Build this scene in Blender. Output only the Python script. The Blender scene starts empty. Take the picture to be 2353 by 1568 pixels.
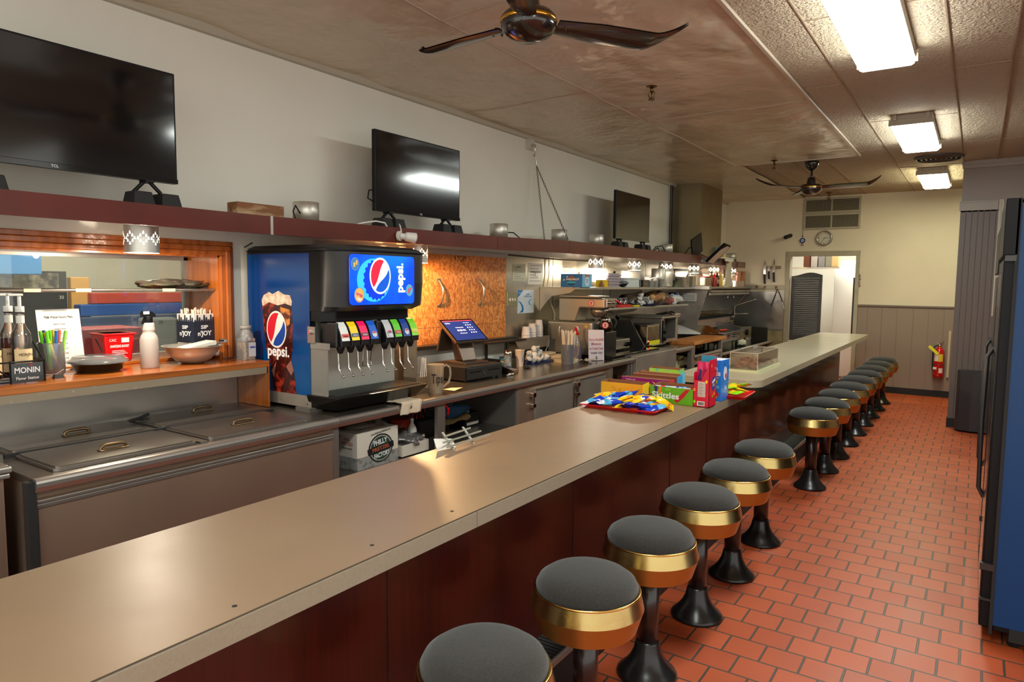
import bpy, math, random
from mathutils import Vector, Matrix, noise
PI = math.pi
sc = bpy.context.scene
# ---------------- camera, world, exposure ----------------
CAMH = 1.61
def cam_setup():
    yaw, pitch, roll = 0.593464, 0.084779, -0.0103128
    cy, sy = math.cos(yaw), math.sin(yaw)
    fwd = Vector((-sy*math.cos(pitch), cy*math.cos(pitch), -math.sin(pitch)))
    right = Vector((cy, sy, 0)); down = fwd.cross(right)
    r = math.cos(roll)*right + math.sin(roll)*down
    d = -math.sin(roll)*right + math.cos(roll)*down
    cd = bpy.data.cameras.new('camera'); cam = bpy.data.objects.new('camera', cd)
    sc.collection.objects.link(cam)
    m = Matrix((r, -d, -fwd)).transposed().to_4x4(); m.translation = Vector((0, 0, CAMH))
    cam.matrix_world = m
    cd.sensor_width = 36; cd.lens = 1580.65/2353*36; cd.clip_start = .05; cd.clip_end = 60
    sc.camera = cam
cam_setup()
sc.view_settings.view_transform = 'Standard'; sc.view_settings.look = 'None'
sc.view_settings.gamma = 1; sc.view_settings.use_curve_mapping = False
sc.view_settings.exposure = 1.13
w = bpy.data.worlds.new('world'); sc.world = w; w.use_nodes = True
w.node_tree.nodes['Background'].inputs[0].default_value = (.96, .95, .88, 1)
w.node_tree.nodes['Background'].inputs[1].default_value = .75
sc.cycles.max_bounces = 8; sc.cycles.glossy_bounces = 4; sc.cycles.transmission_bounces = 6
sc.cycles.transparent_max_bounces = 16; sc.cycles.sample_clamp_indirect = 3
sc.cycles.caustics_reflective = False; sc.cycles.caustics_refractive = False
C = sc.collection
random.seed(7)
TUBE = 19.0      # strength of the fluorescent diffusers
# ---------------- materials ----------------
MATS = {}
def lin(c):
    return tuple((x/255/12.92 if x/255 <= .04045 else ((x/255+.055)/1.055)**2.4) for x in c) + (1,)
def M(name, col=(128,128,128), rough=.5, metal=0, bump=None, var=None, coat=0, emis=0, ecol=None, spec=.5, stretch=(1,1,1), sheen=0, rv=0):
    if name in MATS: return MATS[name]
    m = bpy.data.materials.new(name); m.use_nodes = True; nt = m.node_tree; N = nt.nodes; L = nt.links
    p = N['Principled BSDF']; I = p.inputs
    I['Base Color'].default_value = lin(col); I['Roughness'].default_value = rough; I['Metallic'].default_value = metal
    I['Coat Weight'].default_value = coat; I['Specular IOR Level'].default_value = spec; I['Sheen Weight'].default_value = sheen
    if coat: I['Coat Roughness'].default_value = .08
    if emis: I['Emission Color'].default_value = lin(ecol or col); I['Emission Strength'].default_value = emis
    if bump or var or rv:
        tc = N.new('ShaderNodeTexCoord'); mp = N.new('ShaderNodeMapping'); mp.inputs['Scale'].default_value = stretch
        L.new(tc.outputs['Object'], mp.inputs[0])
    if bump:
        n = N.new('ShaderNodeTexNoise'); n.inputs['Scale'].default_value = bump[0]; n.inputs['Detail'].default_value = 4
        b = N.new('ShaderNodeBump'); b.inputs['Strength'].default_value = bump[1]; b.inputs['Distance'].default_value = bump[2] if len(bump) > 2 else .01
        L.new(mp.outputs[0], n.inputs[0]); L.new(n.outputs[0], b.inputs['Height']); L.new(b.outputs[0], I['Normal'])
    if var:
        n = N.new('ShaderNodeTexNoise'); n.inputs['Scale'].default_value = var[0]; n.inputs['Detail'].default_value = 5
        r = N.new('ShaderNodeMapRange'); r.inputs[1].default_value = .3; r.inputs[2].default_value = .7
        r.inputs[3].default_value = 1-var[1]; r.inputs[4].default_value = 1+var[1]
        mx = N.new('ShaderNodeVectorMath'); mx.operation = 'SCALE'; mx.inputs[0].default_value = lin(col)[:3]
        L.new(mp.outputs[0], n.inputs[0]); L.new(n.outputs[0], r.inputs[0]); L.new(r.outputs[0], mx.inputs['Scale']); L.new(mx.outputs[0], I['Base Color'])
    if rv:
        n = N.new('ShaderNodeTexNoise'); n.inputs['Scale'].default_value = 6; n.inputs['Detail'].default_value = 6
        r = N.new('ShaderNodeMapRange'); r.inputs[3].default_value = max(.02, rough-rv); r.inputs[4].default_value = rough+rv
        L.new(mp.outputs[0], n.inputs[0]); L.new(n.outputs[0], r.inputs[0]); L.new(r.outputs[0], I['Roughness'])
    MATS[name] = m; return m
def two(name, c1, c2, scale, kind='noise', lo=.45, hi=.55, rough=.5, metal=0, bump=0, stretch=(1,1,1), coat=0, detail=4):
    if name in MATS: return MATS[name]
    m = M(name, c1, rough, metal, coat=coat); nt = m.node_tree; N = nt.nodes; L = nt.links; p = N['Principled BSDF']
    tc = N.new('ShaderNodeTexCoord'); mp = N.new('ShaderNodeMapping'); mp.inputs['Scale'].default_value = stretch
    L.new(tc.outputs['Object'], mp.inputs[0])
    if kind == 'noise':
        n = N.new('ShaderNodeTexNoise'); n.inputs['Detail'].default_value = detail; n.inputs['Scale'].default_value = scale; out = n.outputs[0]
    elif kind == 'voronoi':
        n = N.new('ShaderNodeTexVoronoi'); n.inputs['Scale'].default_value = scale; out = n.outputs['Distance']
    else:
        n = N.new('ShaderNodeTexWave'); n.inputs['Scale'].default_value = scale; n.inputs['Distortion'].default_value = 3; n.bands_direction = 'X'; out = n.outputs['Fac']
    L.new(mp.outputs[0], n.inputs[0])
    r = N.new('ShaderNodeValToRGB'); r.color_ramp.elements[0].position = lo; r.color_ramp.elements[1].position = hi
    r.color_ramp.elements[0].color = lin(c1); r.color_ramp.elements[1].color = lin(c2)
    L.new(out, r.inputs[0]); L.new(r.outputs[0], p.inputs['Base Color'])
    if bump:
        b = N.new('ShaderNodeBump'); b.inputs['Strength'].default_value = bump; b.inputs['Distance'].default_value = .005
        L.new(out, b.inputs['Height']); L.new(b.outputs[0], p.inputs['Normal'])
    return m
def thin(name, tint=(255,255,255), rough=.02, refl=1.0, milk=0.0, milkcol=(255,255,255)):
    """thin clear sheet: see-through with a Fresnel gloss, optionally milky"""
    if name in MATS: return MATS[name]
    m = bpy.data.materials.new(name); m.use_nodes = True; N = m.node_tree.nodes; L = m.node_tree.links; N.clear()
    o = N.new('ShaderNodeOutputMaterial'); t = N.new('ShaderNodeBsdfTransparent'); t.inputs[0].default_value = lin(tint)
    g = N.new('ShaderNodeBsdfGlossy'); g.inputs['Roughness'].default_value = rough
    f = N.new('ShaderNodeFresnel'); f.inputs[0].default_value = 1.5
    mu = N.new('ShaderNodeMath'); mu.operation = 'MULTIPLY'; mu.inputs[1].default_value = refl
    mx = N.new('ShaderNodeMixShader'); L.new(f.outputs[0], mu.inputs[0]); L.new(mu.outputs[0], mx.inputs[0])
    base = t.outputs[0]
    if milk:
        d = N.new('ShaderNodeBsdfDiffuse'); d.inputs[0].default_value = lin(milkcol); m2 = N.new('ShaderNodeMixShader')
        m2.inputs[0].default_value = milk; L.new(t.outputs[0], m2.inputs[1]); L.new(d.outputs[0], m2.inputs[2]); base = m2.outputs[0]
    L.new(base, mx.inputs[1]); L.new(g.outputs[0], mx.inputs[2]); L.new(mx.outputs[0], o.inputs[0])
    MATS[name] = m; return m
def quarry(name, bw, rh, off, mort, cols, shift=(0,0), rough=.42):
    m = M(name, cols[0], rough); N = m.node_tree.nodes; L = m.node_tree.links; p = N['Principled BSDF']
    tc = N.new('ShaderNodeTexCoord'); mp = N.new('ShaderNodeMapping'); mp.inputs['Location'].default_value = (shift[0], shift[1], 0)
    b = N.new('ShaderNodeTexBrick'); b.offset = off; b.inputs['Scale'].default_value = 1
    b.inputs['Brick Width'].default_value = bw; b.inputs['Row Height'].default_value = rh; b.inputs['Mortar Size'].default_value = mort
    b.inputs['Mortar Smooth'].default_value = .3; b.inputs['Bias'].default_value = 0
    b.inputs['Color1'].default_value = lin(cols[0]); b.inputs['Color2'].default_value = lin(cols[1]); b.inputs['Mortar'].default_value = lin(cols[2])
    L.new(tc.outputs['Object'], mp.inputs[0]); L.new(mp.outputs[0], b.inputs[0])
    n = N.new('ShaderNodeTexNoise'); n.inputs['Scale'].default_value = 3; n.inputs['Detail'].default_value = 6; L.new(mp.outputs[0], n.inputs[0])
    r = N.new('ShaderNodeMapRange'); r.inputs[3].default_value = .72; r.inputs[4].default_value = 1.25; L.new(n.outputs[0], r.inputs[0])
    s = N.new('ShaderNodeVectorMath'); s.operation = 'SCALE'; L.new(b.outputs['Color'], s.inputs[0]); L.new(r.outputs[0], s.inputs['Scale']); L.new(s.outputs[0], p.inputs['Base Color'])
    iv = N.new('ShaderNodeMath'); iv.operation = 'MULTIPLY_ADD'; iv.inputs[1].default_value = -1; iv.inputs[2].default_value = 1; L.new(b.outputs['Fac'], iv.inputs[0])
    bp_ = N.new('ShaderNodeBump'); bp_.inputs['Strength'].default_value = .5; bp_.inputs['Distance'].default_value = .003; L.new(iv.outputs[0], bp_.inputs['Height']); L.new(bp_.outputs[0], p.inputs['Normal'])
    r2 = N.new('ShaderNodeMapRange'); r2.inputs[3].default_value = rough-.1; r2.inputs[4].default_value = rough+.15; L.new(n.outputs[0], r2.inputs[0]); L.new(r2.outputs[0], p.inputs['Roughness'])
    return m
steel = M('brushed_steel', (186,180,172), .3, .85, bump=(60,.06), stretch=(1,.04,1), rv=.1)
steelv = M('brushed_steel_vertical', (176,170,162), .34, .8, bump=(60,.06), stretch=(1,1,.04), rv=.1)
steeld = M('worn_steel', (168,158,146), .36, .55, bump=(8,.08), var=(3,.18), rv=.12)
chrome = M('chrome', (210,208,204), .12, 1)
gold = M('brass_band', (196,172,112), .26, 1, bump=(9,.12), rv=.08)
blk = M('black_plastic', (13,13,15), .45, spec=.22)
blkg = M('gloss_black', (10,10,11), .1, coat=.5)
blkm = M('matte_black', (26,25,25), .7)
iron = M('black_enamel', (24,22,22), .28, bump=(14,.1))
white = M('white_plastic', (225,222,214), .45)
paper = M('white_paper', (228,224,214), .8)
cardb = M('brown_cardboard', (140,92,58), .85, bump=(40,.15))
redp = M('red_plastic', (205,20,20), .3)
clear = thin('clear_plastic')
clearm = thin('cloudy_plastic', (240,240,240), .08, 1.0, .13)
INK = M('black_ink', (20,18,20), .7); WINK = M('white_ink', (235,235,235), .6)
def col(name, c, rough=.5, **k): return M(name, c, rough, **k)
# ---------------- mesh builder ----------------
class MB:
    def __init__(s): s.v = []; s.f = []; s.m = []; s.s = []; s.T = None
    def add(s, vs, fs, m=0, sm=False):
        o = len(s.v)
        s.v += [tuple(s.T @ Vector(v)) if s.T else tuple(v) for v in vs]
        for f in fs: s.f.append([i+o for i in f]); s.m.append(m); s.s.append(sm)
        return s
    def box(s, x0, x1, y0, y1, z0, z1, m=0):
        x0, x1 = min(x0,x1), max(x0,x1); y0, y1 = min(y0,y1), max(y0,y1); z0, z1 = min(z0,z1), max(z0,z1)
        v = [(x,y,z) for z in (z0,z1) for x,y in ((x0,y0),(x1,y0),(x1,y1),(x0,y1))]
        return s.add(v, [(3,2,1,0),(4,5,6,7),(0,1,5,4),(1,2,6,5),(2,3,7,6),(3,0,4,7)], m)
    def hexa(s, b, t, m=0):   # bottom 4, top 4 points (counter-clockwise from above)
        return s.add(list(b)+list(t), [(3,2,1,0),(4,5,6,7),(0,1,5,4),(1,2,6,5),(2,3,7,6),(3,0,4,7)], m)
    def lathe(s, x, y, prof, n=32, m=0, sm=True, a0=0, sx=1, sy=1):
        vs = []; fs = []; k = len(prof)
        for i in range(n):
            a = 2*PI*i/n + a0; c, q = math.cos(a), math.sin(a)
            vs += [(x+r*c*sx, y+r*q*sy, z) for r, z in prof]
        for i in range(n):
            j = (i+1) % n
            for t in range(k-1): fs.append((i*k+t, j*k+t, j*k+t+1, i*k+t+1))
        s.add(vs, fs, m, sm)
        o = len(s.v)-len(vs)
        if prof[0][0] > 1e-6: s.f.append([o+i*k for i in range(n)][::-1]); s.m.append(m); s.s.append(False)
        if prof[-1][0] > 1e-6: s.f.append([o+i*k+k-1 for i in range(n)]); s.m.append(m); s.s.append(False)
        return s
    def open_lathe(s, x, y, prof, n=32, m=0, sx=1, sy=1):
        f0 = len(s.f); s.lathe(x, y, prof, n, m, True, 0, sx, sy)
        while len(s.f) > f0 and not s.s[-1]: s.f.pop(); s.m.pop(); s.s.pop()
        return s
    def cyl(s, x, y, z0, z1, r, r1=None, n=24, m=0): return s.lathe(x, y, [(r,z0),(r if r1 is None else r1,z1)], n, m)
    def rod(s, p, q, r, n=10, m=0, r2=None):
        p, q = Vector(p), Vector(q); d = (q-p)
        if d.length < 1e-7: return s
        u = d.orthogonal().normalized(); w = d.normalized().cross(u); r2 = r if r2 is None else r2
        vs = []
        for i in range(n):
            a = 2*PI*i/n; e = u*math.cos(a)+w*math.sin(a); vs += [p+e*r, q+e*r2]
        fs = [(2*i, 2*((i+1)%n), 2*((i+1)%n)+1, 2*i+1) for i in range(n)]
        s.add(vs, fs, m, True); s.add([vs[2*i] for i in range(n)][::-1], [tuple(range(n))], m); s.add([vs[2*i+1] for i in range(n)], [tuple(range(n))], m)
        return s
    def tube(s, pts, r, n=8, m=0, closed=False):
        P = [Vector(p) for p in pts]; K = len(P); vs = []; up = None
        for i in range(K):
            d = (P[(i+1)%K]-P[i-1]) if closed or 0 < i < K-1 else (P[1]-P[0] if i == 0 else P[-1]-P[-2])
            d.normalize()
            up = d.orthogonal().normalized() if up is None else (up-d*up.dot(d)).normalized()
            w = d.cross(up)
            for j in range(n):
                a = 2*PI*j/n; vs.append(P[i]+(up*math.cos(a)+w*math.sin(a))*r)
        fs = []
        for i in range(K if closed else K-1):
            for j in range(n):
                i2 = (i+1) % K; fs.append((i*n+j, i*n+(j+1)%n, i2*n+(j+1)%n, i2*n+j))
        s.add(vs, fs, m, True)
        if not closed: s.add(vs[:n][::-1], [tuple(range(n))], m); s.add(vs[-n:], [tuple(range(n))], m)
        return s
    def prism(s, poly, ax, a, b, m=0, sm=False):
        """poly in the two axes other than ax (cyclic order for x:(y,z) y:(x,z) z:(x,y)), extruded a..b"""
        f = {'x': lambda u,v,t: (t,u,v), 'y': lambda u,v,t: (u,t,v), 'z': lambda u,v,t: (u,v,t)}[ax]
        n = len(poly); vs = [f(u,v,a) for u,v in poly] + [f(u,v,b) for u,v in poly]
        s.add(vs, [(i,(i+1)%n,(i+1)%n+n,i+n) for i in range(n)], m, sm)
        s.add(vs[:n], [tuple(range(n))[::-1]], m); s.add(vs[n:], [tuple(range(n))], m)
        return s
    def plate(s, o, r, u, poly, t=.0008, m=0):
        """a thin printed patch: 2-D outline on the plane with origin o and axes r,u; thickness t along the normal"""
        o, r, u = Vector(o), Vector(r).normalized(), Vector(u).normalized(); nn = r.cross(u)
        n = len(poly); vs = [o+r*a+u*b for a,b in poly] + [o+r*a+u*b+nn*t for a,b in poly]
        s.add(vs, [(i,(i+1)%n,(i+1)%n+n,i+n) for i in range(n)], m); s.add(vs[n:], [tuple(range(n))], m)
        return s
    def ell(s, c, rx, ry, rz, n=16, k=10, m=0, nz=0, seed=0):
        vs = []; fs = []
        for i in range(k+1):
            t = PI*i/k
            for j in range(n):
                a = 2*PI*j/n; d = Vector((math.sin(t)*math.cos(a), math.sin(t)*math.sin(a), math.cos(t)))
                q = 1+(nz*noise.noise(d*2.2+Vector((seed*7.1,seed,0))) if nz else 0)
                vs.append((c[0]+rx*d.x*q, c[1]+ry*d.y*q, c[2]+rz*d.z*q))
        for i in range(k):
            for j in range(n): fs.append((i*n+j, (i+1)*n+j, (i+1)*n+(j+1)%n, i*n+(j+1)%n))
        return s.add(vs, fs, m, True)
    def grid(s, nu, nv, fn, m=0, sm=True):
        vs = [fn(i/nu, j/nv) for j in range(nv+1) for i in range(nu+1)]
        fs = [(j*(nu+1)+i, j*(nu+1)+i+1, (j+1)*(nu+1)+i+1, (j+1)*(nu+1)+i) for j in range(nv) for i in range(nu)]
        return s.add(vs, fs, m, sm)
    def mesh(s, name, mats, off=(0,0,0)):
        me = bpy.data.meshes.new(name); o = Vector(off)
        me.from_pydata([tuple(Vector(v)-o) for v in s.v], [], s.f)
        for mt in (mats if isinstance(mats, (list,tuple)) else [mats]): me.materials.append(mt)
        me.polygons.foreach_set('material_index', s.m); me.polygons.foreach_set('use_smooth', s.s); me.update()
        return me
def circ(r, n=24, cx=0, cy=0, sy=1): return [(cx+r*math.cos(2*PI*i/n), cy+r*sy*math.sin(2*PI*i/n)) for i in range(n)]
def rect(x0, x1, y0, y1): return [(x0,y0),(x1,y0),(x1,y1),(x0,y1)]
def rrect(x0, x1, y0, y1, r, n=5):
    P = []
    for cx, cy, a in ((x1-r,y0+r,-PI/2),(x1-r,y1-r,0),(x0+r,y1-r,PI/2),(x0+r,y0+r,PI)):
        P += [(cx+r*math.cos(a+PI/2*i/n), cy+r*math.sin(a+PI/2*i/n)) for i in range(n+1)]
    return P
def bevel(o, w, seg=2, ang=.6):
    b = o.modifiers.new('bevel', 'BEVEL'); b.width = w; b.segments = seg; b.limit_method = 'ANGLE'; b.angle_limit = ang; return o
def tag(o, label, cat, group=None):
    o['label'] = label; o['category'] = cat
    if group: o['group'] = group
    return o
def solo(name, mb, mats, label, cat, loc=None, group=None, bv=0, kind=None):
    loc = loc or tuple(sum(v[i] for v in mb.v)/len(mb.v) for i in (0,1)) + (min(v[2] for v in mb.v),)
    o = bpy.data.objects.new(name, mb.mesh(name, mats, loc)); o.location = loc; C.objects.link(o); tag(o, label, cat, group)
    if bv: bevel(o, bv)
    if kind: o['kind'] = kind
    return o
def struct(name, mb, mats, bv=0, parent=None):
    o = bpy.data.objects.new(name, mb.mesh(name, mats)); C.objects.link(o)
    if parent: o.parent = parent
    else: o['kind'] = 'structure'
    if bv: bevel(o, bv)
    return o
class Thing:
    """rz None: part coordinates are given in the room; otherwise local to the thing"""
    def __init__(s, name, label, cat, loc, rz=None, group=None):
        s.r = bpy.data.objects.new(name, None); s.r.empty_display_size = .05; C.objects.link(s.r)
        s.r.location = loc; s.off = tuple(loc) if rz is None else (0,0,0)
        if rz: s.r.rotation_euler = (0,0,rz)
        tag(s.r, label, cat, group)
    def part(s, name, mb, mats, bv=0, parent=None, label=None, seg=2):
        o = bpy.data.objects.new(name, mb.mesh(name, mats, s.off)); C.objects.link(o); o.parent = parent or s.r
        if bv: bevel(o, bv, seg)
        if label: o['label'] = label
        return o
    def text(s, name, body, o, r, u, size, mat, parent=None, width=None, align='CENTER', shear=0, bold=0, ext=.0003):
        me = textmesh(body, size, mat, width, align, shear, bold, ext)
        r, u = Vector(r).normalized(), Vector(u).normalized(); n = r.cross(u)
        m = Matrix((r, u, n)).transposed().to_4x4(); m.translation = Vector(o)-Vector(s.off); me.transform(m)
        ob = bpy.data.objects.new(name, me); C.objects.link(ob); ob.parent = parent or s.r
        return ob
def textmesh(body, size, mat, width, align, shear, bold, ext):
    cu = bpy.data.curves.new('t', 'FONT'); cu.body = body; cu.size = size; cu.extrude = ext; cu.resolution_u = 3
    cu.align_x = align; cu.align_y = 'CENTER'; cu.shear = shear; cu.offset = bold; cu.space_line = .95
    to = bpy.data.objects.new('t', cu); C.objects.link(to)
    me = bpy.data.meshes.new_from_object(to); C.objects.unlink(to); bpy.data.objects.remove(to); bpy.data.curves.remove(cu)
    me.name = 'lettering'; me.materials.clear(); me.materials.append(mat)
    if width and len(me.vertices):
        xs = [v.co.x for v in me.vertices]; me.transform(Matrix.Diagonal((width/(max(xs)-min(xs)),1,1,1)))
    return me
def copy_tree(o, loc, label=None, rz=None, group=None, parent=None, drop=()):
    c = o.copy(); C.objects.link(c)
    if parent: c.parent = parent
    else:
        c.location = loc
        if rz is not None: c.rotation_euler = (0,0,rz)
        if label: c['label'] = label
        if group: c['group'] = group
    for ch in list(o.children):
        if ch.name.split('.')[0] in drop: continue
        copy_tree(ch, None, parent=c)
    return c
X3, Y3, Z3 = (1,0,0), (0,1,0), (0,0,1)
# ================= ROOM =================
wallp = M('wall_paint', (222,218,206), .5, bump=(5,.12,.02), var=(1.3,.04))
cream = M('cream_paint', (220,208,184), .55, bump=(6,.15,.01), var=(1.5,.06))
greyp = M('grey_paint', (150,140,132), .6)
taupe = M('taupe_panel', (142,126,112), .55, bump=(50,.1))
tiletex = M('textured_ceiling_tile', (190,172,146), .8, bump=(60,1.0,.03), var=(2,.05))
metalc = M('painted_ceiling_sheet', (206,192,168), .22, bump=(1.7,.6,.11), var=(1.5,.06), spec=.6)
floorm = quarry('quarry_tile', .159, .1572, .5, .0055, ((182,82,42),(170,72,35),(72,60,50)), (-.0225-.0795, .0465))
floorh = quarry('hall_tile', .235, .235, 0, .004, ((206,96,44),(196,88,40),(100,60,40)), (.1,.05), .3)
black_rub = M('black_rubber', (20,18,18), .6)
wood_r = two('orange_varnished_pine', (196,112,44), (150,76,24), 3.5, 'noise', .35, .7, .25, bump=.05, stretch=(6,.5,6), coat=.4)
wood_v = two('orange_varnished_pine_upright', (190,104,38), (142,68,20), 3.5, 'noise', .35, .7, .25, bump=.05, stretch=(6,6,.5), coat=.4)
WX = -3.6; CZ = 3.01; BY = 11.79
b = MB(); b.box(-4.0, 1.4, -1.5, 10.9, -.05, 0, 0); b.box(1.4, 5, -1.5, 3.4, -.05, 0, 0); b.box(-4.0, 1.4, 10.9, BY+.1, -.05, 0, 1); b.box(-4, 1.4, BY+.1, 14.2, -.05, 0, 0)
struct('floor', b, [floorm, floorh])
# left wall with the pass-through opening
b = MB(); b.box(WX-.3, WX, -1.5, 2.343, 0, 1.12); b.box(WX-.3, WX, -1.5, 2.343, 1.75, CZ+.1); b.box(WX-.3, WX, -1.5, .1, 1.12, 1.75); b.box(WX-.3, WX, 2.343, BY+.15, 0, CZ+.1)
struct('wall_left', b, wallp)
# window_1: pine casing, reveals, sill and pane
fr = MB()
for d, t in ((0,.022),(.027,.034),(.054,.02)):        # stepped moulding profile
    z0, z1 = 1.745+d, 1.745+d+.027
    fr.box(WX, WX+t, .0, 2.335+d+.027, z0, z1)
    fr.box(WX, WX+t, 2.335+d, 2.335+d+.027, 1.16, z0-.0005)
w1 = struct('window_1', fr, wood_v, .004)
b = MB(); b.box(WX-.3, WX+.005, .1, 2.343, 1.735, 1.752); b.box(WX-.3, WX+.005, 2.325, 2.345, 1.155, 1.75)
struct('window_reveal', b, wood_v, parent=w1)
b = MB(); b.box(WX-.33, -3.3, .1, 2.44, 1.122, 1.155); b.box(WX-.33, -3.72, .1, 2.34, 1.155, 1.172)
struct('window_sill', b, wood_r, .003, parent=w1)
b = MB(); b.box(-3.315, -3.303, .1, 2.43, 1.085, 1.122)
struct('sill_skirt', b, two('striped_laminate', (168,158,140), (150,134,112), 30, 'wave', .4, .6, .5), parent=w1)
b = MB(); b.box(-3.576, -3.303, 2.424, 2.441, .892, 1.121)
struct('sill_end_panel', b, wood_v, parent=w1)
b = MB(); b.box(-3.912, -3.906, .1, 2.325, 1.172, 1.735)
struct('window_pane', b, thin('window_glass', (238,244,242), .01, 1.6, .05, (200,205,200)), parent=w1)
b = MB(); b.box(-3.93, -3.895, .1, 2.325, 1.165, 1.19); b.box(-3.93, -3.895, 2.30, 2.325, 1.165, 1.735); b.box(-3.93,-3.895,.1,2.325,1.72,1.735)
struct('window_channel', b, steeld, parent=w1)
# back wall with doorway
DX0, DX1, DZ = -2.545, -1.575, 2.085
b = MB(); b.box(WX-.3, DX0, BY, BY+.14, 0, CZ+.1); b.box(DX1, 1.4, BY, BY+.14, 0, CZ+.1); b.box(DX0, DX1, BY, BY+.14, DZ, CZ+.1)
struct('wall_back', b, cream)
b = MB()
for x0, x1 in ((DX0-.055,DX0+.006),(DX1-.006,DX1+.05)): b.box(x0, x1, BY-.022, BY+.15, 0, DZ+.07)
b.box(DX0-.055, DX1+.05, BY-.024, BY+.15, DZ-.006, DZ+.07)
struct('trim_1', b, M('door_casing_paint', (168,160,138), .5, var=(6,.12)), .004)
# back room seen through the doorway
b = MB(); b.box(-3.4, .6, 14.1, 14.2, 0, 2.7); b.box(-3.4, -3.3, BY+.14, 14.2, 0, 2.7); b.box(.5,.6, BY+.14, 14.2, 0, 2.7)
struct('wall_back_room', b, M('back_room_paint', (222,222,212), .6, var=(2,.05)))
b = MB(); b.box(-3.4, .6, BY+.14, 14.2, 2.7, 2.75); struct('ceiling_back_room', b, wallp)
# wainscot on the back wall
b = MB()
xs = [-1.522,-1.385,-1.19,-.985,-.775,-.58,-.385,-.18,.02,.25,.5,.8,1.1,1.39]
for i in range(len(xs)-1): b.box(xs[i]+.003, xs[i+1]-.003, BY-.012, BY, .09, 1.30)
b.box(-1.522, 1.39, BY-.006, BY, .09, 1.30)
struct('trim_2', b, taupe, .003)
b = MB(); b.box(-1.525, 1.39, BY-.03, BY, 1.298, 1.33); struct('trim_3', b, M('taupe_cap', (112,96,86), .45), .008)
b = MB(); b.box(-1.525, 1.39, BY-.018, BY, 0, .095); struct('baseboard_back', b, black_rub)
b = MB(); b.box(-.315, -.285, BY-.045, BY-.012, .3, .98); struct('trim_4', b, M('pale_strip', (196,180,150), .5))
# coat-hook rail and steel splash sheet on the back wall beside the doorway
b = MB(); b.box(-3.6, -2.6, BY-.018, BY, 1.545, 1.615); struct('trim_5', b, M('rail_paint', (178,170,148), .5), .003)
b = MB(); b.box(-3.6, -2.608, BY-.012, BY, .874, 1.5); struct('trim_6', b, M('splash_sheet', (150,148,146), .33, 1, bump=(3,.35,.02), rv=.1))
b = MB(); b.box(-2.9, -2.608, BY-.006, BY, 0, .874); struct('trim_7', b, M('stained_wall', (160,146,104), .6, var=(7,.35)))
# right partition
PX, PY = -.21, 9.325
b = MB(); b.box(PX, 1.4, PY, PY+.13, 2.45, CZ+.08); b.box(PX, 1.4, PY+.012, PY+.13, 0, 2.45); struct('wall_right_partition', b, greyp)
b = MB(); x = PX-.004
while x < 1.39:
    b.box(x+.0008, x+.0548, PY, PY+.014, .10, 2.47); x += .0555
struct('trim_8', b, M('taupe_beadboard', (104,92,86), .5), .002)
b = MB(); b.box(PX-.014, .134, PY-.016, PY+.005, 2.464, 2.568); b.box(PX-.016,.134,PY-.02,PY,2.552,2.572); b.box(PX-.01, 1.4, PY-.03, PY, 2.93, 2.985); b.box(PX-.018, 1.4, PY-.045, PY, 2.97, CZ+.01)
struct('trim_9', b, M('grey_trim_paint', (160,150,140), .5), .003)
b = MB()
for d, t in ((0,.014),(.025,.028),(.055,.018)): b.box(.136+d, .136+d+.025, PY-t, PY+.002, 1.29, 2.575)
struct('trim_10', b, M('pale_window_trim', (186,176,160), .5), .003)
b = MB(); b.box(PX-.012, 1.4, PY-.008, PY+.02, 0, .105); b.box(PX-.012, PX+.002, PY+.02, PY+.13, 0, .105); struct('baseboard_right', b, black_rub)
b = MB(); b.box(1.4, 1.5, 3.4, BY+.14, 0, CZ+.1); struct('wall_right', b, greyp)
# ceiling: painted metal sheets sagging over the kitchen, textured tiles elsewhere
def sag(x, y):
    s = .03*noise.noise(Vector((x*1.1, y*.9, 3.1)))+.01*noise.noise(Vector((x*2.6+5, y*2.1, 1.7)))
    edge = min(1, max(0, (-1.13-x)/.25)) * (1 if y < 8.1 or x < -2.2 else max(0,(8.25-y)/.15)); return CZ-.012-abs(s)*1.15*edge
b = MB()
b.grid(44, 190, lambda u, v: (WX+u*2.47, -1.5+v*9.75, sag(WX+u*2.47, -1.5+v*9.75)), 0)
b.grid(30, 60, lambda u, v: (WX+u*1.25, 8.25+v*3.54, sag(WX+u*1.25, 8.25+v*3.54)), 0)
b.box(WX-.3, 1.5, -1.5, BY+.14, CZ+.001, CZ+.08, 1); b.box(1.5, 3, -1.5, 3.4, CZ+.001, CZ+.08, 1)
b.f = [f[::-1] if m == 0 else f for f, m in zip(b.f, b.m)]
struct('ceiling', b, [metalc, tiletex])
b = MB()       # beads and seams of the ceiling sheets and tiles
b.box(-1.14, -1.112, -1.5, 8.26, CZ-.022, CZ-.002); b.box(-2.36, -1.112, 8.243, 8.262, CZ-.02, CZ-.002)
struct('trim_11', b, M('seam_bead', (190,174,154), .4), .004)
b = MB()
for x in (-.85, -.212, .10, .72): b.box(x-.004, x+.004, -1.5, BY, CZ-.004, CZ+.002)
for x in (-1.49, -1.81, -2.12): b.box(x-.003, x+.003, 8.26, BY, CZ-.003, CZ+.002)
for y in (2.67, 5.35, 8.06, 10.7):
    b.box(-1.11, -.85, y-.003, y+.003, CZ-.003, CZ+.002); b.box(-.21, 1.4, y-.003, y+.003, CZ-.003, CZ+.002)
for y in (4.0, 6.7, 9.4): b.box(-.85, -.21, y-.003, y+.003, CZ-.003, CZ+.002)
struct('trim_12', b, M('tile_joint', (150,130,108), .7))
b = MB()       # crown strip along the left wall
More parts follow.
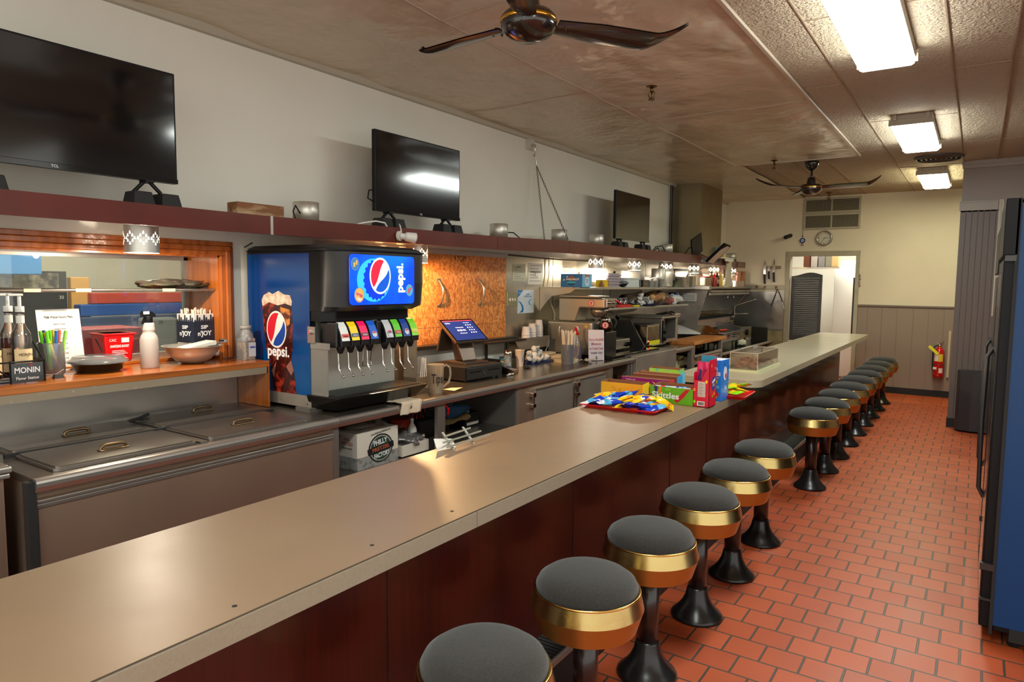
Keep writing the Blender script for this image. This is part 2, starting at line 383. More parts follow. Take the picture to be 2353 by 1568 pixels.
for y0 in range(-2, 12):
    y1 = min(y0+1, BY)
    b.prism([(WX,2.955),(WX+.03,2.958),(WX+.045,2.985),(WX+.05,3.0),(WX,3.0)], 'y', max(y0,-1.5), y1)
struct('trim_13', b, M('crown_paint', (178,170,152), .4))
b = MB()       # battens over the sheet joints
for x, y0, y1 in ((-2.42,-1.5,8.2),): 
    for i in range(40):
        a, c = y0+(y1-y0)*i/40, y0+(y1-y0)*(i+1)/40
        b.rod((x,a,sag(x,a)-.001), (x,c,sag(x,c)-.001), .006, 5)
for y, xa, xb in ((4.55,-3.55,-2.42),(5.6,-2.42,-1.13),(2.9,-2.42,-1.13)):
    for i in range(14):
        a, c = xa+(xb-xa)*i/14, xa+(xb-xa)*(i+1)/14
        b.rod((a,y,sag(a,y)-.001), (c,y,sag(c,y)-.001), .005, 5)
struct('trim_14', b, M('joint_batten', (168,150,130), .4))
b = MB(); b.box(-2.05,-1.15,2.62,2.65,2.965,2.99); struct('trim_15', b, M('ceiling_batten', (186,162,136), .4), .003)
# steel duct chase in the far left corner, with conduits
b = MB(); b.box(WX, -3.2, 9.33, 10.25, 2.0, CZ-.01); struct('trim_16', b, M('duct_steel', (150,136,108), .38, 1, bump=(6,.1), rv=.1))
b = MB(); b.rod((WX+.03,9.22,1.95),(WX+.03,9.22,2.99),.012,8); b.rod((WX+.03,9.15,1.95),(WX+.03,9.15,2.99),.008,8); struct('trim_17', b, black_rub)
# stainless sheets on the left wall behind the cook line
b = MB()
for y0, y1 in ((5.21,6.05),(6.055,7.2),(7.205,8.4),(8.405,9.3),(9.305,BY)): b.box(WX+.001, WX+.012, y0, y1-.004, .70, 1.87)
struct('trim_18', b, M('wall_steel_sheet', (176,170,154), .3, .92, bump=(1.6,.2,.03), rv=.06))
# -------- the room beyond the pass-through (bowling hall) --------
b = MB(); b.box(-9.1, -9.0, -2, 9, 0, 3.2); b.box(-9.1, -3.9, 8.9, 9, 0, 3.2); struct('wall_bowling_hall', b, M('hall_paint', (214,208,190), .6, var=(.6,.1)))
b = MB(); b.box(-9.1, -3.9, -2, 9, -.06, -.01); struct('floor_bowling_hall', b, M('hall_carpet', (70,74,84), .8, var=(9,.3)))
b = MB(); b.box(-9.1, -3.9, -2, 9, 3.2, 3.26); struct('ceiling_bowling_hall', b, wallp)
hall = [('hanging_sign','pale blue rectangular sign hanging beyond the pass-through glass','sign',(-8.03,-8.0,2.55,3.19,1.64,1.87),(84,150,214)),
 ('seat_bench','long red bench back seen through the pass-through window','bench',(-8.1,-8.0,3.66,5.6,1.33,1.45),(190,74,60)),
 ('lane_table','long blue table top with pale edge beyond the glass','table',(-8.2,-7.95,3.52,5.6,1.2,1.325),(34,84,160)),
 ('ball_return','low blue striped counter front below the blue table beyond the glass','counter',(-8.0,-7.9,3.5,5.6,.6,1.19),(60,76,110)),
 ('hall_door','tall ochre yellow door panel beyond the pass-through glass','door',(-8.2,-8.1,3.5,3.69,.0,1.62),(214,160,84)),
 ('trash_can','deep red bin standing low behind the glass by the paper menu','bin',(-6.3,-5.9,2.62,3.1,.5,1.2),(150,24,40))]
for n, l, c_, q, k in hall: solo(n, MB().box(*q), M('hall_'+n, k, .5), l, c_, bv=.01)
t = Thing('score_console', 'dark scoring console numbered 30 beyond the pass-through window', 'console', (-8.3,3.2,0))
t.part('cabinet', MB().box(-8.4,-8.2,2.6,3.5,0,1.68), M('hall_console', (52,56,60), .5))
t.part('photo_panel', MB().box(-8.198,-8.19,2.62,3.42,1.5,1.66), two('console_picture', (150,140,120), (60,60,66), 9, 'noise', .4, .6))
t.text('number', '30', (-8.189,3.44,1.40), Y3, Z3, .05, WINK)
t = Thing('ball_rack', 'grey hooded rack numbered 25 beyond the pass-through window', 'rack', (-7.6,4.2,0))
t.part('hood', MB().box(-7.7,-7.5,3.98,4.34,.5,1.18), M('hall_hood', (120,124,124), .4), .03)
t.text('number', '25', (-7.497,4.14,1.13), Y3, Z3, .05, INK)
b = MB(); b.box(-7.6,-5.4,3.2,3.6,3.1,3.19)
solo('unseen_room_light', b, M('hall_fill_glow', (255,240,216), .5, emis=20), 'added unseen glowing panel that brightens the bowling hall', 'light')  # added glowing panel, out of view, to light the hall behind the glass
# ================= LIGHT FIXTURES, FANS =================
def fixture(y0, label, tint):
    t = Thing('fluorescent_fixture', label, 'ceiling light', (-.527, (y0+y0+1.25)/2, CZ), group='surface fluorescent fixtures')
    b = MB(); b.box(-.675, -.38, y0, y0+1.25, 2.945, CZ); b.box(-.69,-.365,y0-.006,y0,2.925,2.975); b.box(-.69,-.365,y0+1.25,y0+1.256,2.925,2.975)
    for s in (-.645, -.41): b.box(s-.012, s+.012, y0-.03, y0, 2.97, CZ)
    t.part('housing', b, M('fixture_enamel', (176,166,148), .4), .003)
    b = MB(); b.prism([(-.675,2.945),(-.672,2.915),(-.655,2.905),(-.40,2.905),(-.383,2.915),(-.38,2.945)], 'y', y0+.002, y0+1.248)
    t.part('diffuser', b, M('lit_diffuser_'+tint[0], tint[1], .4, emis=TUBE*tint[2], ecol=tint[1]))
TW = ('white', (244,252,246), 1.0); TY = ('yellow', (250,248,206), .85)
fixture(-2.6+.2, 'fluorescent fixture on the ceiling behind the viewer', TW)
fixture(.45, 'fluorescent fixture on the ceiling just out of view above the bar', TW)
fixture(3.5, 'nearest and largest lit white fluorescent fixture on the tiled ceiling', TW)
fixture(6.55, 'middle lit fluorescent fixture on the ceiling, before the round vent', TW)
fixture(9.55, 'farthest fluorescent fixture with a yellowish glow near the back wall', TY)
t = Thing('air_vent', 'round dark grey ceiling air diffuser with concentric rings', 'air vent', (-.43,8.83,CZ))
b = MB()
for r in (.235,.185,.14,.095,.05): b.open_lathe(-.43, 8.83, [(r,CZ),(r,CZ-.012),(r-.022,CZ-.03),(r-.03,CZ-.022),(r-.012,CZ-.004)], 40)
t.part('rings', b, M('vent_grey', (84,80,72), .45)); t.part('plate', MB().cyl(-.43,8.83,CZ-.006,CZ,.225,n=40), blkm)
for i, (y, l) in enumerate(((4.66,'nearest'),(8.09,'middle'),(11.3,'farthest'))):
    x = (-1.98,-1.96,-1.93)[i]; z = CZ-.02 if i < 2 else CZ-.02
    t = Thing('fire_sprinkler', l+' of the three bronze fire sprinkler heads under the ceiling', 'fire sprinkler', (x,y,z), group='ceiling fire sprinklers')
    t.part('escutcheon', MB().lathe(x,y,[(.0,z+.02),(.04,z+.015),(.042,z+.005),(.02,z-.004),(.0,z-.004)],20), M('bronze',(110,84,50),.35,1))
    b = MB(); b.cyl(x,y,z-.035,z,.012); b.tube([(x-.014,y,z-.03),(x-.024,y,z-.05),(x-.014,y,z-.075),(x,y,z-.082),(x+.014,y,z-.075),(x+.024,y,z-.05),(x+.014,y,z-.03)],.004); b.cyl(x,y,z-.09,z-.082,.022); b.cyl(x,y,z-.08,z-.035,.005)
    t.part('head', b, M('bronze',(110,84,50),.35,1))
fanm = M('fan_bronze_black', (30,22,18), .22, coat=.6)
def fan(x, y, zh, rz, label):
    t = Thing('ceiling_fan', label, 'ceiling fan', (x,y,CZ), 0, group='three-bladed ceiling fans')
    h = zh-CZ
    t.part('canopy', MB().lathe(0,0,[(0,-.02),(.075,-.01),(.075,-.03),(.06,-.075),(.03,-.105),(.015,-.11)][::-1],28), fanm)
    t.part('downrod', MB().cyl(0,0,h+.06,-.09,.012), fanm)
    t.part('coupling', MB().lathe(0,0,[(.056,h+.03),(.05,h+.06),(.042,h+.12),(.03,h+.135),(0,h+.137)],28), fanm)
    t.part('motor_housing', MB().lathe(0,0,[(0,h-.062),(.05,h-.056),(.09,h-.036),(.112,h-.014),(.115,h+.0),(.115,h+.034),(.10,h+.052),(.05,h+.055)],40), fanm)
    t.part('trim_ring', MB().lathe(0,0,[(.1155,h+.012),(.1185,h+.016),(.1185,h+.024),(.1155,h+.028)],40), M('polished_brass',(226,180,70),.15,1))
    for k in range(3):
        a = rz+k*2*PI/3; b = MB(); b.T = Matrix.Rotation(a,4,'Z')
        def bl(u, v, lo):
            r = .12+u*.60; wd = .048+.02*min(1,u*3); k = max(0,(u-.76)/.24)
            yy = -wd + 2*wd*v*(1-k**1.4) - .02*k; up = .055*k**1.6
            return (r, yy, h+.008-.20*yy+up+.010*(2*v-1)**2 - lo)
        b.grid(26, 8, lambda u, v: bl(u,v,0)); b.grid(26, 8, lambda u, v: bl(u,1-v,.006))
        bd = t.part('blade', b, M('fan_blade', (44,32,26), .2, coat=.5))
        b = MB(); b.T = Matrix.Rotation(a,4,'Z'); b.box(.08,.2,-.012,.012,h+.008,h+.016)
        for q in ((.16,-.02),(.16,.02),(.19,0)): b.cyl(q[0],q[1],h+.0,h+.024,.005,n=8)
        t.part('blade_iron', b, fanm, parent=bd)
    return t
fan(-1.6, 2.47, 2.665, math.radians(175), 'near black ceiling fan with brass ring hanging over the bar')
fan(-1.63, 8.43, 2.695, math.radians(-3), 'far black ceiling fan hanging before the back wall vent')
# ================= WALL SHELF WITH HEAT LAMPS =================
maroon = M('maroon_laminate', (92,36,26), .34, var=(5,.14), bump=(3,.05), rv=.06, spec=.3)
SX = -3.15
t = Thing('wall_shelf', 'long maroon wall shelf above the back counter carrying televisions and lamps', 'shelf', (WX,5.5,1.9))
SEG = [(-1.2,1.853,1.953),(2.36,1.853,1.95),(4.45,1.868,1.97),(5.6,1.885,2.0),(8.9,1.888,2.002),(10.6,1.89,2.0)]
def shz(y):
    for (a,l,h),(c,l2,h2) in zip(SEG,SEG[1:]):
        if y <= c: k = (y-a)/(c-a); return l+(l2-l)*k, h+(h2-h)*k
    return SEG[-1][1:]
for (a,l,h),(c,l2,h2) in zip(SEG,SEG[1:]):
    b = MB(); b.hexa([(SX-.02,a+.002,l),(SX,a+.002,l),(SX,c-.002,l2),(SX-.02,c-.002,l2)],[(SX-.02,a+.002,h),(SX,a+.002,h),(SX,c-.002,h2),(SX-.02,c-.002,h2)])
    t.part('fascia', b, maroon)
b = MB(); b.box(SX-.02,SX+.002,2.352,2.368,1.852,1.951); t.part('joint_strip', b, steel)
b = MB(); b.box(SX-.24, SX, 11.0, 11.42, 1.885, 1.975); b.box(SX-.24,SX-.02,10.6,11.0,1.89,1.98); t.part('end_box', b, M('taupe_laminate', (118,88,78), .5))
b = MB()
for (a,l,h),(c,l2,h2) in zip(SEG,SEG[1:]):
    b.hexa([(WX,a,h-.03),(SX-.02,a,h-.03),(SX-.02,c,h2-.03),(WX,c,h2-.03)],[(WX,a,h-.008),(SX-.02,a,h-.008),(SX-.02,c,h2-.008),(WX,c,h2-.008)])
    pass
t.part('board', b, M('shelf_board', (150,134,116), .6))
spun = M('spun_aluminium', (206,202,192), .42, .85, rv=.04)
LX = -3.335; LR = .076
HOLES = set()
for k in range(8):
    cx = k*24+12
    for dx, dz in ((0,4),(0,-4),(-9,0),(9,0),(-5,2),(5,2),(-5,-2),(5,-2)):
        HOLES |= {((cx+dx+q)%192, 10+dz) for q in (-1,0,1)} | {((cx+dx)%192, 11+dz)}
def shade_mb(z0, z1, holes=True):
    b = MB(); n = 192; rows = 21; vs = []; fs = []
    for j in range(rows+1):
        z = z0+(z1-z0)*j/rows
        for i in range(n): a = 2*PI*i/n; vs.append((LR*math.cos(a), LR*math.sin(a), z))
    for j in range(rows):
        for i in range(n):
            if holes and (i, j) in HOLES: continue
            fs.append((j*n+i, j*n+(i+1)%n, (j+1)*n+(i+1)%n, (j+1)*n+i))
    b.add(vs, fs, 0, True); return b
SHM = None
def heat_lamp(y, label, warm=(1,.88,.72), e=6, hang=True, top=True):
    global SHM
    l, h = shz(y); t = Thing('heat_lamp', label, 'heat lamp', (LX,y,h-.008), 0, group='aluminium can heat lamps through the shelf')
    if top: t.part('upper_can', MB().lathe(0,0,[(LR,0),(LR,.124),(LR-.004,.126),(0,.127)],48), spun)
    if not hang: return t
    top = l-h+.02; bot = top-.132
    if SHM is None:
        SHM = shade_mb(-.132, 0).mesh('shade', [spun])
    t.part('socket', MB().cyl(0,0,top-.012,-.02,.03), blkm)
    o = bpy.data.objects.new('shade', SHM); C.objects.link(o); o.parent = t.r; o.location = (0,0,top)
    c8 = tuple(int(255*x**.45) for x in warm)
    b = MB(); b.lathe(0,0,[(0,bot+.016),(.03,bot+.02),(.052,bot+.036),(.06,bot+.06),(.06,bot+.095),(.03,bot+.12),(0,bot+.125)],24)
    t.part('bulb', b, M('bulb_%02x%02x%02x' % c8, c8, .4, emis=20, ecol=c8))
    ld = bpy.data.lights.new('lamp_light', 'POINT'); ld.energy = e; ld.color = warm; ld.shadow_soft_size = .012
    lo = bpy.data.objects.new('lamp_light', ld); C.objects.link(lo); lo.parent = t.r; lo.location = (0,0,bot+.001)
    return t
heat_lamp(1.76, 'perforated metal can lamp glowing white above the wooden pass-through sill', (1,.86,.68), 11, top=False)
heat_lamp(2.74, 'plain metal lamp can on the shelf above the soda machine, beside the wood block', hang=False)
heat_lamp(3.72, 'perforated can lamp glowing orange right of the soda machine', (1,.60,.26), 32, top=False)
heat_lamp(4.73, 'metal lamp can on the shelf just right of the second television', hang=False)
heat_lamp(5.73, 'dented metal lamp can on the shelf beneath the hanging chains', hang=False)
heat_lamp(6.5, 'lit perforated can lamp above the blue cocoa cartons, left of the small television')
heat_lamp(7.48, 'lit perforated can lamp under the small television', top=False)
heat_lamp(8.47, 'lit perforated can lamp above the steel canisters')
heat_lamp(9.5, 'lit perforated can lamp below the tilted screen, over the sauce bottles')
heat_lamp(10.4, 'lit perforated can lamp half behind the pale upright post')
heat_lamp(11.28, 'last lit can lamp by the back wall over the pink boards', (1,.74,.58))
# ================= TELEVISIONS =================
scrm = M('tv_screen', (7,7,9), .1, spec=.7, coat=.3)
def tv(y0, y1, z0, z1, label, brand=None):
    X = -3.25; t = Thing('television', label, 'television', (X,(y0+y1)/2,z0), group='flat televisions on the shelf')
    b = MB(); b.box(X-.03,X,y0,y1,z0,z1); b.box(X-.075,X-.03,y0+.12,y1-.12,z0+.04,z0+.34); t.part('case', b, blk, .004)
    t.part('screen', MB().box(X-.002,X+.0015,y0+.01,y1-.01,z0+.024,z1-.01), scrm)
    t.part('bezel', MB().box(X-.001,X+.004,y0,y1,z0,z0+.022), blkg)
    for yc in (y0+.14, y1-.14):
        b = MB(); 
        for s in (-1,1): b.rod((X-.02,yc,z0+.01),(X-.02+s*.02,yc+s*.055,z0-.055),.009,8)
        b.box(X-.05,X+.01,yc-.02,yc+.02,z0-.008,z0+.004); t.part('leg', b, blk)
    if brand: t.text('lettering', brand, (X+.005,(y0+y1)/2,z0+.011), Y3, Z3, .016, WINK)
    return t
tv(.82, 1.90, 2.068, 2.59, 'largest looking black television at the left edge of the shelf', 'TCL')
tv(3.225, 4.10, 2.065, 2.583, 'middle black television above the plywood panel', 'TCL')
tv(6.775, 7.688, 2.095, 2.61, 'far small looking television near the steel duct')
def riser(y, lab, x=-3.27):
    h = shz(y)[1]-.008; b = MB(); w0, w1, hh = .052, .04, .072
    b.hexa([(-.06,-w0,0),(.06,-w0,0),(.06,w0,0),(-.06,w0,0)],[(-.045,-w1,hh),(.045,-w1,hh),(.045,w1,hh),(-.045,w1,hh)])
    o = solo('television_riser', b, blkm, lab, 'riser block', (0,0,0), 'black riser blocks under the television legs', .004); o.location = (x,y,h); return o
for y, n in ((1.0,'the left leg of the large television, at the photo edge'),(1.13,'the left leg of the large television, nearer the perforated lamp'),(1.72,'the right leg of the large television, left of its pair'),(1.85,'the right leg of the large television, right of its pair'),
             (3.31,'the left leg of the middle television, left of its pair'),(3.43,'the left leg of the middle television, right of its pair'),(3.92,'the right leg of the middle television, left of its pair'),(4.05,'the right leg of the middle television, right of its pair'),
             (6.86,'the left leg of the far television, left of its pair'),(7.0,'the left leg of the far television, right of its pair'),(7.47,'the right leg of the far television, left of its pair'),(7.63,'the right leg of the far television, right of its pair')):
    riser(y, 'tapered black riser block under '+n)
b = MB(); b.box(-3.29,-3.2,2.19,2.48,1.946,2.015)
solo('wood_block', b, two('weathered_wood',(120,74,40),(176,148,110),8,'noise',.45,.62,.7,stretch=(3,.6,3)), 'weathered brown wooden block with peeled white patches on the shelf', 'wood block', bv=.003)
def cord(n, pts, r, mat, lab): return solo(n, MB().tube(pts, r), mat, lab, 'cord')
cord('power_cord', [(-3.3,2.67,2.0),(-3.28,2.62,2.04),(-3.25,2.58,2.0),(-3.25,2.6,1.95)], .004, blk, 'short black cord looping beside the lamp can above the soda machine')
cord('power_cord', [(-3.2,2.98,1.946),(-3.2,3.06,1.97),(-3.19,3.17,1.99),(-3.19,3.25,1.985),(-3.19,3.28,1.95)], .005, white, 'white cord arching over the shelf left of the middle television')
cord('power_cord', [(-3.27,3.24,2.2),(-3.27,3.19,2.19),(-3.27,3.18,2.14),(-3.27,3.24,2.12)], .005, blk, 'black cord hanging off the left edge of the middle television')
cord('power_cord', [(-3.3,4.81,2.03),(-3.28,4.87,2.03),(-3.26,4.93,1.99),(-3.26,4.94,1.96)], .005, blk, 'black cord curling beside the lamp can right of the middle television')
cord('power_cord', [(-3.25,7.78,1.99),(-3.25,7.9,2.06),(-3.25,8.1,2.08),(-3.25,8.22,2.0),(-3.25,8.05,2.0),(-3.25,7.95,2.05),(-3.25,7.85,2.01)], .006, blk, 'tangled black cord on the shelf right of the far television')
cord('power_cord', [(-3.2,8.75,2.0),(-3.2,8.9,2.09),(-3.2,9.05,2.1),(-3.2,9.15,2.02),(-3.19,9.3,2.03),(-3.17,9.5,2.0)], .006, blk, 'black cables arching on the shelf in front of the steel duct')
# chains
t = Thing('hanging_chain', 'pair of thin steel chains hanging from a white ceiling bracket to the shelf', 'chain', (WX,5.6,2.96))
b = MB(); b.box(WX,WX+.012,5.53,5.66,2.86,3.0); b.prism([(5.53,3.0),(5.66,3.0),(5.62,2.87),(5.56,2.87)],'x',WX+.012,WX+.03); t.part('bracket', b, M('bracket_paint',(196,190,176),.5), .003)
b = MB(); b.rod((WX+.02,5.6,2.9),(WX+.06,5.6,2.9),.016,10); b.tube([(WX+.045,5.6,2.9),(WX+.06,5.61,2.86),(WX+.05,5.62,2.80),(WX+.045,5.6,2.82)],.006); b.rod((WX+.05,5.62,2.8),(WX+.05,5.65,2.72),.005); t.part('hook', b, chrome)
def chain(p, q, n):
    b = MB(); p, q = Vector(p), Vector(q); d = (q-p).normalized(); u = d.orthogonal().normalized(); w = d.cross(u); L = (q-p).length/n
    for i in range(n):
        c = p+(q-p)*((i+.5)/n); s1 = u if i % 2 else w
        b.tube([c+d*math.cos(a)*L*.62+s1*math.sin(a)*.008 for a in [2*PI*k/8 for k in range(8)]], .0024, 4, closed=True)
    return b
t.part('chain', chain((WX+.05,5.65,2.72),(-3.43,5.62,2.0),44), M('chain_steel',(110,104,94),.4,1))
t.part('chain', chain((WX+.05,5.65,2.72),(-3.17,5.62,2.0),46), M('chain_steel',(110,104,94),.4,1))
# small white wall camera clipped to the fascia
t = Thing('security_camera', 'small white round security camera clipped to the shelf front above the soda machine', 'security camera', (-3.1,3.39,1.9))
b = MB(); b.rod((SX,3.33,1.905),(SX+.016,3.335,1.905),.032,20); b.rod((SX+.016,3.335,1.905),(SX+.045,3.36,1.9),.02,16); t.part('base', b, white)
b = MB(); b.rod((-3.10,3.37,1.90),(-3.07,3.41,1.892),.03,24,r2=.036); b.ell((-3.10,3.37,1.90),.031,.031,.031); t.part('head', b, white)
t.part('lens', MB().rod((-3.072,3.408,1.8923),(-3.0665,3.416,1.8905),.024,20), M('camera_lens',(170,160,150),.3))
t.part('cable', MB().tube([(-3.13,3.34,1.93),(-3.14,3.34,1.97),(-3.17,3.36,1.985),(-3.2,3.4,1.96)],.004), white)
# tilted order screen on an arm, papers and bits by the far end of the shelf
t = Thing('order_screen', 'black kitchen order screen tilted down on an arm at the far end of the shelf', 'screen', (-3.05,9.6,2.0), 0)
def slab(b, lo, hi, d, th, m=0):
    lo, hi, d = Vector(lo), Vector(hi), Vector(d); n = (hi-lo).cross(d).normalized()*th
    return b.hexa([lo,lo+d,lo+d+n,lo+n],[hi,hi+d,hi+d+n,hi+n],m)
L0, H0, D0_ = (-.04,-.30,-.09), (.21,-.30,.15), (.02,.20,-.02)
t.part('frame', slab(MB(),L0,H0,D0_,.035), blk, .006)
t.part('screen', slab(MB(),Vector(L0)+Vector((.012,.02,.006)),Vector(H0)+Vector((-.012,.02,-.012)),(.018,.16,-.017),-.0015), M('order_display',(206,184,168),.35))
b4 = MB(); b4.rod((-.12,-.25,-.08),(-.02,-.2,-.02),.014); b4.rod((-.02,-.2,-.02),(.06,-.15,.08),.012); b4.box(-.14,-.08,-.33,-.2,-.09,-.05); t.part('arm', b4, M('arm_silver',(190,188,186),.3,.6))
b = MB(); b.T = Matrix.Translation((-3.16,9.12,2.13)) @ Matrix.Rotation(.3,4,'X'); b.box(-.02,.0,-.2,.2,-.13,.13)
solo('monitor_back', b, blk, 'dark panel back leaning behind the tilted order screen', 'monitor', bv=.006)
b = MB(); b.box(-3.25,-3.08,10.02,10.12,2.0,2.15); solo('snack_box', b, two('carton_print',(104,168,200),(226,196,96),20,'noise',.5,.55), 'small light blue printed carton on the shelf behind the order screen', 'carton')
b = MB(); b.box(-3.2,-3.02,9.72,10.35,1.985,2.0); b.box(-3.04,-3.03,9.95,10.35,1.95,1.99)
solo('shelf_extension', b, white, 'narrow white ledge board projecting beyond the maroon shelf', 'ledge')
b = MB(); b.box(-3.12,-3.1,10.28,10.5,1.58,1.985); solo('support_post', b, M('post_paint',(196,190,170),.5), 'pale upright post between the steel shelf and the white ledge', 'post')
# ================= BACK WALL ITEMS =================
t = Thing('wall_vent', 'double beige return-air grille high on the back wall above the clock', 'air vent', (-1.96,BY,2.74))
for z0, z1 in ((2.745,2.985),(2.492,2.738)):
    fb = MB(); X0, X1 = -2.368, -1.548
    fb.box(X0,X1,BY-.02,BY,z1-.032,z1); fb.box(X0,X1,BY-.02,BY,z0,z0+.032); fb.box(X0,X0+.032,BY-.02,BY,z0+.033,z1-.033); fb.box(X1-.032,X1,BY-.02,BY,z0+.033,z1-.033); fb.box(-1.97,-1.945,BY-.019,BY,z0+.033,z1-.033)
    f = t.part('grille_frame', fb, M('grille_paint',(172,164,142),.45), .003)
    g = MB(); x = X0+.036
    while x < X1-.034: g.box(x,x+.004,BY-.014,BY-.004,z0+.03,z1-.03); x += .0142
    for k in range(1,12): z = z0+.03+(z1-z0-.06)*k/12; g.box(X0+.03,X1-.03,BY-.010,BY-.007,z-.0015,z+.0015)
    t.part('louvers', g, M('grille_bars',(150,140,116),.5), parent=f); t.part('backing', MB().box(X0+.02,X1-.02,BY-.003,BY-.001,z0+.02,z1-.02), blkm, parent=f)
# clock
cx, cz, R = -2.047, 2.355, .119; yy = BY-.04
t = Thing('wall_clock', 'round silver-rimmed clock on the back wall under the vent', 'clock', (cx,BY,cz), 0)
def yl(bd): bd.T = Matrix.Rotation(PI/2,4,'X'); return bd
t.part('rim', yl(MB()).open_lathe(0,0,[(R-.03,0),(R,0),(R,.03),(R-.008,.04),(R-.02,.036),(R-.024,.022)],48), M('silver_rim',(170,162,146),.3,.8))
t.part('face', yl(MB()).cyl(0,0,.0,.022,R-.02,n=40), M('clock_face',(206,200,184),.5))
b = MB(); b.T = Matrix.Translation((0,-.024,0)); b.rod((-.012,0,-.004),(.058,0,.013),.0028,6); b.rod((.008,0,.012),(-.046,0,-.078),.0022,6); t.part('hands', b, INK)
for s, x, z in (('12',0,.076),('3',.078,0),('6',0,-.076),('9',-.078,0)): t.text('numeral', s, (x,-.0225,z), X3, Z3, .042, INK)
b = MB()
for k in range(12):
    if k % 3:
        a = PI*k/6; b.T = Matrix.Translation((.078*math.sin(a),-.0225,.078*math.cos(a))); b.box(-.004,.004,-.001,0,-.006,.006)
t.part('hour_mark', b, INK)
# evil-eye charm
t = Thing('eye_charm', 'blue glass eye charm hanging on a cord left of the clock', 'charm', (-2.367,BY-.012,2.33))
b = MB(); b.tube([(-2.37,BY-.008,2.475),(-2.366,BY-.012,2.40),(-2.367,BY-.014,2.37)],.003); b.tube([(-2.375,BY-.012,2.285),(-2.38,BY-.014,2.24)],.004); b.tube([(-2.358,BY-.012,2.285),(-2.354,BY-.014,2.24)],.004); t.part('string', b, M('tan_string',(150,110,70),.8))
def disc(n, r, y0, y1, c_): 
    q = MB(); q.T = Matrix.Translation((-2.367,y0,2.327)) @ Matrix.Rotation(PI/2,4,'X'); q.cyl(0,0,0,y0-y1,r,n=28); t.part(n, q, c_)
disc('disc', .042, BY-.006, BY-.02, M('cobalt_glass',(22,30,120),.1)); disc('iris', .023, BY-.0195, BY-.022, M('pale_glass',(190,216,230),.2)); disc('pupil', .009, BY-.0218, BY-.0235, M('teal_glass',(30,70,90),.2))
t.part('bead', MB().ell((-2.366,BY-.014,2.395),.009,.009,.009), M('cobalt_glass',(22,30,120),.1))
# wall spotlight / camera
t = Thing('bullet_camera', 'dark bullet camera on the back wall left of the eye charm', 'security camera', (-2.57,BY,2.4))
b = MB(); b.rod((-2.55,BY,2.415),(-2.55,BY-.03,2.41),.026,16); t.part('mount', b, blkm)
b = MB(); b.rod((-2.55,BY-.02,2.41),(-2.60,BY-.15,2.375),.031,20); t.part('barrel', b, blkm)
# knives on magnet strip
solo('knife_rack', MB().box(-2.95,-2.68,BY-.02,BY,1.88,1.925), M('tan_magnet_bar',(150,128,100),.6), 'tan magnetic bar on the back wall holding three knives', 'knife rack', bv=.002)
def knife(x, zt, zm, zb, lab, w=.018):
    t = Thing('kitchen_knife', lab, 'knife', (x,BY-.024,zm), 0, 'kitchen knives on the magnetic bar'); a, c = zt-zm, zb-zm
    t.part('blade', MB().prism([(-w,0),(w,0),(w,a*.6),(0,a),(-w*.9,a*.5)],'y',-.002,.001), chrome)
    t.part('handle', MB().prism([(-.014,0),(.014,0),(.016,c*.5),(.024,c),(-.004,c*.98),(-.012,c*.5)],'y',-.012,.004), blkm, .004)
knife(-2.93,2.03,1.79,1.63,'left knife with black handle on the magnetic bar')
knife(-2.865,1.95,1.84,1.71,'short middle knife with black handle on the magnetic bar')
knife(-2.785,2.05,1.82,1.66,'right knife with black handle on the magnetic bar')
t = Thing('serving_tongs', 'black-handled metal tongs hanging from the hook rail', 'tongs', (-2.72,BY-.03,1.5), 0)
b = MB(); b.tube([(-.09,0,-.23),(-.045,0,-.1),(0,0,.05)],.006); t.part('arm', b, blkm); b = MB(); b.tube([(0,0,.05),(.05,0,-.06),(.09,0,-.16)],.006); t.part('arm', b, blkm)
b = MB(); b.rod((-.09,0,-.23),(-.13,0,-.36),.007,8,r2=.012); t.part('tip', b, chrome); b = MB(); b.rod((.09,0,-.16),(.12,0,-.27),.007,8,r2=.01); t.part('tip', b, chrome)
for i, x in enumerate((-3.05,-2.92,-2.74)):
    b = MB(); b.tube([(x,BY-.018,1.59),(x,BY-.05,1.585),(x,BY-.055,1.56),(x,BY-.04,1.55)],.006); b.box(x-.02,x+.02,BY-.022,BY-.016,1.565,1.60)
    solo('coat_hook', b, M('rusty_hook',(140,104,80),.5,.6), ('left','middle','right')[i]+' rusty hook on the painted rail beside the doorway', 'hook', group='hooks on the painted rail')
b = MB(); 
for k in range(4): b.ell((-1.515+.006*(k%2),BY-.03,1.77-.05*k),.014,.012,.02)
b.tube([(-1.515,BY-.026,1.8),(-1.51,BY-.03,1.6)],.003); solo('hanging_ornament', b, M('ornament',(150,130,120),.5,var=(60,.5)), 'small string of ornaments hanging by the right door casing', 'ornament')
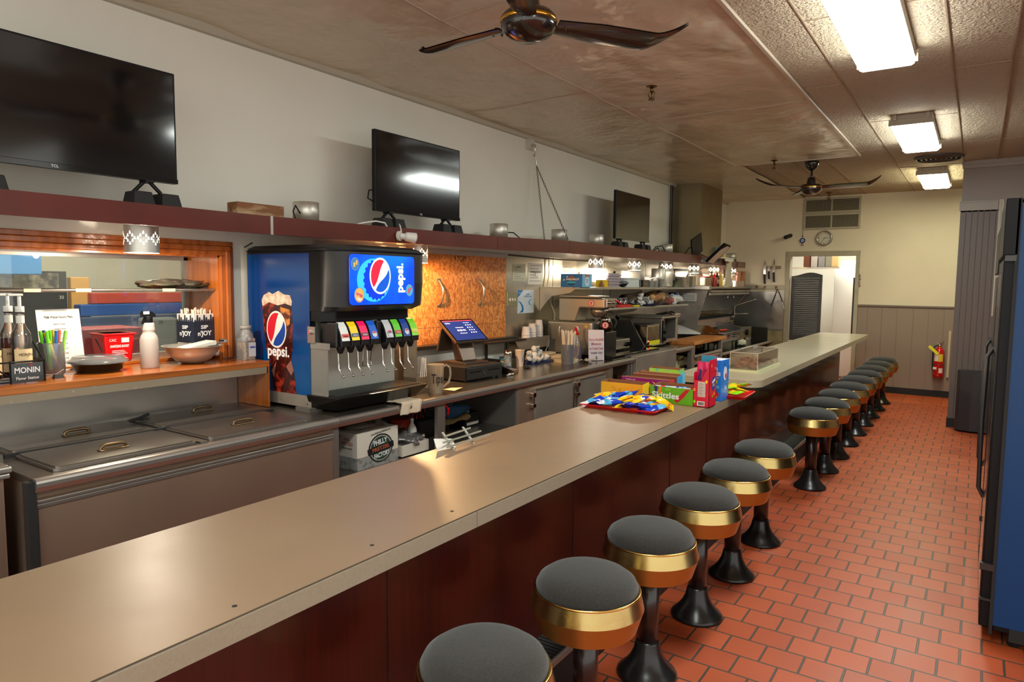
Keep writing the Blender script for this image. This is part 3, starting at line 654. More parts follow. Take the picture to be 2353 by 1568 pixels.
# fire extinguisher
ex, ey = -.415, BY-.1
t = Thing('fire_extinguisher', 'red fire extinguisher mounted on the brown wainscot', 'fire extinguisher', (ex,ey,.3))
redx = M('extinguisher_red', (200,16,18), .22, coat=.5)
t.part('tank', MB().lathe(ex,ey,[(0,.3),(.062,.302),(.066,.312),(.066,.66),(.058,.70),(.035,.725),(.02,.735),(.02,.75)],36), redx)
t.part('base_ring', MB().lathe(ex,ey,[(.0665,.312),(.0675,.32),(.0675,.335),(.0665,.34)],36), M('red_ring',(150,14,16),.4))
def wrap(a0, a1, z0, z1, r, n=10, cx=ex, cy=ey, m=0):
    b = MB(); b.grid(n,1,lambda u,v:(cx+r*math.sin(a0+(a1-a0)*u), cy-r*math.cos(a0+(a1-a0)*u), z0+(z1-z0)*v),m); return b
t.part('label', wrap(-1.0,-.1,.54,.64,.0668), paper); t.part('label', wrap(-.05,.85,.535,.645,.0668), M('yellow_label',(232,200,60),.5)); t.part('label', wrap(.1,.9,.37,.44,.0668), paper); t.part('label', MB().box(ex-.066,ex-.02,ey-.0675,ey-.064,.42,.455), paper)
t.part('band', MB().lathe(ex,ey,[(.067,.485),(.068,.487),(.068,.495),(.067,.497)],36), M('grey_band',(110,60,60),.5))
b = MB(); b.cyl(ex,ey,.75,.775,.018); b.rod((ex,ey,.77),(ex+.05,ey-.05,.80),.006); b.rod((ex,ey,.785),(ex+.055,ey-.045,.83),.006); b.rod((ex,ey,.785),(ex-.04,ey,.8),.007); t.part('valve', b, chrome)
b = MB(); b.tube([(ex-.02,ey,.765),(ex-.06,ey-.02,.75),(ex-.078,ey-.02,.68),(ex-.076,ey-.02,.5),(ex-.07,ey-.02,.40)],.009); t.part('hose', b, blkm)
b = MB(); b.T = Matrix.Translation((ex-.07,ey-.075,.70)) @ Matrix.Rotation(-.8,4,'Y'); b.box(-.02,.02,-.001,.001,-.08,.08); t.part('tag', b, M('tag_yellow',(230,226,40),.5))
t.part('bracket', MB().box(ex-.03,ex+.03,ey+.06,BY-.012,.6,.64), blkm)
# louvred saloon doors in the doorway
sal = M('charcoal_door_paint', (62,62,64), .5)
def louvre(x0, x1, z0, z1, yl_, lab, rz=0):
    t = Thing('saloon_door', lab, 'swing door', (x0,yl_,z0), rz, 'louvred swing doors in the doorway'); W = x1-x0; H = z1-z0
    b = MB(); b.box(0,.05,.001,.029,0,H-.091); b.box(W-.05,W,.001,.029,0,H-.091); b.box(.051,W-.051,.001,.029,0,.09)
    pts = [(W*k/14, H-.03+.03*math.sin(PI*(k/14*1.6-.5)))for k in range(15)]
    b.prism([(x,z) for x,z in pts]+[(W,H-.09),(0,H-.09)],'y',0,.03); t.part('frame', b, sal, .003)
    b = MB(); n = 30
    for k in range(n):
        z = .09+(H-.18)*k/n; b.hexa([(.05,.004,z),(W-.05,.004,z),(W-.05,.009,z),(.05,.009,z)],[(.05,.022,z+.028),(W-.05,.022,z+.028),(W-.05,.027,z+.028),(.05,.027,z+.028)])
    t.part('slats', b, sal)
louvre(-2.525,-2.06,.72,1.82,BY+.06,'wide charcoal louvred swing door closed across the left of the doorway')
louvre(-1.60,-1.2,.72,1.80,BY+.16,'charcoal louvred swing door folded open at the right of the doorway', math.radians(80))
b = MB(); b.box(-2.1,-1.6,13.2,13.28,.02,2.05); t = Thing('storage_door','plain white door standing in the bright back room','door',(-1.85,13.2,0)); t.part('panel', b, M('cool_white',(236,238,232),.5), .01); t.part('handle', MB().box(-1.72,-1.64,13.14,13.2,1.17,1.21), chrome)
for i,(x,c_) in enumerate((( -2.53,(120,70,50)),(-2.41,(206,200,200)),(-2.29,(150,150,156)),(-2.18,(150,150,136)),(-2.08,(236,206,150)))):
    solo('storage_box', MB().box(x,x+.1,12.75,13.0,1.93,2.16), M('box_%d'%i,c_,.7), ('brown','pale grey','blue grey','olive grey','cream')[i]+' box on the high shelf inside the back room', 'box')
solo('storage_shelf', MB().box(-2.75,-1.95,12.7,13.1,1.9,1.925), chrome, 'wire shelf high in the back room seen through the doorway', 'shelf')
b = MB(); b.box(-2.4,-1.3,12.6,12.9,2.62,2.69); solo('unseen_room_light', b, M('back_room_lamp',(255,250,236),.5,emis=16), 'ceiling light inside the back room beyond the doorway', 'light')
# dark boxy television standing on the floor by the partition
t = Thing('floor_television', 'dark grey bulky television standing on the floor against the partition', 'television', (0,9.15,0), 0)
dk = M('dark_grey_plastic', (44,43,45), .5, bump=(120,.1))
t.part('case', MB().prism([(-.14,.03),(-.12,-.06),(.0,-.1),(.40,-.1),(.45,.03),(.45,.13),(-.14,.13)],'z',.02,.68), dk, .01)
b = MB(); b.box(.12,.4,-.125,-.095,.08,.62); t.part('back_hump', b, dk, .01); b = MB(); b.box(.16,.38,-.13,-.12,.53,.56); b.box(.15,.38,-.13,-.12,.1,.2); t.part('recess', b, blkm)
b = MB()
for k in range(5): b.box(-.09,.0,-.062-.0,-.058,.09+.016*k,.096+.016*k)
t.part('vent_slots', b, blkm)
# ================= COOLERS at the right =================
navy = M('navy_side_panel', (2,58,108), .34, spec=.35, bump=(200,.05))
def cooler(y0, y1, zt, lab, near):
    t = Thing('drink_cooler', lab, 'drink cooler', (.5,(y0+y1)/2,0), group='tall drink coolers along the right')
    t.part('cabinet', MB().box(.137,.95,y0+.02,y1,.06,zt), blk, .006)
    t.part('side_panel', MB().box(.137,.93,y0+.008,y0+.02,.09,zt-.02), navy)
    t.part('side_trim', MB().box(.124,.137,y0+.0,y0+.02,.05,zt), blkm)
    t.part('kick_plate', MB().box(.2,.93,y0+.01,y0+.02,.03,.1), blkm)
    d = t.part('door', MB().box(.085,.13,y0+.02,y1-.01,.07,zt-.26), blk, .006)
    t.part('door_glass', MB().box(.083,.085,y0+.08,y1-.07,.14,zt-.32), blkg, parent=d)
    t.part('header', MB().box(.08,.136,y0,y1-.005,zt-.245,zt), blk, .004)
    b = MB(); b.tube([(.085,y1-.05,.5),(.06,y1-.05,.55),(.055,y1-.05,.9),(.06,y1-.05,1.25),(.085,y1-.05,1.3)],.011); t.part('handle', b, M('handle_grey',(70,72,74),.35,.6), parent=d)
    hm = M('dark_hinge',(70,68,66),.35,.8); t.part('hinge', MB().box(.09,.13,y0-.002,y0+.03,zt-.27,zt-.245), hm); t.part('hinge', MB().box(.075,.13,y0-.002,y0+.018,.34,.37), hm); t.part('hinge', MB().box(.08,.125,y0-.002,y0+.018,.2,.21), hm)
    for x in (.22,.9):
        for y in (y0+.06,y1-.06): t.part('leveling_foot', MB().cyl(x,y,0,.06,.025), blkm)
cooler(3.69, 4.42, 1.995, 'near tall black cooler with a navy blue side at the right edge', True)
cooler(4.46, 5.2, 1.93, 'second tall black cooler standing right behind the near one', False)
# ================= BAR COUNTERS =================
lam = M('beige_laminate', (133,109,85), .4, bump=(30,.03), var=(2.2,.06), rv=.05, spec=.4)
lame = M('laminate_edge', (140,130,112), .42, var=(160,.07))
lam2 = M('pale_laminate', (176,166,140), .26, var=(2,.05), spec=.6)
cherry = two('cherry_laminate', (66,14,7), (48,10,6), 90, 'noise', .35, .7, .3, stretch=(1,1,.03), coat=.1)
cherry2 = two('dark_cherry_laminate', (72,26,12), (48,18,8), 40, 'noise', .35, .7, .2, stretch=(1,1,.04), coat=.3)
BX = -1.42
t = Thing('bar_counter', 'long beige laminate bar counter in the foreground', 'bar counter', (-1.5,1.8,0))
t.part('countertop', MB().box(-1.87,-1.252,-1.2,4.6,.855,.903), lam, .003)
b = MB()
for y0, y1 in ((-1.2,1.664),(1.668,3.905),(3.909,4.45),(4.453,4.6)): b.box(-1.2525,-1.247,y0,y1,.852,.9)
b.box(-1.87,-1.247,4.6,4.604,.852,.9)
t.part('edge_band', b, lame)
t.part('seam_line', MB().box(-1.2535,-1.2505,-1.2,4.6,.9028,.9036), M('seam_dark',(60,44,34),.8))
t.part('front_panel', MB().box(-1.80,BX,-1.2,5.13,.0,.853), cherry)
b = MB()
for y in (.35,1.45,2.6,3.75,4.4): b.box(BX-.001,BX+.0015,y-.002,y+.002,.17,.853)
t.part('panel_joint', b, M('joint_dark',(30,8,5),.6))
t.part('bolt_hole', MB().cyl(-1.30,.86,.9031,.9036,.006,n=10).cyl(-1.31,1.28,.9031,.9036,.006,n=10).cyl(-1.31,1.62,.9031,.9036,.006,n=10), INK)
def step(y0, y1, lab):
    t = Thing('foot_rest', lab, 'foot rest', (-1.345,(y0+y1)/2,0))
    t.part('platform', MB().box(BX,-1.275,y0,y1,0,.155), black_rub)
    b = MB(); y = y0+.01
    while y < y1-.02: b.box(BX+.004,-1.285,y,y+.012,.155,.159); y += .022
    t.part('ribbed_tread', b, black_rub)
    t.part('steel_nosing', MB().box(-1.285,-1.271,y0,y1,.135,.162), steel, .002)
step(-1.2,5.1,'black ribbed foot step with steel nosing along the near bar'); step(5.2,9.6,'black ribbed foot step along the far bar counter')
t = Thing('bar_counter', 'far pale bar counter with rounded corner carrying the pastry box', 'bar counter', (-1.6,7.9,0))
P = rrect(-1.90,-1.25,5.0,10.95,.11,8); t.part('countertop', MB().prism(P,'z',.876,.926), lam2, .002)
t.part('front_panel', MB().box(-1.84,BX,5.14,9.62,0,.876), cherry2)
t.part('kick_strip', MB().box(BX-.001,BX+.004,5.14,9.62,0,.1), black_rub)
# ================= STOOLS =================
fabric = M('charcoal_wool', (46,44,41), .95, bump=(420,.6,.003), var=(160,.28), sheen=.25, spec=.2)
lowgold = M('copper_toned_band', (186,136,66), .34, .85, bump=(9,.08), rv=.06)
NY = [1.44,2.03,2.58,3.19,3.765,4.37]; FY = [5.81+.605*k for k in range(9)]
NL = ['nearest round bar stool, cut off by the bottom of the photo','second nearest round bar stool, its pedestal base out of frame','third bar stool from the front, its flared base at the bottom edge','fourth bar stool from the front along the near counter','fifth bar stool from the front along the near counter','last bar stool of the near counter, before the gap']
FL = ['first stool of the far counter, standing alone after the gap']+[n+' bar stool of the far counter row' for n in ('second','third','fourth','fifth','sixth','seventh')]+['next to last bar stool before the back wall','farthest bar stool, in front of the brown wainscot']
def stool(x, y, lab):
    t = Thing('bar_stool', lab, 'bar stool', (x,y,0), 0, 'bar stools along the counters')
    t.part('cushion', MB().lathe(0,0,[(0,.645),(.05,.644),(.10,.638),(.14,.626),(.165,.608),(.175,.588),(.172,.572),(.165,.565)][::-1],56), fabric)
    t.part('rim', MB().lathe(0,0,[(.16,.562),(.178,.566),(.184,.574),(.182,.58),(.170,.574)],56), M('bright_brass_rim',(216,176,96),.2,1))
    t.part('seat_band', MB().open_lathe(0,0,[(.1945,.520),(.182,.574)],64), gold)
    t.part('seat_band', MB().open_lathe(0,0,[(.172,.447),(.1945,.520)],64).lathe(0,0,[(.04,.446),(.172,.447)],64), lowgold, label='lower copper toned band')
    t.part('pedestal', MB().cyl(0,0,.12,.45,.0435,n=32), M('dark_pedestal',(36,22,18),.3,coat=.3))
    t.part('base', MB().lathe(0,0,[(.122,0),(.124,.01),(.118,.02),(.095,.04),(.072,.07),(.056,.105),(.049,.14),(.046,.15),(.0,.151)],40), iron)
    return t.r
s0 = stool(-1.05, NY[0], NL[0])
for y, l in list(zip(NY,NL))[1:]: copy_tree(s0, (-1.05,y,0), l, rz=random.uniform(0,6))
for y, l in zip(FY,FL): copy_tree(s0, (-1.03,y,0), l, rz=random.uniform(0,6))
# ================= THINGS ON THE BARS =================
# white menu rack standing on the far edge of the near bar
t = Thing('menu_rack', 'white slatted rack holding papers on the back edge of the near bar', 'rack', (-1.84,2.36,.903))
rk = M('rack_enamel', (150,148,136), .35)
b = MB()
for z, x0, x1, ya, yb in ((.918,-1.80,-1.80,2.19,2.50),(.935,-1.82,-1.83,2.19,2.47),(.952,-1.84,-1.86,2.22,2.43)):
    b.hexa([(x0-.002,ya,z),(x0+.002,ya,z),(x1+.002,yb,z),(x1-.002,yb,z)],[(x0-.002,ya,z+.007),(x0+.002,ya,z+.007),(x1+.002,yb,z+.007),(x1-.002,yb,z+.007)])
t.part('slats', b, rk)
b = MB()
for y in (2.24,2.38): b.hexa([(-1.81,y-.005,.903),(-1.80,y-.005,.903),(-1.80,y+.005,.903),(-1.81,y+.005,.903)],[(-1.868,y-.005,.968),(-1.862,y-.005,.968),(-1.862,y+.005,.968),(-1.868,y+.005,.968)])
t.part('upright', b, rk)
b = MB(); b.grid(5,4,lambda u,v:(-1.835+.02*u*u-.02*v, 2.17+.10*u, .904+.05*v*(1-.3*u))); solo('folded_paper', b, paper, 'crumpled white paper tucked into the left end of the menu rack', 'paper')
# candy display
def openbox(name, lab, cat, x0, x1, y0, y1, z, hf, hb, out, front, end=None, group='open candy cartons on the bar', tilt=0, backc=None):
    """display carton, front face towards -y, printed outside, brown inside"""
    cx, cy = (x0+x1)/2, (y0+y1)/2
    t = Thing(name, lab, cat, (cx,cy,z), tilt, group); W = x1-x0; D = y1-y0; th = .0025
    b = MB(); b.box(-W/2,W/2,-D/2,D/2,0,th); b.box(-W/2,W/2,-D/2,-D/2+th,0,hf); b.box(-W/2,W/2,D/2-th,D/2,0,hb)
    for x in (-W/2, W/2-th): b.prism([(-D/2,0),(D/2,0),(D/2,hb),(-D/2,hf)],'x',x,x+th)
    t.part('carton', b, cardb)
    p = MB(); p.box(-W/2,W/2,-D/2-.0012,-D/2,0.001,hf-.001); t.part('front_print', p, out)
    p = MB(); p.prism([(-D/2,0),(D/2,0),(D/2,hb),(-D/2,hf)],'x',W/2,W/2+.001); t.part('end_print', p, end or out)
    if backc: t.part('back_print', MB().box(-W/2,W/2,D/2,D/2+.001,0,hb), backc)
    return t, W, D
yel = two('yellow_carton_print', (236,176,20), (242,160,10), 3); grn = M('green_carton_print', (96,170,20), .4)
def packet_mesh(L, W, T, mats, split, seed):
    rnd = Vector((seed*3.7,seed*1.3,0)); b = MB(); nu, nv = 14, 6
    for sgn in (1,-1):
        def fn(u, v):
            x = (u-.5)*L*1.2; y = (v-.5)*W*(.95+.06*math.sin(u*9+seed)); e = max(0,math.sin(PI*min(1,max(0,(u-.08)/.84))))**.5*math.sin(PI*v)**.6
            n = noise.noise(Vector((u*4,v*3,0))+rnd); return (x, y, sgn*T*e*.5*(1+.4*n)+.16*T*n+.06*L*(u-.5)**2*(1 if seed % 2 else -1))
        b.grid(nu, nv, fn if sgn > 0 else (lambda u,v: fn(1-u,v)))
    for k, f in enumerate(b.f):
        c = sum(b.v[i][0] for i in f)/4/L+.5 + .12*noise.noise(Vector((b.v[f[0]][0]*40,b.v[f[0]][1]*40,seed)))
        b.m[k] = 0 if c < split[0] else (1 if c < split[1] else 2)
    return b.mesh('packet', mats)
cb = M('blue_wrapper', (20,60,190), .22, coat=.4); cn = M('navy_wrapper', (14,24,92), .22, coat=.4); cs = M('sky_wrapper', (80,170,220), .25, coat=.4); cy_ = M('yellow_wrapper', (246,200,20), .25, coat=.3); cw = M('white_wrapper', (220,224,230), .3)
cg = M('lime_wrapper', (140,220,20), .25, coat=.3); cr = M('red_wrapper', (220,40,40), .25, coat=.3); cpk = M('magenta_wrapper', (216,20,90), .25, coat=.3); co = M('orange_wrapper', (240,130,20), .3, coat=.3)
PB = [packet_mesh(.13,.05,.03,[cn,cb,cs],(.3,.75),1), packet_mesh(.12,.055,.03,[cs,cb,cn],(.35,.8),2), packet_mesh(.12,.05,.028,[cw,cs,cb],(.2,.6),3)]
PY_ = [packet_mesh(.12,.05,.03,[cy_,co,cy_],(.55,.7),4), packet_mesh(.12,.045,.028,[cy_,cw,cb],(.55,.75),5)]
def packet(me, loc, rot, lab, group):
    o = bpy.data.objects.new('candy_packet', me); C.objects.link(o); o.location = loc; o.rotation_euler = rot; tag(o, lab, 'candy', group); return o
def tray(n, lab, cx, cy, z, L, W, rz):
    b = MB(); b.T = Matrix.Rotation(rz,4,'Z')
    rings = [(1,.020),(.975,.022),(.93,.004),(.93,.0)]; outs = [(.99,.017),(.92,0)]
    def ring(s, zz): e = (1-s)*min(L,W)/2*2; return [(x,y,zz) for x,y in rrect(-L/2+e,L/2-e,-W/2+e,W/2-e,.02,4)]
    R1 = [ring(1,.02), ring(.985,.022), ring(.93,.004)]; O = [ring(1,.018), ring(.935,0)]
    k = len(R1[0])
    for A, B_ in ((R1[0],R1[1]),(R1[1],R1[2]),(O[0],R1[0]),(O[1],O[0])):
        b.add(A+B_, [(i,(i+1)%k,(i+1)%k+k,i+k) for i in range(k)])
    b.add(R1[2],[tuple(range(k))]); b.add(O[1],[tuple(range(k))[::-1]])
    return solo(n, b, redp, lab, 'tray', (0,0,0)), b
tr, _ = tray('serving_tray', 'red plastic tray of blue and yellow snack packets on the near bar', 0, 0, 0, .46, .31, 0)
tr.location = (-1.63,3.6,.9035); tr.rotation_euler = (0,0,math.radians(1))
random.seed(11)
for i in range(22):
    u = (i % 8)/7; rowk = i//8
    x = -1.80+.36*u+random.uniform(-.01,.01); y = 3.50+.085*rowk+random.uniform(-.015,.015); z = .925+.012*rowk+random.uniform(0,.012)+.008*(1-abs(2*u-1))
    isy = random.random() < (.2 if u < .6 else .5)
    packet(random.choice(PY_ if isy else PB), (x,y,z), (random.uniform(-.5,.5),random.uniform(-.35,.1),math.radians(random.uniform(35,65))), ('yellow and orange' if isy else 'blue')+' wrapped snack packet lying in the pile on the red tray', ('yellow' if isy else 'blue')+' snack packets on the red tray')
packet(PY_[0], (-1.79,3.66,.952), (0,.0,.2), 'yellow snack packet lying flat at the back left corner of the red tray', 'loose packets at the tray edge')
packet(PY_[0], (-1.40,3.60,.952), (1.0,.5,1.1), 'yellow snack packet standing on its corner at the right end of the red tray', 'loose packets at the tray edge')
t, W, D = openbox('candy_carton', 'plain yellow candy carton with a handwritten mark behind the tray of packets', 'carton', -1.955,-1.675,3.92,4.02,.9035,.088,.094, yel, None, M('yellow_edge',(250,214,30),.4), tilt=math.radians(1))
b = MB(); f = -D/2-.0018; b.tube([(-.07,f,.055),(-.055,f,.06),(-.045,f,.05),(-.048,f,.035),(-.065,f,.02),(-.05,f,.022),(-.04,f,.018)],.0008,4); b.tube([(.0,f,.052),(-.012,f,.05),(-.014,f,.035),(-.004,f,.024),(.006,f,.03)],.0008,4); t.part('pen_mark', b, INK)
t, W, D = openbox('candy_carton', 'green fruit candy carton with white Skittles lettering', 'carton', -1.605,-1.335,3.875,4.03,.9035,.098,.104, grn, None, M('red_end_print',(200,20,30),.4), tilt=math.radians(-2))
f = -D/2-.0025
t.text('lettering', 'Skittles', (-.035,f,.045), X3, Z3, .05, WINK, bold=.001, width=.17); t.text('lettering', 'SOUR', (-.02,f,.082), X3, Z3, .013, M('lime_ink',(190,230,60),.5), width=.03)
b = MB(); pts = [(.02,.02),(.05,.05),(.09,.093),(.115,.093),(.08,.045),(.04,.008)]; b.plate((0,-D/2-.0012,0),X3,Z3,pts,.0006); t.part('rainbow_band', b, M('rainbow_red',(190,20,30),.4))
b = MB(); b.plate((0,-D/2-.0012,0),X3,Z3,[(-.11,.096),(-.085,.096),(-.09,.06),(-.075,.03),(-.095,.04)],.0006); t.part('rainbow_band', b, M('rainbow_purple',(60,20,110),.4))
b = MB(); b.plate((0,-D/2-.0012,0),X3,Z3,[(-.075,.096),(-.06,.096),(-.065,.07),(-.06,.05),(-.08,.06)],.0006); t.part('rainbow_band', b, M('rainbow_orange',(240,120,20),.4))
for i in range(7): packet(packet_mesh(.10,.04,.012,[cw,cb if i%2 else cr,cs],(.5,.7),20+i), (-1.56+.03*i,3.95,.985-.004*(i%3)), (.5,0,.1+.1*i), 'thin white printed candy bag standing in the green carton', 'candy bags in the green carton')
OB = [('purple candy carton with a toothed edge behind the yellow carton',-1.93,-1.60,4.19,4.28,.094,.09,M('purple_carton_print',(142,16,110),.4),M('red_strip',(226,40,60),.4)),
      ('torn brown candy carton with a rainbow striped end, third row back',-1.93,-1.615,4.38,4.48,.096,.1,M('brown_face',(120,64,40),.8),two('rainbow_end',(40,160,220),(220,50,60),26,'wave',.4,.6)),
      ('brown open candy carton with a light blue end near the tall pink box',-1.93,-1.645,4.56,4.66,.098,.102,M('brown_face',(120,64,40),.8),M('sky_end',(110,196,224),.4))]
# these stand on the bar end, so the last carton is pulled onto the slab
for k,(l,x0,x1,y0,y1,hf,hb,m1,m2) in enumerate(OB):
    y0 -= (.0,.03,.075)[k]; y1 -= (.0,.03,.075)[k]
    if k == 0: y0, y1 = 4.17, 4.26
    t, W, D = openbox('candy_carton', l, 'carton', x0,x1,y0,y1,.9035,hf,hb,m1,None,m2, tilt=math.radians(-1))
    b = MB(); n = 40
    for i in range(n): x = -W/2+W*i/n; b.plate((x,-D/2-.0005,hf),X3,Z3,[(0,0),(W/n,0),(W/n/2,.004)],.001)
    t.part('perforated_edge', b, M('paper_core',(206,170,140),.8))
    if k == 0:
        for q in range(6): p = MB(); p.plate((0,-D/2-.0012,0),X3,Z3,circ(.012,12,-.10+.045*q,.05),.0006); t.part('print_dot', p, (cy_,co,cr,cg)[q%4])
        t.text('lettering', 'THE CHEWY CANDY', (-.1,-D/2-.002,.078), X3, Z3, .01, WINK, width=.07)
    for i in range(5): packet(packet_mesh(.09,.035,.012,[(cs,cy_,cb)[(i+k)%3],cr if i%2 else co,cw],(.5,.7),40+i+7*k), (x0+.06+.045*i,(y0+y1)/2,.975), (.6,.1,.3*i), 'small coloured candy bag standing inside '+('the purple carton','the torn brown carton','the carton beside the tall pink box')[k], 'candy bags in '+('purple','torn brown','light blue ended')[k]+' carton')
t, W, D = openbox('candy_carton', 'lime green cartoon-patterned candy carton at the back of the bar display', 'carton', -1.87,-1.65,4.46+.03,4.57,.9035+.0,.125,.13, two('lime_print',(160,214,60),(70,180,190),14,'noise',.45,.6), None, M('lime_end',(120,210,120),.4), tilt=0)
# tall pink rope-candy box and blue box
t = Thing('candy_box', 'tall magenta candy box with pouches standing in its cut-open front', 'box', (-1.29,3.93,.9035), 0, 'tall candy boxes at the bar end')
mag = M('magenta_box', (206,14,50), .35); W, D, H = .092, .125, .285
b = MB(); b.box(-W/2,W/2,-D/2,-D/2+.002,0,.155); b.prism([(-W/2,.155),(-W/2+.05,.155),(W/2,.26),(W/2,.155)][::1] if False else [(-.0,.155),(W/2,.155),(W/2,.262)],'y',-D/2,-D/2+.002); b.box(W/2-.002,W/2,-D/2,D/2,0,.275); b.box(-W/2,-W/2+.002,-D/2,D/2,0,.2); b.box(-W/2,W/2,D/2-.002,D/2,0,.292); b.box(-W/2,W/2,-D/2,D/2,0,.003)
t.part('carton', b, mag)
t.part('inner_flap', MB().box(-W/2+.002,W/2-.002,D/2-.004,D/2-.002,.18,.29), M('teal_print',(30,140,170),.4))
b = MB(); b.plate((0,-D/2,0),X3,Z3,rect(-.020,.024,.06,.148),.0008); t.part('nutrition_panel', b, M('nutrition_paper',(208,190,176),.7)); nb_ = MB()
for i in range(14): nb_.plate((0,-D/2-.0008,0),X3,Z3,rect(-.017,.020-.008*((i*5)%3),.066+.0055*i,.0675+.0055*i),.0003)
t.part('nutrition_lines', nb_, M('line_ink',(90,70,66),.7))
b = MB(); b.plate((0,-D/2,0),X3,Z3,rect(-.022,.022,.008,.034),.0008); p = t.part('barcode', b, paper)
b = MB()
for i in range(12): b.plate((0,-D/2-.0008,0),X3,Z3,rect(-.016+.0028*i,-.016+.0028*i+.0012+.0006*(i%3),.012,.03),.0004)
t.part('barcode_bars', b, INK, parent=p)
b = MB(); b.plate((W/2,0,0),Y3,Z3,circ(.034,28,.012,.135,1.25),.0008); t.part('logo_oval', b, M('logo_blue',(24,50,150),.4))
t.text('lettering', 'NERDS', (W/2+.0014,.012,.148), (0,1,.35), (0,-.35,1), .02, WINK, width=.054, bold=.001); t.text('lettering', 'ROPE', (W/2+.0014,.012,.124), (0,1,.2), (0,-.2,1), .016, M('yellow_ink',(240,220,40),.5), width=.034)
for i in range(9):
    b = MB(); b.plate((W/2,0,0) if i > 3 else (0,-D/2,0), Y3 if i > 3 else X3, Z3, circ(.007,8,(-.04,.03,.035,-.038,.04,-.03,.03,-.045,.0)[i],(.1,.15,.07,.03,.22,.24,.07,.07,.06)[i],1.4),.0007); t.part('printed_candy', b, (co,cy_,cr,cg,cs)[i%5])
for dx, rot in ((-.026,.12),(.014,-.06)):
    b = MB(); b.T = Matrix.Translation((dx,-.02,.17)) @ Matrix.Rotation(rot,4,'Y')
    b.grid(6,10,lambda u,v:((u-.5)*(.036+.01*v),-.006*math.sin(PI*u)-.004*noise.noise(Vector((u*3,v*4,dx*50))),-.09+.18*v)); b.grid(6,10,lambda u,v:((.5-u)*(.036+.01*v),.006*math.sin(PI*u),-.09+.18*v))
    q = Thing('candy_pouch','red candy pouch standing '+('at the left' if dx < 0 else 'at the right')+' of the cut-open magenta box','candy',(-1.29,3.93,.9035),0,'pouches in the magenta box'); q.part('pouch', b, cpk)
    c = MB(); c.T = b.T; c.plate((0,-.0075,0),X3,Z3,[(-.008,-.06),(.010,-.05),(.012,.04),(-.006,.05)],.0006); q.part('printed_band', c, M('violet_print',(60,20,90),.4))
t = Thing('candy_box', 'tall blue taffy candy box behind the magenta one', 'box', (-1.30,4.2,.9035), 0, 'tall candy boxes at the bar end')
W, D, H = .09, .15, .25; t.part('carton', MB().box(-W/2,W/2,-D/2,D/2,0,H), M('azure_box',(20,120,220),.3), .002)
t.part('top_print', MB().box(-W/2+.002,W/2-.002,-D/2+.002,D/2-.002,H,H+.0006), M('white_top',(225,225,235),.4))
t.text('lettering', 'AIR\nHEADS', (.008,-D/2-.0008,.18), X3, Z3, .03, WINK, width=.062, bold=.0012); t.text('lettering', '6 FLAVORS', (.008,-D/2-.0008,.143), X3, Z3, .01, M('yellow_ink',(240,220,40),.5), width=.045)
for i,(x,z,m_) in enumerate(((.0,.118,cg),(.012,.09,cs),(.0,.064,M('grape_print',(90,90,150),.4)),(.01,.045,cr),(.0,.025,co))): b = MB(); b.plate((0,-D/2,0),(1,0,.1*(-1)**i),Z3,rect(-.022+x,.022+x,z-.01,z+.01),.0008); t.part('flavour_print', b, m_)
b = MB(); b.plate((W/2,0,0),Y3,Z3,circ(.035,24,.0,.165,1.2),.0007); t.part('mascot_balloon_oval', b, M('balloon_white',(226,220,230),.4)); b = MB(); b.plate((W/2+.0007,0,0),Y3,Z3,circ(.014,20,.01,.15,1.2),.0006); t.part('red_oval', b, cr)
t.part('hang_hole', MB().plate((W/2,0,0),Y3,Z3,circ(.007,14,-.02,.222),.0006), INK); t.part('fine_print', MB().plate((W/2,0,0),Y3,Z3,rect(.0,.04,.06,.105),.0006), two('print_lines',(190,210,230),(60,110,180),90,'wave',.5,.6,stretch=(.1,.1,1)))
tr2, _ = tray('serving_tray', 'second red tray with lime candy packets at the bar end', 0, 0, 0, .24, .30, 0); tr2.location = (-1.27,4.40,.9035); tr2.rotation_euler = (0,0,.05)
random.seed(3)
PG = [packet_mesh(.11,.07,.02,[cg,cy_,cg],(.4,.7),61), packet_mesh(.11,.07,.02,[cy_,cg,cr],(.5,.75),62)]
for i in range(9): packet(PG[i%2], (-1.34+.055*(i%3)+random.uniform(-.01,.01),4.30+.075*(i//3)+random.uniform(-.01,.01),.935+.012*(i//3)+.01*random.random()), (random.uniform(-.3,.3),random.uniform(-.3,.3),random.uniform(0,3)), 'lime and yellow candy packet in the second red tray', 'lime candy packets in the second tray')
# pastry box on the far bar
t = Thing('pastry_case', 'clear plastic pastry box on a cream tray on the far bar', 'pastry case', (-1.5,5.8,.926), 0)
t.part('base_tray', MB().prism(rrect(-.13,.125,-.34,.40,.03),'z',0,.018), M('cream_tray',(206,206,160),.35), .005)
b = MB(); W0, W1, D0, D1, H = -.108,.105,-.30,.36,.15; th = .003
b.box(W0,W1,D0,D0+th,.018,H); b.box(W0,W1,D1-th,D1,.018,H); b.box(W0,W0+th,D0,D1,.018,H); b.box(W1-th,W1,D0,D1,.018,H); b.box(W0,W1,D0,D1,H-th,H)
t.part('cover', b, thin('pastry_cover',(250,246,240),.05,.7,.07,(240,226,206)))
b = MB(); e = .0025
for x in (W0,W1): b.rod((x,D0,.02),(x,D0,H),e,6); b.rod((x,D1,.02),(x,D1,H),e,6); b.rod((x,D0,H),(x,D1,H),e,6)
for y in (D0,D1): b.rod((W0,y,H),(W1,y,H),e,6)
t.part('cover_edge', b, M('bright_acrylic',(226,214,196),.1,.3))
b = MB(); b.box(-.012,.012,.0,.05,H,H+.035); t.part('knob', b, clearm, .004)
pm = two('glazed_pastry', (206,140,90), (140,76,42), 30, 'noise', .4, .6, .35, bump=.4)
random.seed(5)
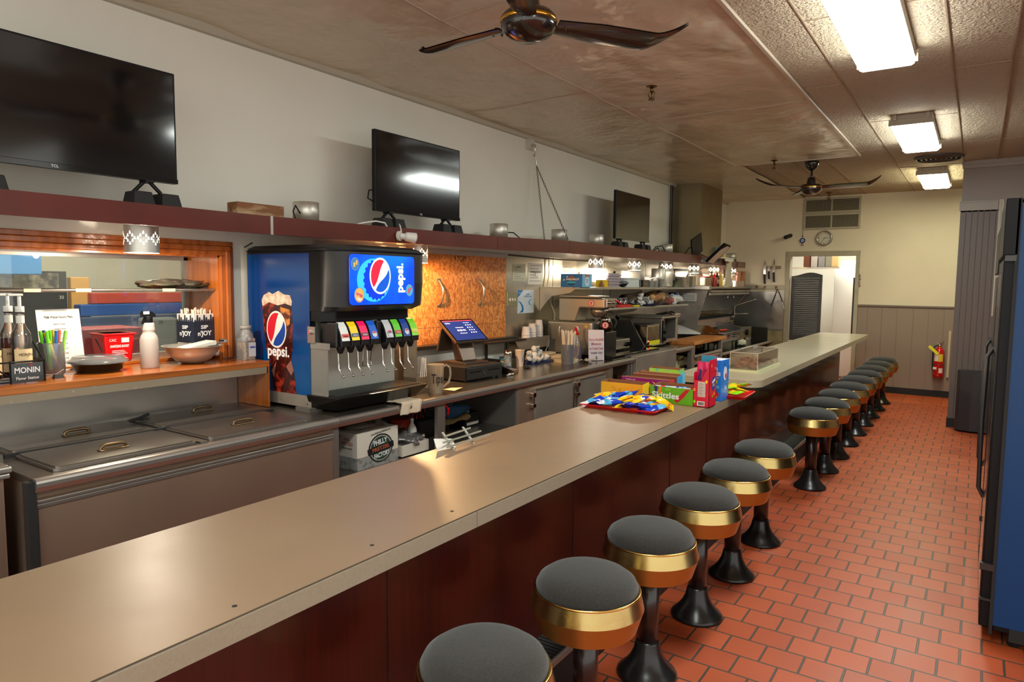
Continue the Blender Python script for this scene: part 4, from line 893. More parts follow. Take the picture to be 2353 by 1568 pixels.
pme = MB().ell((0,0,0),.045,.05,.03,18,10,nz=.5,seed=2).mesh('pastry',[pm])
for i in range(10):
    o = bpy.data.objects.new('pastry', pme); C.objects.link(o); o.location = (-1.5-.055+.11*(i%2),5.8-.22+.105*(i//2),.966+(.02 if i in (4,5) else 0)); o.rotation_euler = (0,0,random.uniform(0,6)); tag(o, 'brown sugar-glazed pastry wrapped in film inside the clear pastry box', 'pastry', 'pastries in the clear box')
b = MB(); 
for k in range(5): b.box(-1.80+.01*k,-1.64+.008*k,5.40+.02*k,5.58+.01*k,.926+.010*k,.934+.010*k)
solo('wrapped_cookie_stack', b, two('cookie_wrap',(206,190,160),(150,110,80),12,'noise',.5,.6,.3), 'stack of wrapped pale cookies beside the pastry box', 'cookie stack', bv=.003)
# ================= PREP TABLE AND BACK COUNTER =================
CT = .89; FX = -2.745
darksteel = M('dark_steel_front', (196,168,146), .36, .8, bump=(3,.1,.02), var=(1.5,.06), rv=.05, stretch=(1,1,.6))
topsteel = M('scuffed_steel_top', (150,142,134), .3, .92, bump=(4,.05,.01), var=(2,.06), rv=.07)
def rail(b, y0, y1, z=CT, x=FX, h=.05):
    b.prism([(x-.03,z)]+[(x-.016+.016*math.cos(a), z-.016+.016*math.sin(a)) for a in (PI/2,PI/3,PI/6,0)]+[(x,z-.03),(x-.012,z-h),(x-.03,z-h)][::1], 'y', y0, y1)
t = Thing('prep_table', 'stainless refrigerated prep table with four hinged pan lids at the left', 'prep table', (-3.16,1.75,0))
b = MB(); b.box(-3.585,FX-.03,1.045,2.46,CT-.03,CT); t.part('worktop', b, topsteel, .002); b = MB(); rail(b,1.045,2.46); t.part('front_rail', b, steel)
t.part('cabinet', MB().box(-3.585,-2.80,1.05,2.455,.06,CT-.03), darksteel)
b = MB(); b.box(-2.80,-2.782,1.06,2.44,.08,.785); t.part('front_door', b, darksteel, .003)
t.part('door_trim', MB().box(-2.784,-2.772,1.055,2.44,.792,.805).box(-2.78,-2.776,1.055,2.44,.775,.79), steel, .002)
b = MB()
for y in (1.12,1.34,1.56,1.78,2.0,2.22,2.4): b.ell((-2.796,y,.825),.006,.005,.005,8,5)
t.part('rivet', b, steel)
t.part('gap_shade', MB().box(-2.80,-2.76,1.02,1.05,.0,CT-.01), blkm)  # black strip painted in for the shade of the gap at the table end
t.part('corner_post', MB().box(-2.80,-2.775,2.44,2.475,0,.842), steelv)
t.part('backsplash', MB().box(-3.592,-3.58,.6,2.42,CT,1.12), M('splash_steel',(188,184,176),.32,.8,bump=(2.5,.08,.02),var=(2,.05),rv=.06))
t.part('splash_joint', MB().box(-3.58,-3.578,.6,2.42,1.075,1.085), steeld)
t.part('lid_rail', MB().box(-3.185,-3.165,1.1,2.36,CT,CT+.016), blkm)
t.part('lid_rail', MB().box(-3.53,-2.79,1.70,1.735,CT,CT+.008), topsteel)
def lid(y0, y1, x0, x1, hy, hx, lab):
    z = CT+.001; t = Thing('pan_lid', lab, 'lid', ((x0+x1)/2,(y0+y1)/2,z), group='steel lids of the prep table'); b = MB()
    b.prism(rrect(x0,x1,y0,y1,.02,4),'z',z,z+.010); b.prism(rrect(x0+.012,x1-.012,y0+.012,y1-.012,.016,4),'z',z+.010,z+.016)
    t.part('panel', b, topsteel, .003)
    b = MB(); b.box(hx-.016,hx+.016,hy-.058,hy+.058,z+.016,z+.021); b.tube([(hx,hy-.052,z+.018),(hx,hy-.048,z+.032),(hx,hy-.03,z+.037),(hx,hy+.03,z+.037),(hx,hy+.048,z+.032),(hx,hy+.052,z+.018)],.007,8)
    t.part('handle', b, M('bronze_handle',(120,100,72),.38,1), .003)
lid(1.125,1.695,-3.155,-2.80,1.40,-2.93,'front left steel pan lid, nearest the bar')
lid(1.745,2.30,-3.165,-2.80,2.02,-2.95,'front right steel pan lid, before the soda machine')
lid(1.13,1.70,-3.52,-3.20,1.44,-3.34,'rear left steel pan lid under the sill')
lid(1.75,2.34,-3.53,-3.19,2.1,-3.42,'rear right steel pan lid beside the sill end panel')
b = MB(); b.tube([(-3.42,1.72,CT+.02),(-3.46,1.80,CT+.025),(-3.48,1.84,CT+.03)],.008); solo('spatula', b, blkm, 'small dark utensil resting between the rear pan lids', 'utensil')
t = Thing('steel_cabinet', 'steel cabinet with a raised rim, only its corner showing at the far left', 'cabinet', (-3.1,.6,0))
t.part('body', MB().box(-3.5,-2.9,.2,1.0,.05,.88), darksteel, .004)
b = MB(); b.box(-3.5,-2.88,.2,1.015,.88,.90); b.box(-2.905,-2.875,.2,1.02,.901,.925); b.box(-3.5,-2.906,.99,1.02,.901,.925); t.part('rim', b, steel, .006)
# long counter
t = Thing('back_counter', 'long stainless back counter with rounded front rail', 'counter', (-3.17,4.9,0))
b = MB(); b.box(-3.585,FX-.03,2.462,7.92,CT-.03,CT); b.box(-3.585,-3.09,7.921,9.2,CT-.03,CT); rb = MB(); rail(rb,2.462,6.24); rail(rb,7.33,7.92); t.part('front_rail', rb, steel)
t.part('worktop', b, M('back_counter_steel',(150,140,126),.2,.9,bump=(3,.05,.01),var=(2.5,.1),rv=.06), .002)
b = MB(); b.box(-3.58,FX-.05,2.48,4.19,.515,.54); t.part('under_shelf', b, topsteel)
b = MB(); b.box(-3.56,-3.54,2.48,6.24,.0,.86); b.box(-2.80,-2.775,3.285,3.36,0,.845); b.box(-3.56,-2.79,4.19,4.23,0,.86)
t.part('partition', b, steelv)
t.part('base_panel', MB().box(-3.56,-2.79,2.48,7.9,0,.10), blkm)
b = MB(); b.box(-3.5,-2.785,4.23,5.76,.1,.86); t.part('refrigerator_body', b, darksteel)
for y0, y1 in ((4.42,5.02),(5.125,5.63)):
    d = t.part('door', MB().box(-2.785,-2.762,y0,y1,.14,.80), steeld, .004)
    t.part('edge_strip', MB().box(-2.764,-2.755,y0,y1,.79,.802), steel, parent=d)
    b = MB(); yy = y0-.03; b.box(-2.785,-2.75,yy-.012,yy+.03,.74,.775); b.box(-2.785,-2.75,yy-.012,yy+.03,.66,.69); b.box(-2.764,-2.752,yy-.006,yy+.01,.66,.77); t.part('latch', b, chrome, .003, parent=d)
b = MB(); b.box(-3.5,-3.4,5.78,6.24,.1,.86); b.box(-2.79,-2.775,5.76,5.80,0,.86); b.box(-2.79,-2.775,6.2,6.235,0,.86); b.box(-2.79,-2.775,6.14,6.165,0,.86); t.part('upright', b, steelv)
for y in (5.05,5.09):
    b = MB(); b.tube([(-2.775,y,.73),(-2.772,y,.62),(-2.775,y-.012,.55)],.005); b.ell((-2.775,y,.52),.012,.016,.035,10,6); 
    solo('hanging_whisk', b, chrome, ('left' if y < 5.07 else 'right')+' of the two thin metal utensils hanging between the cabinet doors', 'utensil')
t2 = Thing('sink_basin', 'stainless apron-front basin let into the back counter', 'sink', (-3.1,6.8,0))
t2.part('apron', MB().box(-3.3,-2.735,6.25,7.325,.70,CT+.01), steeld, .006)
b = MB(); b.box(-2.80,-2.77,7.30,7.33,0,.70); b.box(-2.80,-2.77,6.24,6.27,0,.70); t2.part('leg', b, steelv)
t = Thing('under_counter_bay', 'open steel bay under the counter holding a cake carton', 'bay', (-3.1,7.6,0))
t.part('panel', MB().box(-2.80,-2.75,7.86,7.93,.0,.86), steelv); t.part('panel', MB().box(-3.5,-3.45,7.33,7.9,.46,.86), steelv)
# cutting board unit
t = Thing('cutting_board', 'thick orange butcher block board on the steel frame', 'cutting board', (-3.0,8.55,.885))
t.part('board', MB().box(-3.085,FX,7.94,9.18,.888,.932), two('butcher_block', (206,138,70), (180,108,50), 9, 'noise', .35, .65, .42, stretch=(8,.5,1)), .006)
t = Thing('board_stand', 'steel frame and drawers beneath the butcher block', 'stand', (-3.0,8.55,0))
b = MB(); b.box(-2.80,-2.755,9.0,9.06,0,.886); b.box(-2.80,-2.755,7.95,7.99,0,.886); t.part('leg', b, steelv, .003)
b = MB(); b.box(-3.5,-2.79,7.95,9.0,.725,.74); rail(b,7.95,8.98,.77,-2.74,.04); t.part('shelf', b, steel)
for z0 in (.64,.50): 
    d = t.part('drawer', MB().box(-3.4,-2.78,8.0,8.98,z0,z0+.10), steeld, .004); t.part('drawer_pull', MB().box(-2.78,-2.75,8.05,8.93,z0+.07,z0+.085), chrome, .003, parent=d)
t.part('back', MB().box(-3.5,-3.45,7.95,9.0,.1,.88), darksteel)
bagm = thin('bag_film', (240,232,220), .12, .9, .10, (230,214,190))
def bread(c, r, lab, m1, cat='bread bag', tw=None, sd=1):
    t = Thing('bread_bag', lab, cat, (c[0],c[1],c[2]-r[2]))
    t.part('loaf', MB().ell(c,r[0]*.88,r[1]*.85,r[2]*.9,18,12,nz=.35,seed=sd), m1); b = MB().ell(c,r[0],r[1],r[2],18,12,nz=.5,seed=sd+3); t.part('bag', b, bagm)
crust = two('bread_crust', (214,136,66), (240,200,140), 12, 'noise', .4, .65, .6); oats = two('oat_bread',(196,160,116),(150,104,62),40,'noise',.4,.6,.8)
bread((-2.98,8.18,.815),(.09,.09,.075),'small bag of bread under the butcher block, at the left', oats, sd=2)
bread((-2.98,8.62,.82),(.10,.14,.08),'larger bag of sliced bread under the butcher block', crust, sd=5)
t = Thing('cake_carton', 'cream cupcake carton printed with a cake under the back counter', 'carton', (-2.95,7.95,.5), 0)
t.part('carton', MB().box(-.14,.04,-.17,.10,-.035,.245), M('cream_carton',(214,206,150),.5), .002); f = .0412
t.text('lettering', 'TRIPLE FUDGE CAKE', (f,.0,.205), Y3, Z3, .026, M('cocoa_ink',(150,70,40),.5), width=.15)
t.part('print_cake', MB().plate((.04,0,0),Y3,Z3,[(-.04,.11),(.07,.11),(.055,.04),(-.025,.04)],.0007), M('cake_yellow',(200,160,50),.5)); t.part('print_icing', MB().plate((.0407,0,0),Y3,Z3,circ(.06,20,.015,.11,.4),.0006), M('cake_brown',(90,50,24),.5)); t.part('print_swirl', MB().plate((.0407,0,0),Y3,Z3,circ(.024,16,-.09,.18,1.2),.0006), M('grey_print',(90,90,80),.5))
t.text('lettering', "BITS", (-.05,-.1712,.18), X3, Z3, .05, M('cocoa_ink',(150,70,40),.5), width=.08)
# black counter with griddle and fryer
t = Thing('low_counter', 'low black-topped equipment counter with a steel rail at the far end', 'counter', (-3.1,10.4,0))
b = MB(); b.box(-3.585,-2.78,9.08,BY-.015,.66,.69); t.part('worktop', b, M('dark_polished_top',(34,32,30),.12,.6))
b = MB(); b.rod((-2.77,9.08,.69),(-2.77,BY-.02,.69),.02,12); t.part('rail', b, steeld)
t.part('cabinet', MB().box(-3.5,-2.84,9.1,BY-.02,.0,.66), blkm)
b = MB()
for k in range(7): b.ell((-2.81,9.3+.22*k,.645),.03,.035,.016,12,6); b.cyl(-2.80,9.3+.22*k,.60,.64,.012)
t.part('burner_knob', b, blkg)
t.part('splash_return', MB().box(-3.1,-2.845,BY-.03,BY-.012,.69,.915), M('dark_splash',(70,62,54),.4,.6))
t = Thing('griddle', 'steel countertop griddle with stained side splash and logo plate', 'griddle', (-3.15,9.75,.69))
gst = M('griddle_steel',(150,152,158),.28,1,bump=(3,.1),rv=.1)
t.part('body', MB().box(-3.5,-2.9,9.38,10.38,.80,.94), gst, .01); t.part('front_gutter', MB().box(-2.93,-2.84,9.36,10.42,.925,.955), gst, .01)
t.part('cook_surface', MB().box(-3.5,-2.95,9.4,10.36,.94,.948), M('seasoned_plate',(48,44,40),.3,.7))
def gsp(y): return MB().prism([(-3.5,.94),(-2.9,.94),(-2.93,.97),(-3.08,1.08),(-3.5,1.10)],'y',y,y+.012) if False else MB().add([(x,yy,z) for yy in (y,y+.012) for x,z in ((-3.5,.93),(-2.88,.93),(-2.9,.965),(-3.05,1.045),(-3.5,1.06))],[(0,1,2,3,4),(9,8,7,6,5),(0,5,6,1),(1,6,7,2),(2,7,8,3),(3,8,9,4)])
t.part('side_splash', gsp(9.37), two('stained_splash',(196,180,150),(150,84,30),3,'noise',.5,.62,.35,.4)); t.part('side_splash', gsp(10.37), gst); t.part('back_splash', MB().box(-3.51,-3.5,9.37,10.38,.94,1.12), gst)
b = MB()
for x in (-3.42,-2.98):
    for y in (9.45,10.3): b.cyl(x,y,.69,.80,.018)
t.part('foot', b, steel); t.part('logo_plate', MB().box(-2.9,-2.896,9.78,9.86,.85,.90), M('rust_plate',(130,60,34),.5))
b = MB()
for y in (10.06,10.14): b.rod((-2.9,y,.875),(-2.875,y,.875),.02,14)
t.part('knob', b, steel)
t = Thing('griddle_spatula','metal griddle spatula with bright orange handle lying on the griddle','spatula',(-3.0,9.9,.95)); t.part('handle', MB().rod((-3.02,9.75,.962),(-2.98,9.95,.962),.014,10), M('orange_grip',(220,80,30),.4)); t.part('blade', MB().box(-3.04,-2.96,9.95,10.15,.951,.954), steeld)
t = Thing('hot_plate', 'small steel fryer unit with black dial beside the griddle', 'fryer', (-3.15,10.75,.69))
t.part('body', MB().box(-3.5,-2.92,10.46,11.06,.80,.965), M('fryer_front',(160,152,124),.35,1,rv=.1), .006); t.part('dial', MB().rod((-2.92,10.78,.885),(-2.895,10.78,.885),.045,20), blk)
b = MB()
for k in range(4): b.box(-3.16,-3.10,10.44,10.7,.97+.028*k,.982+.028*k)
t.part('heat_fins', b, M('pale_fin',(176,170,140),.4,.8))
b = MB()
for x in (-3.42,-3.0):
    for y in (10.52,11.0): b.cyl(x,y,.69,.80,.014)
t.part('leg', b, M('brass_leg',(170,140,70),.4,.9))
b = MB(); b.ell((-2.93,10.55,.735),.06,.11,.045,18,10,nz=.9,seed=9); solo('cloth_rag', b, M('pale_rag',(206,204,180),.9), 'crumpled pale rag on the low black counter beneath the fryer', 'rag')
t = Thing('charbroiler', 'black grill grate with wire baskets behind the griddle', 'grill', (-3.4,10.3,1.1))
b = MB(); b.box(-3.55,-3.25,9.5,11.1,1.11,1.13)
for k in range(36): b.box(-3.56,-3.22,9.52+.044*k,9.532+.044*k,1.13,1.145)
t.part('grate', b, blkm); t.part('body', MB().box(-3.56,-3.27,9.52,11.1,.97,1.11), darksteel)
wirem = M('wire_brass',(150,130,90),.35,1)
for q,(y0,y1) in enumerate(((9.7,10.15),(10.2,10.6),(10.65,11.0))):
    b = MB(); 
    for z in (1.15,1.175,1.20): b.tube([(-3.5,y0,z),(-3.3,y0,z),(-3.3,y1,z),(-3.5,y1,z)],.003,5,closed=True)
    for k in range(9): y = y0+(y1-y0)*k/8; b.rod((-3.3,y,1.147),(-3.3,y,1.2),.002,5); b.rod((-3.5,y,1.147),(-3.5,y,1.2),.002,5)
    solo('wire_basket', b, wirem, ('left','middle','right')[q]+' shallow wire basket on the grill grate', 'basket', group='wire baskets on the grill')
b = MB(); b.box(-3.22,-3.18,11.0,11.03,1.10,1.28); b.rod((-3.2,11.02,1.27),(-3.02,11.45,1.36),.010,8); b.rod((-3.2,11.02,1.15),(-3.05,11.3,1.15),.006,8); b.ell((-3.0,11.5,1.37),.025,.05,.018,12,8)
solo('fry_basket_rod', b, chrome, 'long chrome basket handle sticking up at the right of the grill', 'handle')
# ---- steel shelves above the counter ----
def wshelf(n, lab, y0, y1, z, x=-3.2, lip=.022, brackets=()):
    t = Thing(n, lab, 'shelf', (-3.4,(y0+y1)/2,z)); b = MB(); b.box(-3.587,x,y0,y1,z-.008,z); b.prism([(x-.01,z)]+[(x+.008*math.cos(a)-.002,z-.008+.008*math.sin(a)) for a in (PI/2,PI/4,0)]+[(x+.006,z-lip),(x-.01,z-lip)],'y',y0,y1)
    t.part('board', b, steel)
    for y, dz in brackets:
        b = MB(); b.add([(xx,yy,zz) for yy in (y,y+.004) for xx,zz in ((-3.585,z-.006),(-3.22,z-.006),(-3.205,z-.03),(-3.25,z-.055),(-3.45,z-.09),(-3.52,z-.16),(-3.585,z-dz))],[(0,1,2,3,4,5,6),(13,12,11,10,9,8,7)]+[(i,i+7,(i+1)%7+7,(i+1)%7) for i in range(7)])
        t.part('bracket', b, M('satin_bracket',(176,168,158),.35,1,rv=.1))
wshelf('steel_shelf', 'upper stainless wall shelf carrying cartons, cups and canisters', 5.8, 9.62, 1.572, brackets=((5.8,.24),(7.38,.24)))
wshelf('steel_shelf', 'lower stainless wall shelf carrying glasses, bread and creamers', 6.5, 8.93, 1.352, brackets=((7.3,.3),))
wshelf('steel_shelf', 'far stainless shelf over the griddle carrying bottles and pink boards', 9.64, 11.74, 1.582, x=-3.13, lip=.03, brackets=())
b = MB(); b.box(-3.18,-3.14,9.7,11.72,1.50,1.53); b.box(-3.17,-3.15,9.7,11.72,1.46,1.49); solo('shelf_pipe', b, steeld, 'steel gas rail running under the far shelf', 'rail')
b = MB(); b.rod((-3.13,11.7,1.56),(-3.52,11.7,1.04),.013,8); solo('shelf_strut', b, steel, 'slanting steel strut holding the right end of the far shelf', 'strut')
for y, nm in ((10.55,'left'),(10.85,'right')):
    b = MB(); b.box(-3.165,-3.155,y,y+.01,1.42,1.462); b.ell((-3.16,y+.005,1.415),.012,.012,.018); solo('gas_valve', b, chrome, nm+' of two small chrome valves hanging beneath the far shelf', 'valve')
t = Thing('splash_guard', 'tall leaning stainless splash guard between the board and the griddle', 'splash guard', (-3.3,9.1,.93))
b = MB(); b.add([(x,y,z) for y in (9.21,9.217) for x,z in ((-3.585,.935),(-3.2,.935),(-3.02,1.555),(-3.585,1.60))],[(0,1,2,3),(7,6,5,4),(0,4,5,1),(1,5,6,2),(2,6,7,3),(3,7,4,0)])
t.part('panel', b, M('guard_steel',(206,196,186),.28,.65,bump=(2,.2,.02),rv=.1)); b = MB(); b.box(-3.4,-2.99,9.16,9.25,1.535,1.60); t.part('top_fold', b, steel, .01)
b = MB(); b.box(-3.38,-3.18,9.205,9.21,1.38,1.49); p = t.part('notice', b, paper)
b = MB()
for k in range(6): b.box(-3.36,-3.20,9.2035,9.205,1.395+.014*k,1.399+.014*k)
t.part('notice_lines', b, M('grey_ink',(120,110,100),.6), parent=p)
b = MB(); b.add([(-3.5,8.95,.934),(-3.1,9.19,.934),(-3.1,9.2,.95),(-3.5,9.2,1.08)],[(0,1,2,3)]); solo('white_sheet', b, M('white_sheet',(214,208,204),.4), 'white plastic sheet leaning at the foot of the splash guard', 'sheet')
# ---- things on the upper shelf ----
S1, S2, S3 = 1.572, 1.352, 1.582
t = Thing('cocoa_carton', 'blue cocoa mix carton at the left end of the upper shelf', 'carton', (-3.31,6.02,S1), 0)
t.part('carton', MB().box(-.11,.13,-.10,.10,0,.128), M('cocoa_shaded_blue',(44,112,170),.4), .002); f = .1303  # darker blue carries the shade on the side face
t.part('front_print', MB().box(.13,.1304,-.10,.10,0,.128), M('cocoa_lit_blue',(120,186,220),.4)); f = .1306  # same carton blue, lightened to paint the light on its front
t.part('badge', MB().plate((f,0,0),Y3,Z3,circ(.045,24,.0,.058,1),.0006), M('cocoa_white',(214,224,230),.4)); t.part('lid_print', MB().plate((f,0,0),Y3,Z3,[(-.05,.127),(-.03,.09),(.03,.09),(.05,.127)],.0005), M('cocoa_brown',(150,104,80),.5)); t.text('lettering','SWISS\nMISS',(f+.001,0,.06),Y3,Z3,.022,M('blue_ink',(30,90,150),.5),width=.06)
f = -.1003
t.part('badge', MB().plate((0,f,0),X3,Z3,circ(.052,28,.01,.064,.95),.0006), M('cocoa_navy',(24,60,110),.4)); t.part('badge_cap', MB().plate((0,f-.0006,0),X3,Z3,[(.01+.045*math.cos(a),.066+.045*math.sin(a)) for a in [PI*k/12 for k in range(13)]],.0005), M('cocoa_brown',(150,104,80),.5)); t.part('ribbon', MB().plate((0,f-.0006,0),X3,Z3,circ(.055,20,.01,.047,.2),.0006), M('teal_ribbon',(60,180,190),.4)); t.text('lettering', 'SWISS MISS', (.01,f-.0015,.074), X3, Z3, .026, WINK, width=.12, bold=.0006)
for yy,zz in ((-.08,.1),(.09,.045),(.10,.1),(-.04,.115)): t.part('print_marshmallow', MB().plate((0,f,0),(1,0,.4),Z3,rect(yy-.01,yy+.01,zz-.008,zz+.008),.0006), M('marshmallow',(210,200,190),.5))
solo('tea_box', MB().box(-3.28,-3.21,6.40,6.56,S1,S1+.075), two('yellow_box_print',(236,196,20),(150,90,30),9,'noise',.5,.62,.4), 'small bright yellow box on the upper shelf beside the cocoa', 'box', bv=.002)
def stack(n, lab, cat, x, y, z, r0, r1, h, k, dz, m, grp=None, fl=0):
    b = MB()
    for i in range(k): b.open_lathe(x,y,[(r0,z+i*dz),(r1,z+i*dz+h),(r1+.002,z+i*dz+h),(r1+.002,z+i*dz+h-.003)],26)
    b.lathe(x,y,[(0,z),(r0,z)],26); return solo(n,b,m,lab,cat,group=grp)
flt = MB()
for i in range(10): flt.open_lathe(-3.38,6.52,[(.15-.002*i,S1+.006*i),(.10-.002*i,S1+.055+.006*i),(.06,S1+.06+.006*i)],40)
flt.lathe(-3.38,6.52,[(.06,S1+.11),(0,S1+.115)],30)
solo('coffee_filters', flt, M('filter_paper',(214,206,190),.8), 'upturned stack of white fluted coffee filters on the upper shelf', 'coffee filters')
b = MB()
for i in range(5): b.prism(rrect(-3.52,-3.26,6.60+.01*i,6.98+.005*i,.04,4),'z',S1+.03*i,S1+.03*i+.012); b.prism(rrect(-3.51,-3.27,6.61+.01*i,6.97+.005*i,.04,4),'z',S1+.03*i+.012,S1+.03*i+.03)
solo('basket_stack', b, M('lilac_plastic',(164,150,158),.5), 'stack of lilac plastic food baskets on the upper shelf', 'basket stack', bv=.003)
def bowl(n, lab, cat, x, y, z, R, h, m, lidm=None):
    t = Thing(n, lab, cat, (x,y,z)); t.part('bowl', MB().open_lathe(x,y,[(R*.5,z),(R*.8,z+h*.5),(R,z+h),(R+.004,z+h),(R*.82,z+h*.45),(R*.5,z+.002),(0,z+.002)],32), m)
    if lidm: t.part('lid', MB().open_lathe(x,y,[(R+.006,z+h-.004),(R+.006,z+h+.006),(R*.9,z+h+.012),(R*.85,z+h+.022),(0,z+h+.022)],32), lidm)
bowl('lidded_bowl','small black bowl with clear lid on the upper shelf','bowl',-3.30,7.04,S1,.085,.045,blkg,clearm)
bowl('glass_bowl','flared clear glass bowl behind the small lidded bowl','bowl',-3.45,7.0,S1+.0,.11,.13,clear)
solo('storage_tub', MB().prism(rrect(-3.5,-3.24,7.08,7.45,.05,5),'z',S1,S1+.09).prism(rrect(-3.51,-3.23,7.07,7.46,.05,5),'z',S1+.09,S1+.104), M('pale_aqua_plastic',(206,216,212),.4), 'wide white lidded storage tub in the middle of the upper shelf', 'tub', bv=.006)
for i in range(2):
    b = MB(); b.prism(rrect(-3.38,-3.24,7.49,7.72,.04,5),'z',S1+.043*i,S1+.04+.043*i); b.prism(rrect(-3.39,-3.23,7.48,7.73,.04,5),'z',S1+.036+.043*i,S1+.042+.043*i); solo('black_container', b, blkg, ('lower','upper')[i]+' black takeout container stacked right of the white tub', 'container', bv=.004)
solo('white_case', MB().box(-3.57,-3.48,7.46,7.98,S1,S1+.19), M('cream_plastic',(196,186,170),.45), 'pale rectangular case standing at the back of the upper shelf', 'case', bv=.008)
random.seed(21)
cupm = M('foam_cup',(226,222,214),.5)
cupme = None
def cups(y0, n, x, z, lab, r=.038, h=.10, k=1, grp=None):
    for i in range(n):
        hh = h*(1+.3*random.random()); b = MB(); b.lathe(0,0,[(r*.72,0),(r,hh),(r+.003,hh),(r+.003,hh-.005),(r*.75,hh-.01),(0,hh-.012)],22); o = solo('cup_stack', b, cupm, lab, 'cups', (0,0,0), grp); o.location = (x-.07*(i%2),y0+.085*i,z)
cups(7.78, 6, -3.26, S1, 'white stacked disposable cups on the upper shelf between black tubs and canisters', grp='white cup stacks on the upper shelf')
for i,(y,r,h,m) in enumerate(((8.33,.09,.23,spun),(8.47,.06,.26,M('frosted_plastic',(196,190,176),.35)),(8.58,.09,.32,spun))):
    b = MB(); b.lathe(-3.38,y,[(r*.9,S1),(r,S1+.02),(r,S1+h),(r*.95,S1+h+.005),(0,S1+h+.005)],30); solo('canister', b, m, ('left silver','slim pale','tall right silver')[i]+' canister on the upper shelf before the food jars', 'canister')
b = MB(); b.add([(-3.24,8.62,S1),(-3.24,8.86,S1),(-3.36,8.86,S1),(-3.36,8.62,S1),(-3.26,8.70,S1+.09),(-3.26,8.84,S1+.09),(-3.34,8.84,S1+.09),(-3.34,8.70,S1+.09)],[(0,1,5,4),(1,2,6,5),(2,3,7,6),(3,0,4,7),(4,5,6,7)]); b.cyl(-3.3,8.77,S1+.09,S1+.12,.02); solo('order_bell', b, M('green_grey',(84,92,74),.4,.5), 'dark green weighted holder beside the canisters', 'holder')
def jar(n, lab, x, y, z, w, h, fillm, fillh, lidm=white, cat='jar', grp=None, sq=True):
    t = Thing(n, lab, cat, (x,y,z), group=grp); pr = rrect(x-w/2,x+w/2,y-w/2,y+w/2,w*.2 if sq else w*.49,4)
    t.part('body', MB().prism(pr,'z',z,z+h), clearm, .004); s = .94; t.part('contents', MB().prism([(x+(a-x)*s,y+(c-y)*s) for a,c in pr],'z',z+.003,z+h*fillh), fillm); t.part('lid', MB().cyl(x,y,z+h,z+h*1.12,w*.44), lidm)
jar('food_jar','clear jar of brown nuts right of the canisters',-3.42,8.80,S1,.13,.14,two('nuts',(170,96,50),(214,160,100),60,'noise',.4,.6,.8),.8)
jar('food_jar','large clear bin of oats on the upper shelf',-3.36,9.05,S1,.22,.22,two('oats',(216,186,140),(180,140,96),90,'noise',.4,.6,.9),.62)
jar('food_jar','pale jar by the top of the splash guard',-3.32,9.36,S1,.12,.17,M('cream_fill',(236,210,150),.6),.9)
for i in range(3): jar('sauce_jar',('left','middle','right')[i]+' jar of golden sauce at the left of the far shelf',-3.27,9.74+.10*i,S3,.085,.13,M('golden_sauce',(226,170,90),.4),.85,M('red_lid',(150,40,30),.4),grp='golden sauce jars')
def bottle(n, lab, x, y, z, r, h, m, cap, grp=None, cat='bottle', lab2=None):
    t = Thing(n, lab, cat, (x,y,z), group=grp); t.part('body', MB().lathe(x,y,[(r*.95,z),(r,z+.01),(r,z+h*.62),(r*.8,z+h*.72),(r*.35,z+h*.84),(r*.32,z+h*.93)],24), m); t.part('cap', MB().lathe(x,y,[(r*.4,z+h*.92),(r*.4,z+h*.98),(r*.15,z+h)],16), cap)
    if lab2: t.part('label', MB().lathe(x,y,[(r+.001,z+h*.2),(r+.001,z+h*.5)],24), lab2)
bottle('sauce_bottle','red sauce bottle on the far shelf',-3.2,10.02,S3,.035,.19,M('ketchup',(170,40,20),.3),redp)
bottle('sauce_bottle','dark labelled sauce bottle between red and yellow bottles on the far shelf',-3.2,10.13,S3,.037,.21,M('dark_sauce',(60,24,14),.2),redp,lab2=M('beige_label',(180,160,130),.6))
bottle('sauce_bottle','slim brown sauce bottle behind the dark one on the far shelf',-3.3,10.2,S3,.032,.22,M('brown_sauce',(120,70,34),.3),blk)
bottle('sauce_bottle','yellow mustard squeeze bottle on the far shelf',-3.2,10.29,S3,.044,.22,M('mustard',(206,180,90),.4),M('cream_cap',(226,206,160),.4))
bottle('shaker','glass shaker with steel top on the far shelf',-3.17,10.44,S3,.032,.13,clearm,chrome,cat='shaker')
bottle('spice_jar','small red capped spice jar on the far shelf',-3.16,10.56,S3,.03,.10,redp,white,cat='spice jar')
bottle('spice_jar','small grey labelled spice jar on the far shelf',-3.16,10.68,S3,.032,.11,M('grey_spice',(140,120,110),.5),M('grey_cap',(110,110,110),.5),cat='spice jar')
pk = M('pink_board',(224,160,142),.5)
for i,(y0,y1,h,xx) in enumerate(((10.8,11.08,.30,-3.42),(11.0,11.3,.26,-3.34),(11.3,11.52,.24,-3.26))):
    b = MB(); b.prism(rrect(y0,y1,S3,S3+h,.05,5),'x',xx,xx+.02); solo('cutting_board', b, pk, ('tallest left','middle','right')[i]+' pink plastic board leaning on the far shelf under the last lamp', 'cutting board')
solo('wood_board', MB().prism(rrect(11.50,11.62,S3,S3+.25,.05,5),'x',-3.3,-3.2), two('worn_wood',(150,100,56),(180,130,80),6), 'rounded wooden board at the right end of the far shelf', 'board')
solo('steel_pan', MB().prism(rrect(-3.26,-3.15,10.98,11.42,.03,4),'z',S3,S3+.09), M('bright_pan',(226,200,190),.3,.8), 'shiny low pan under the last lamp in front of the pink boards', 'pan', bv=.006)
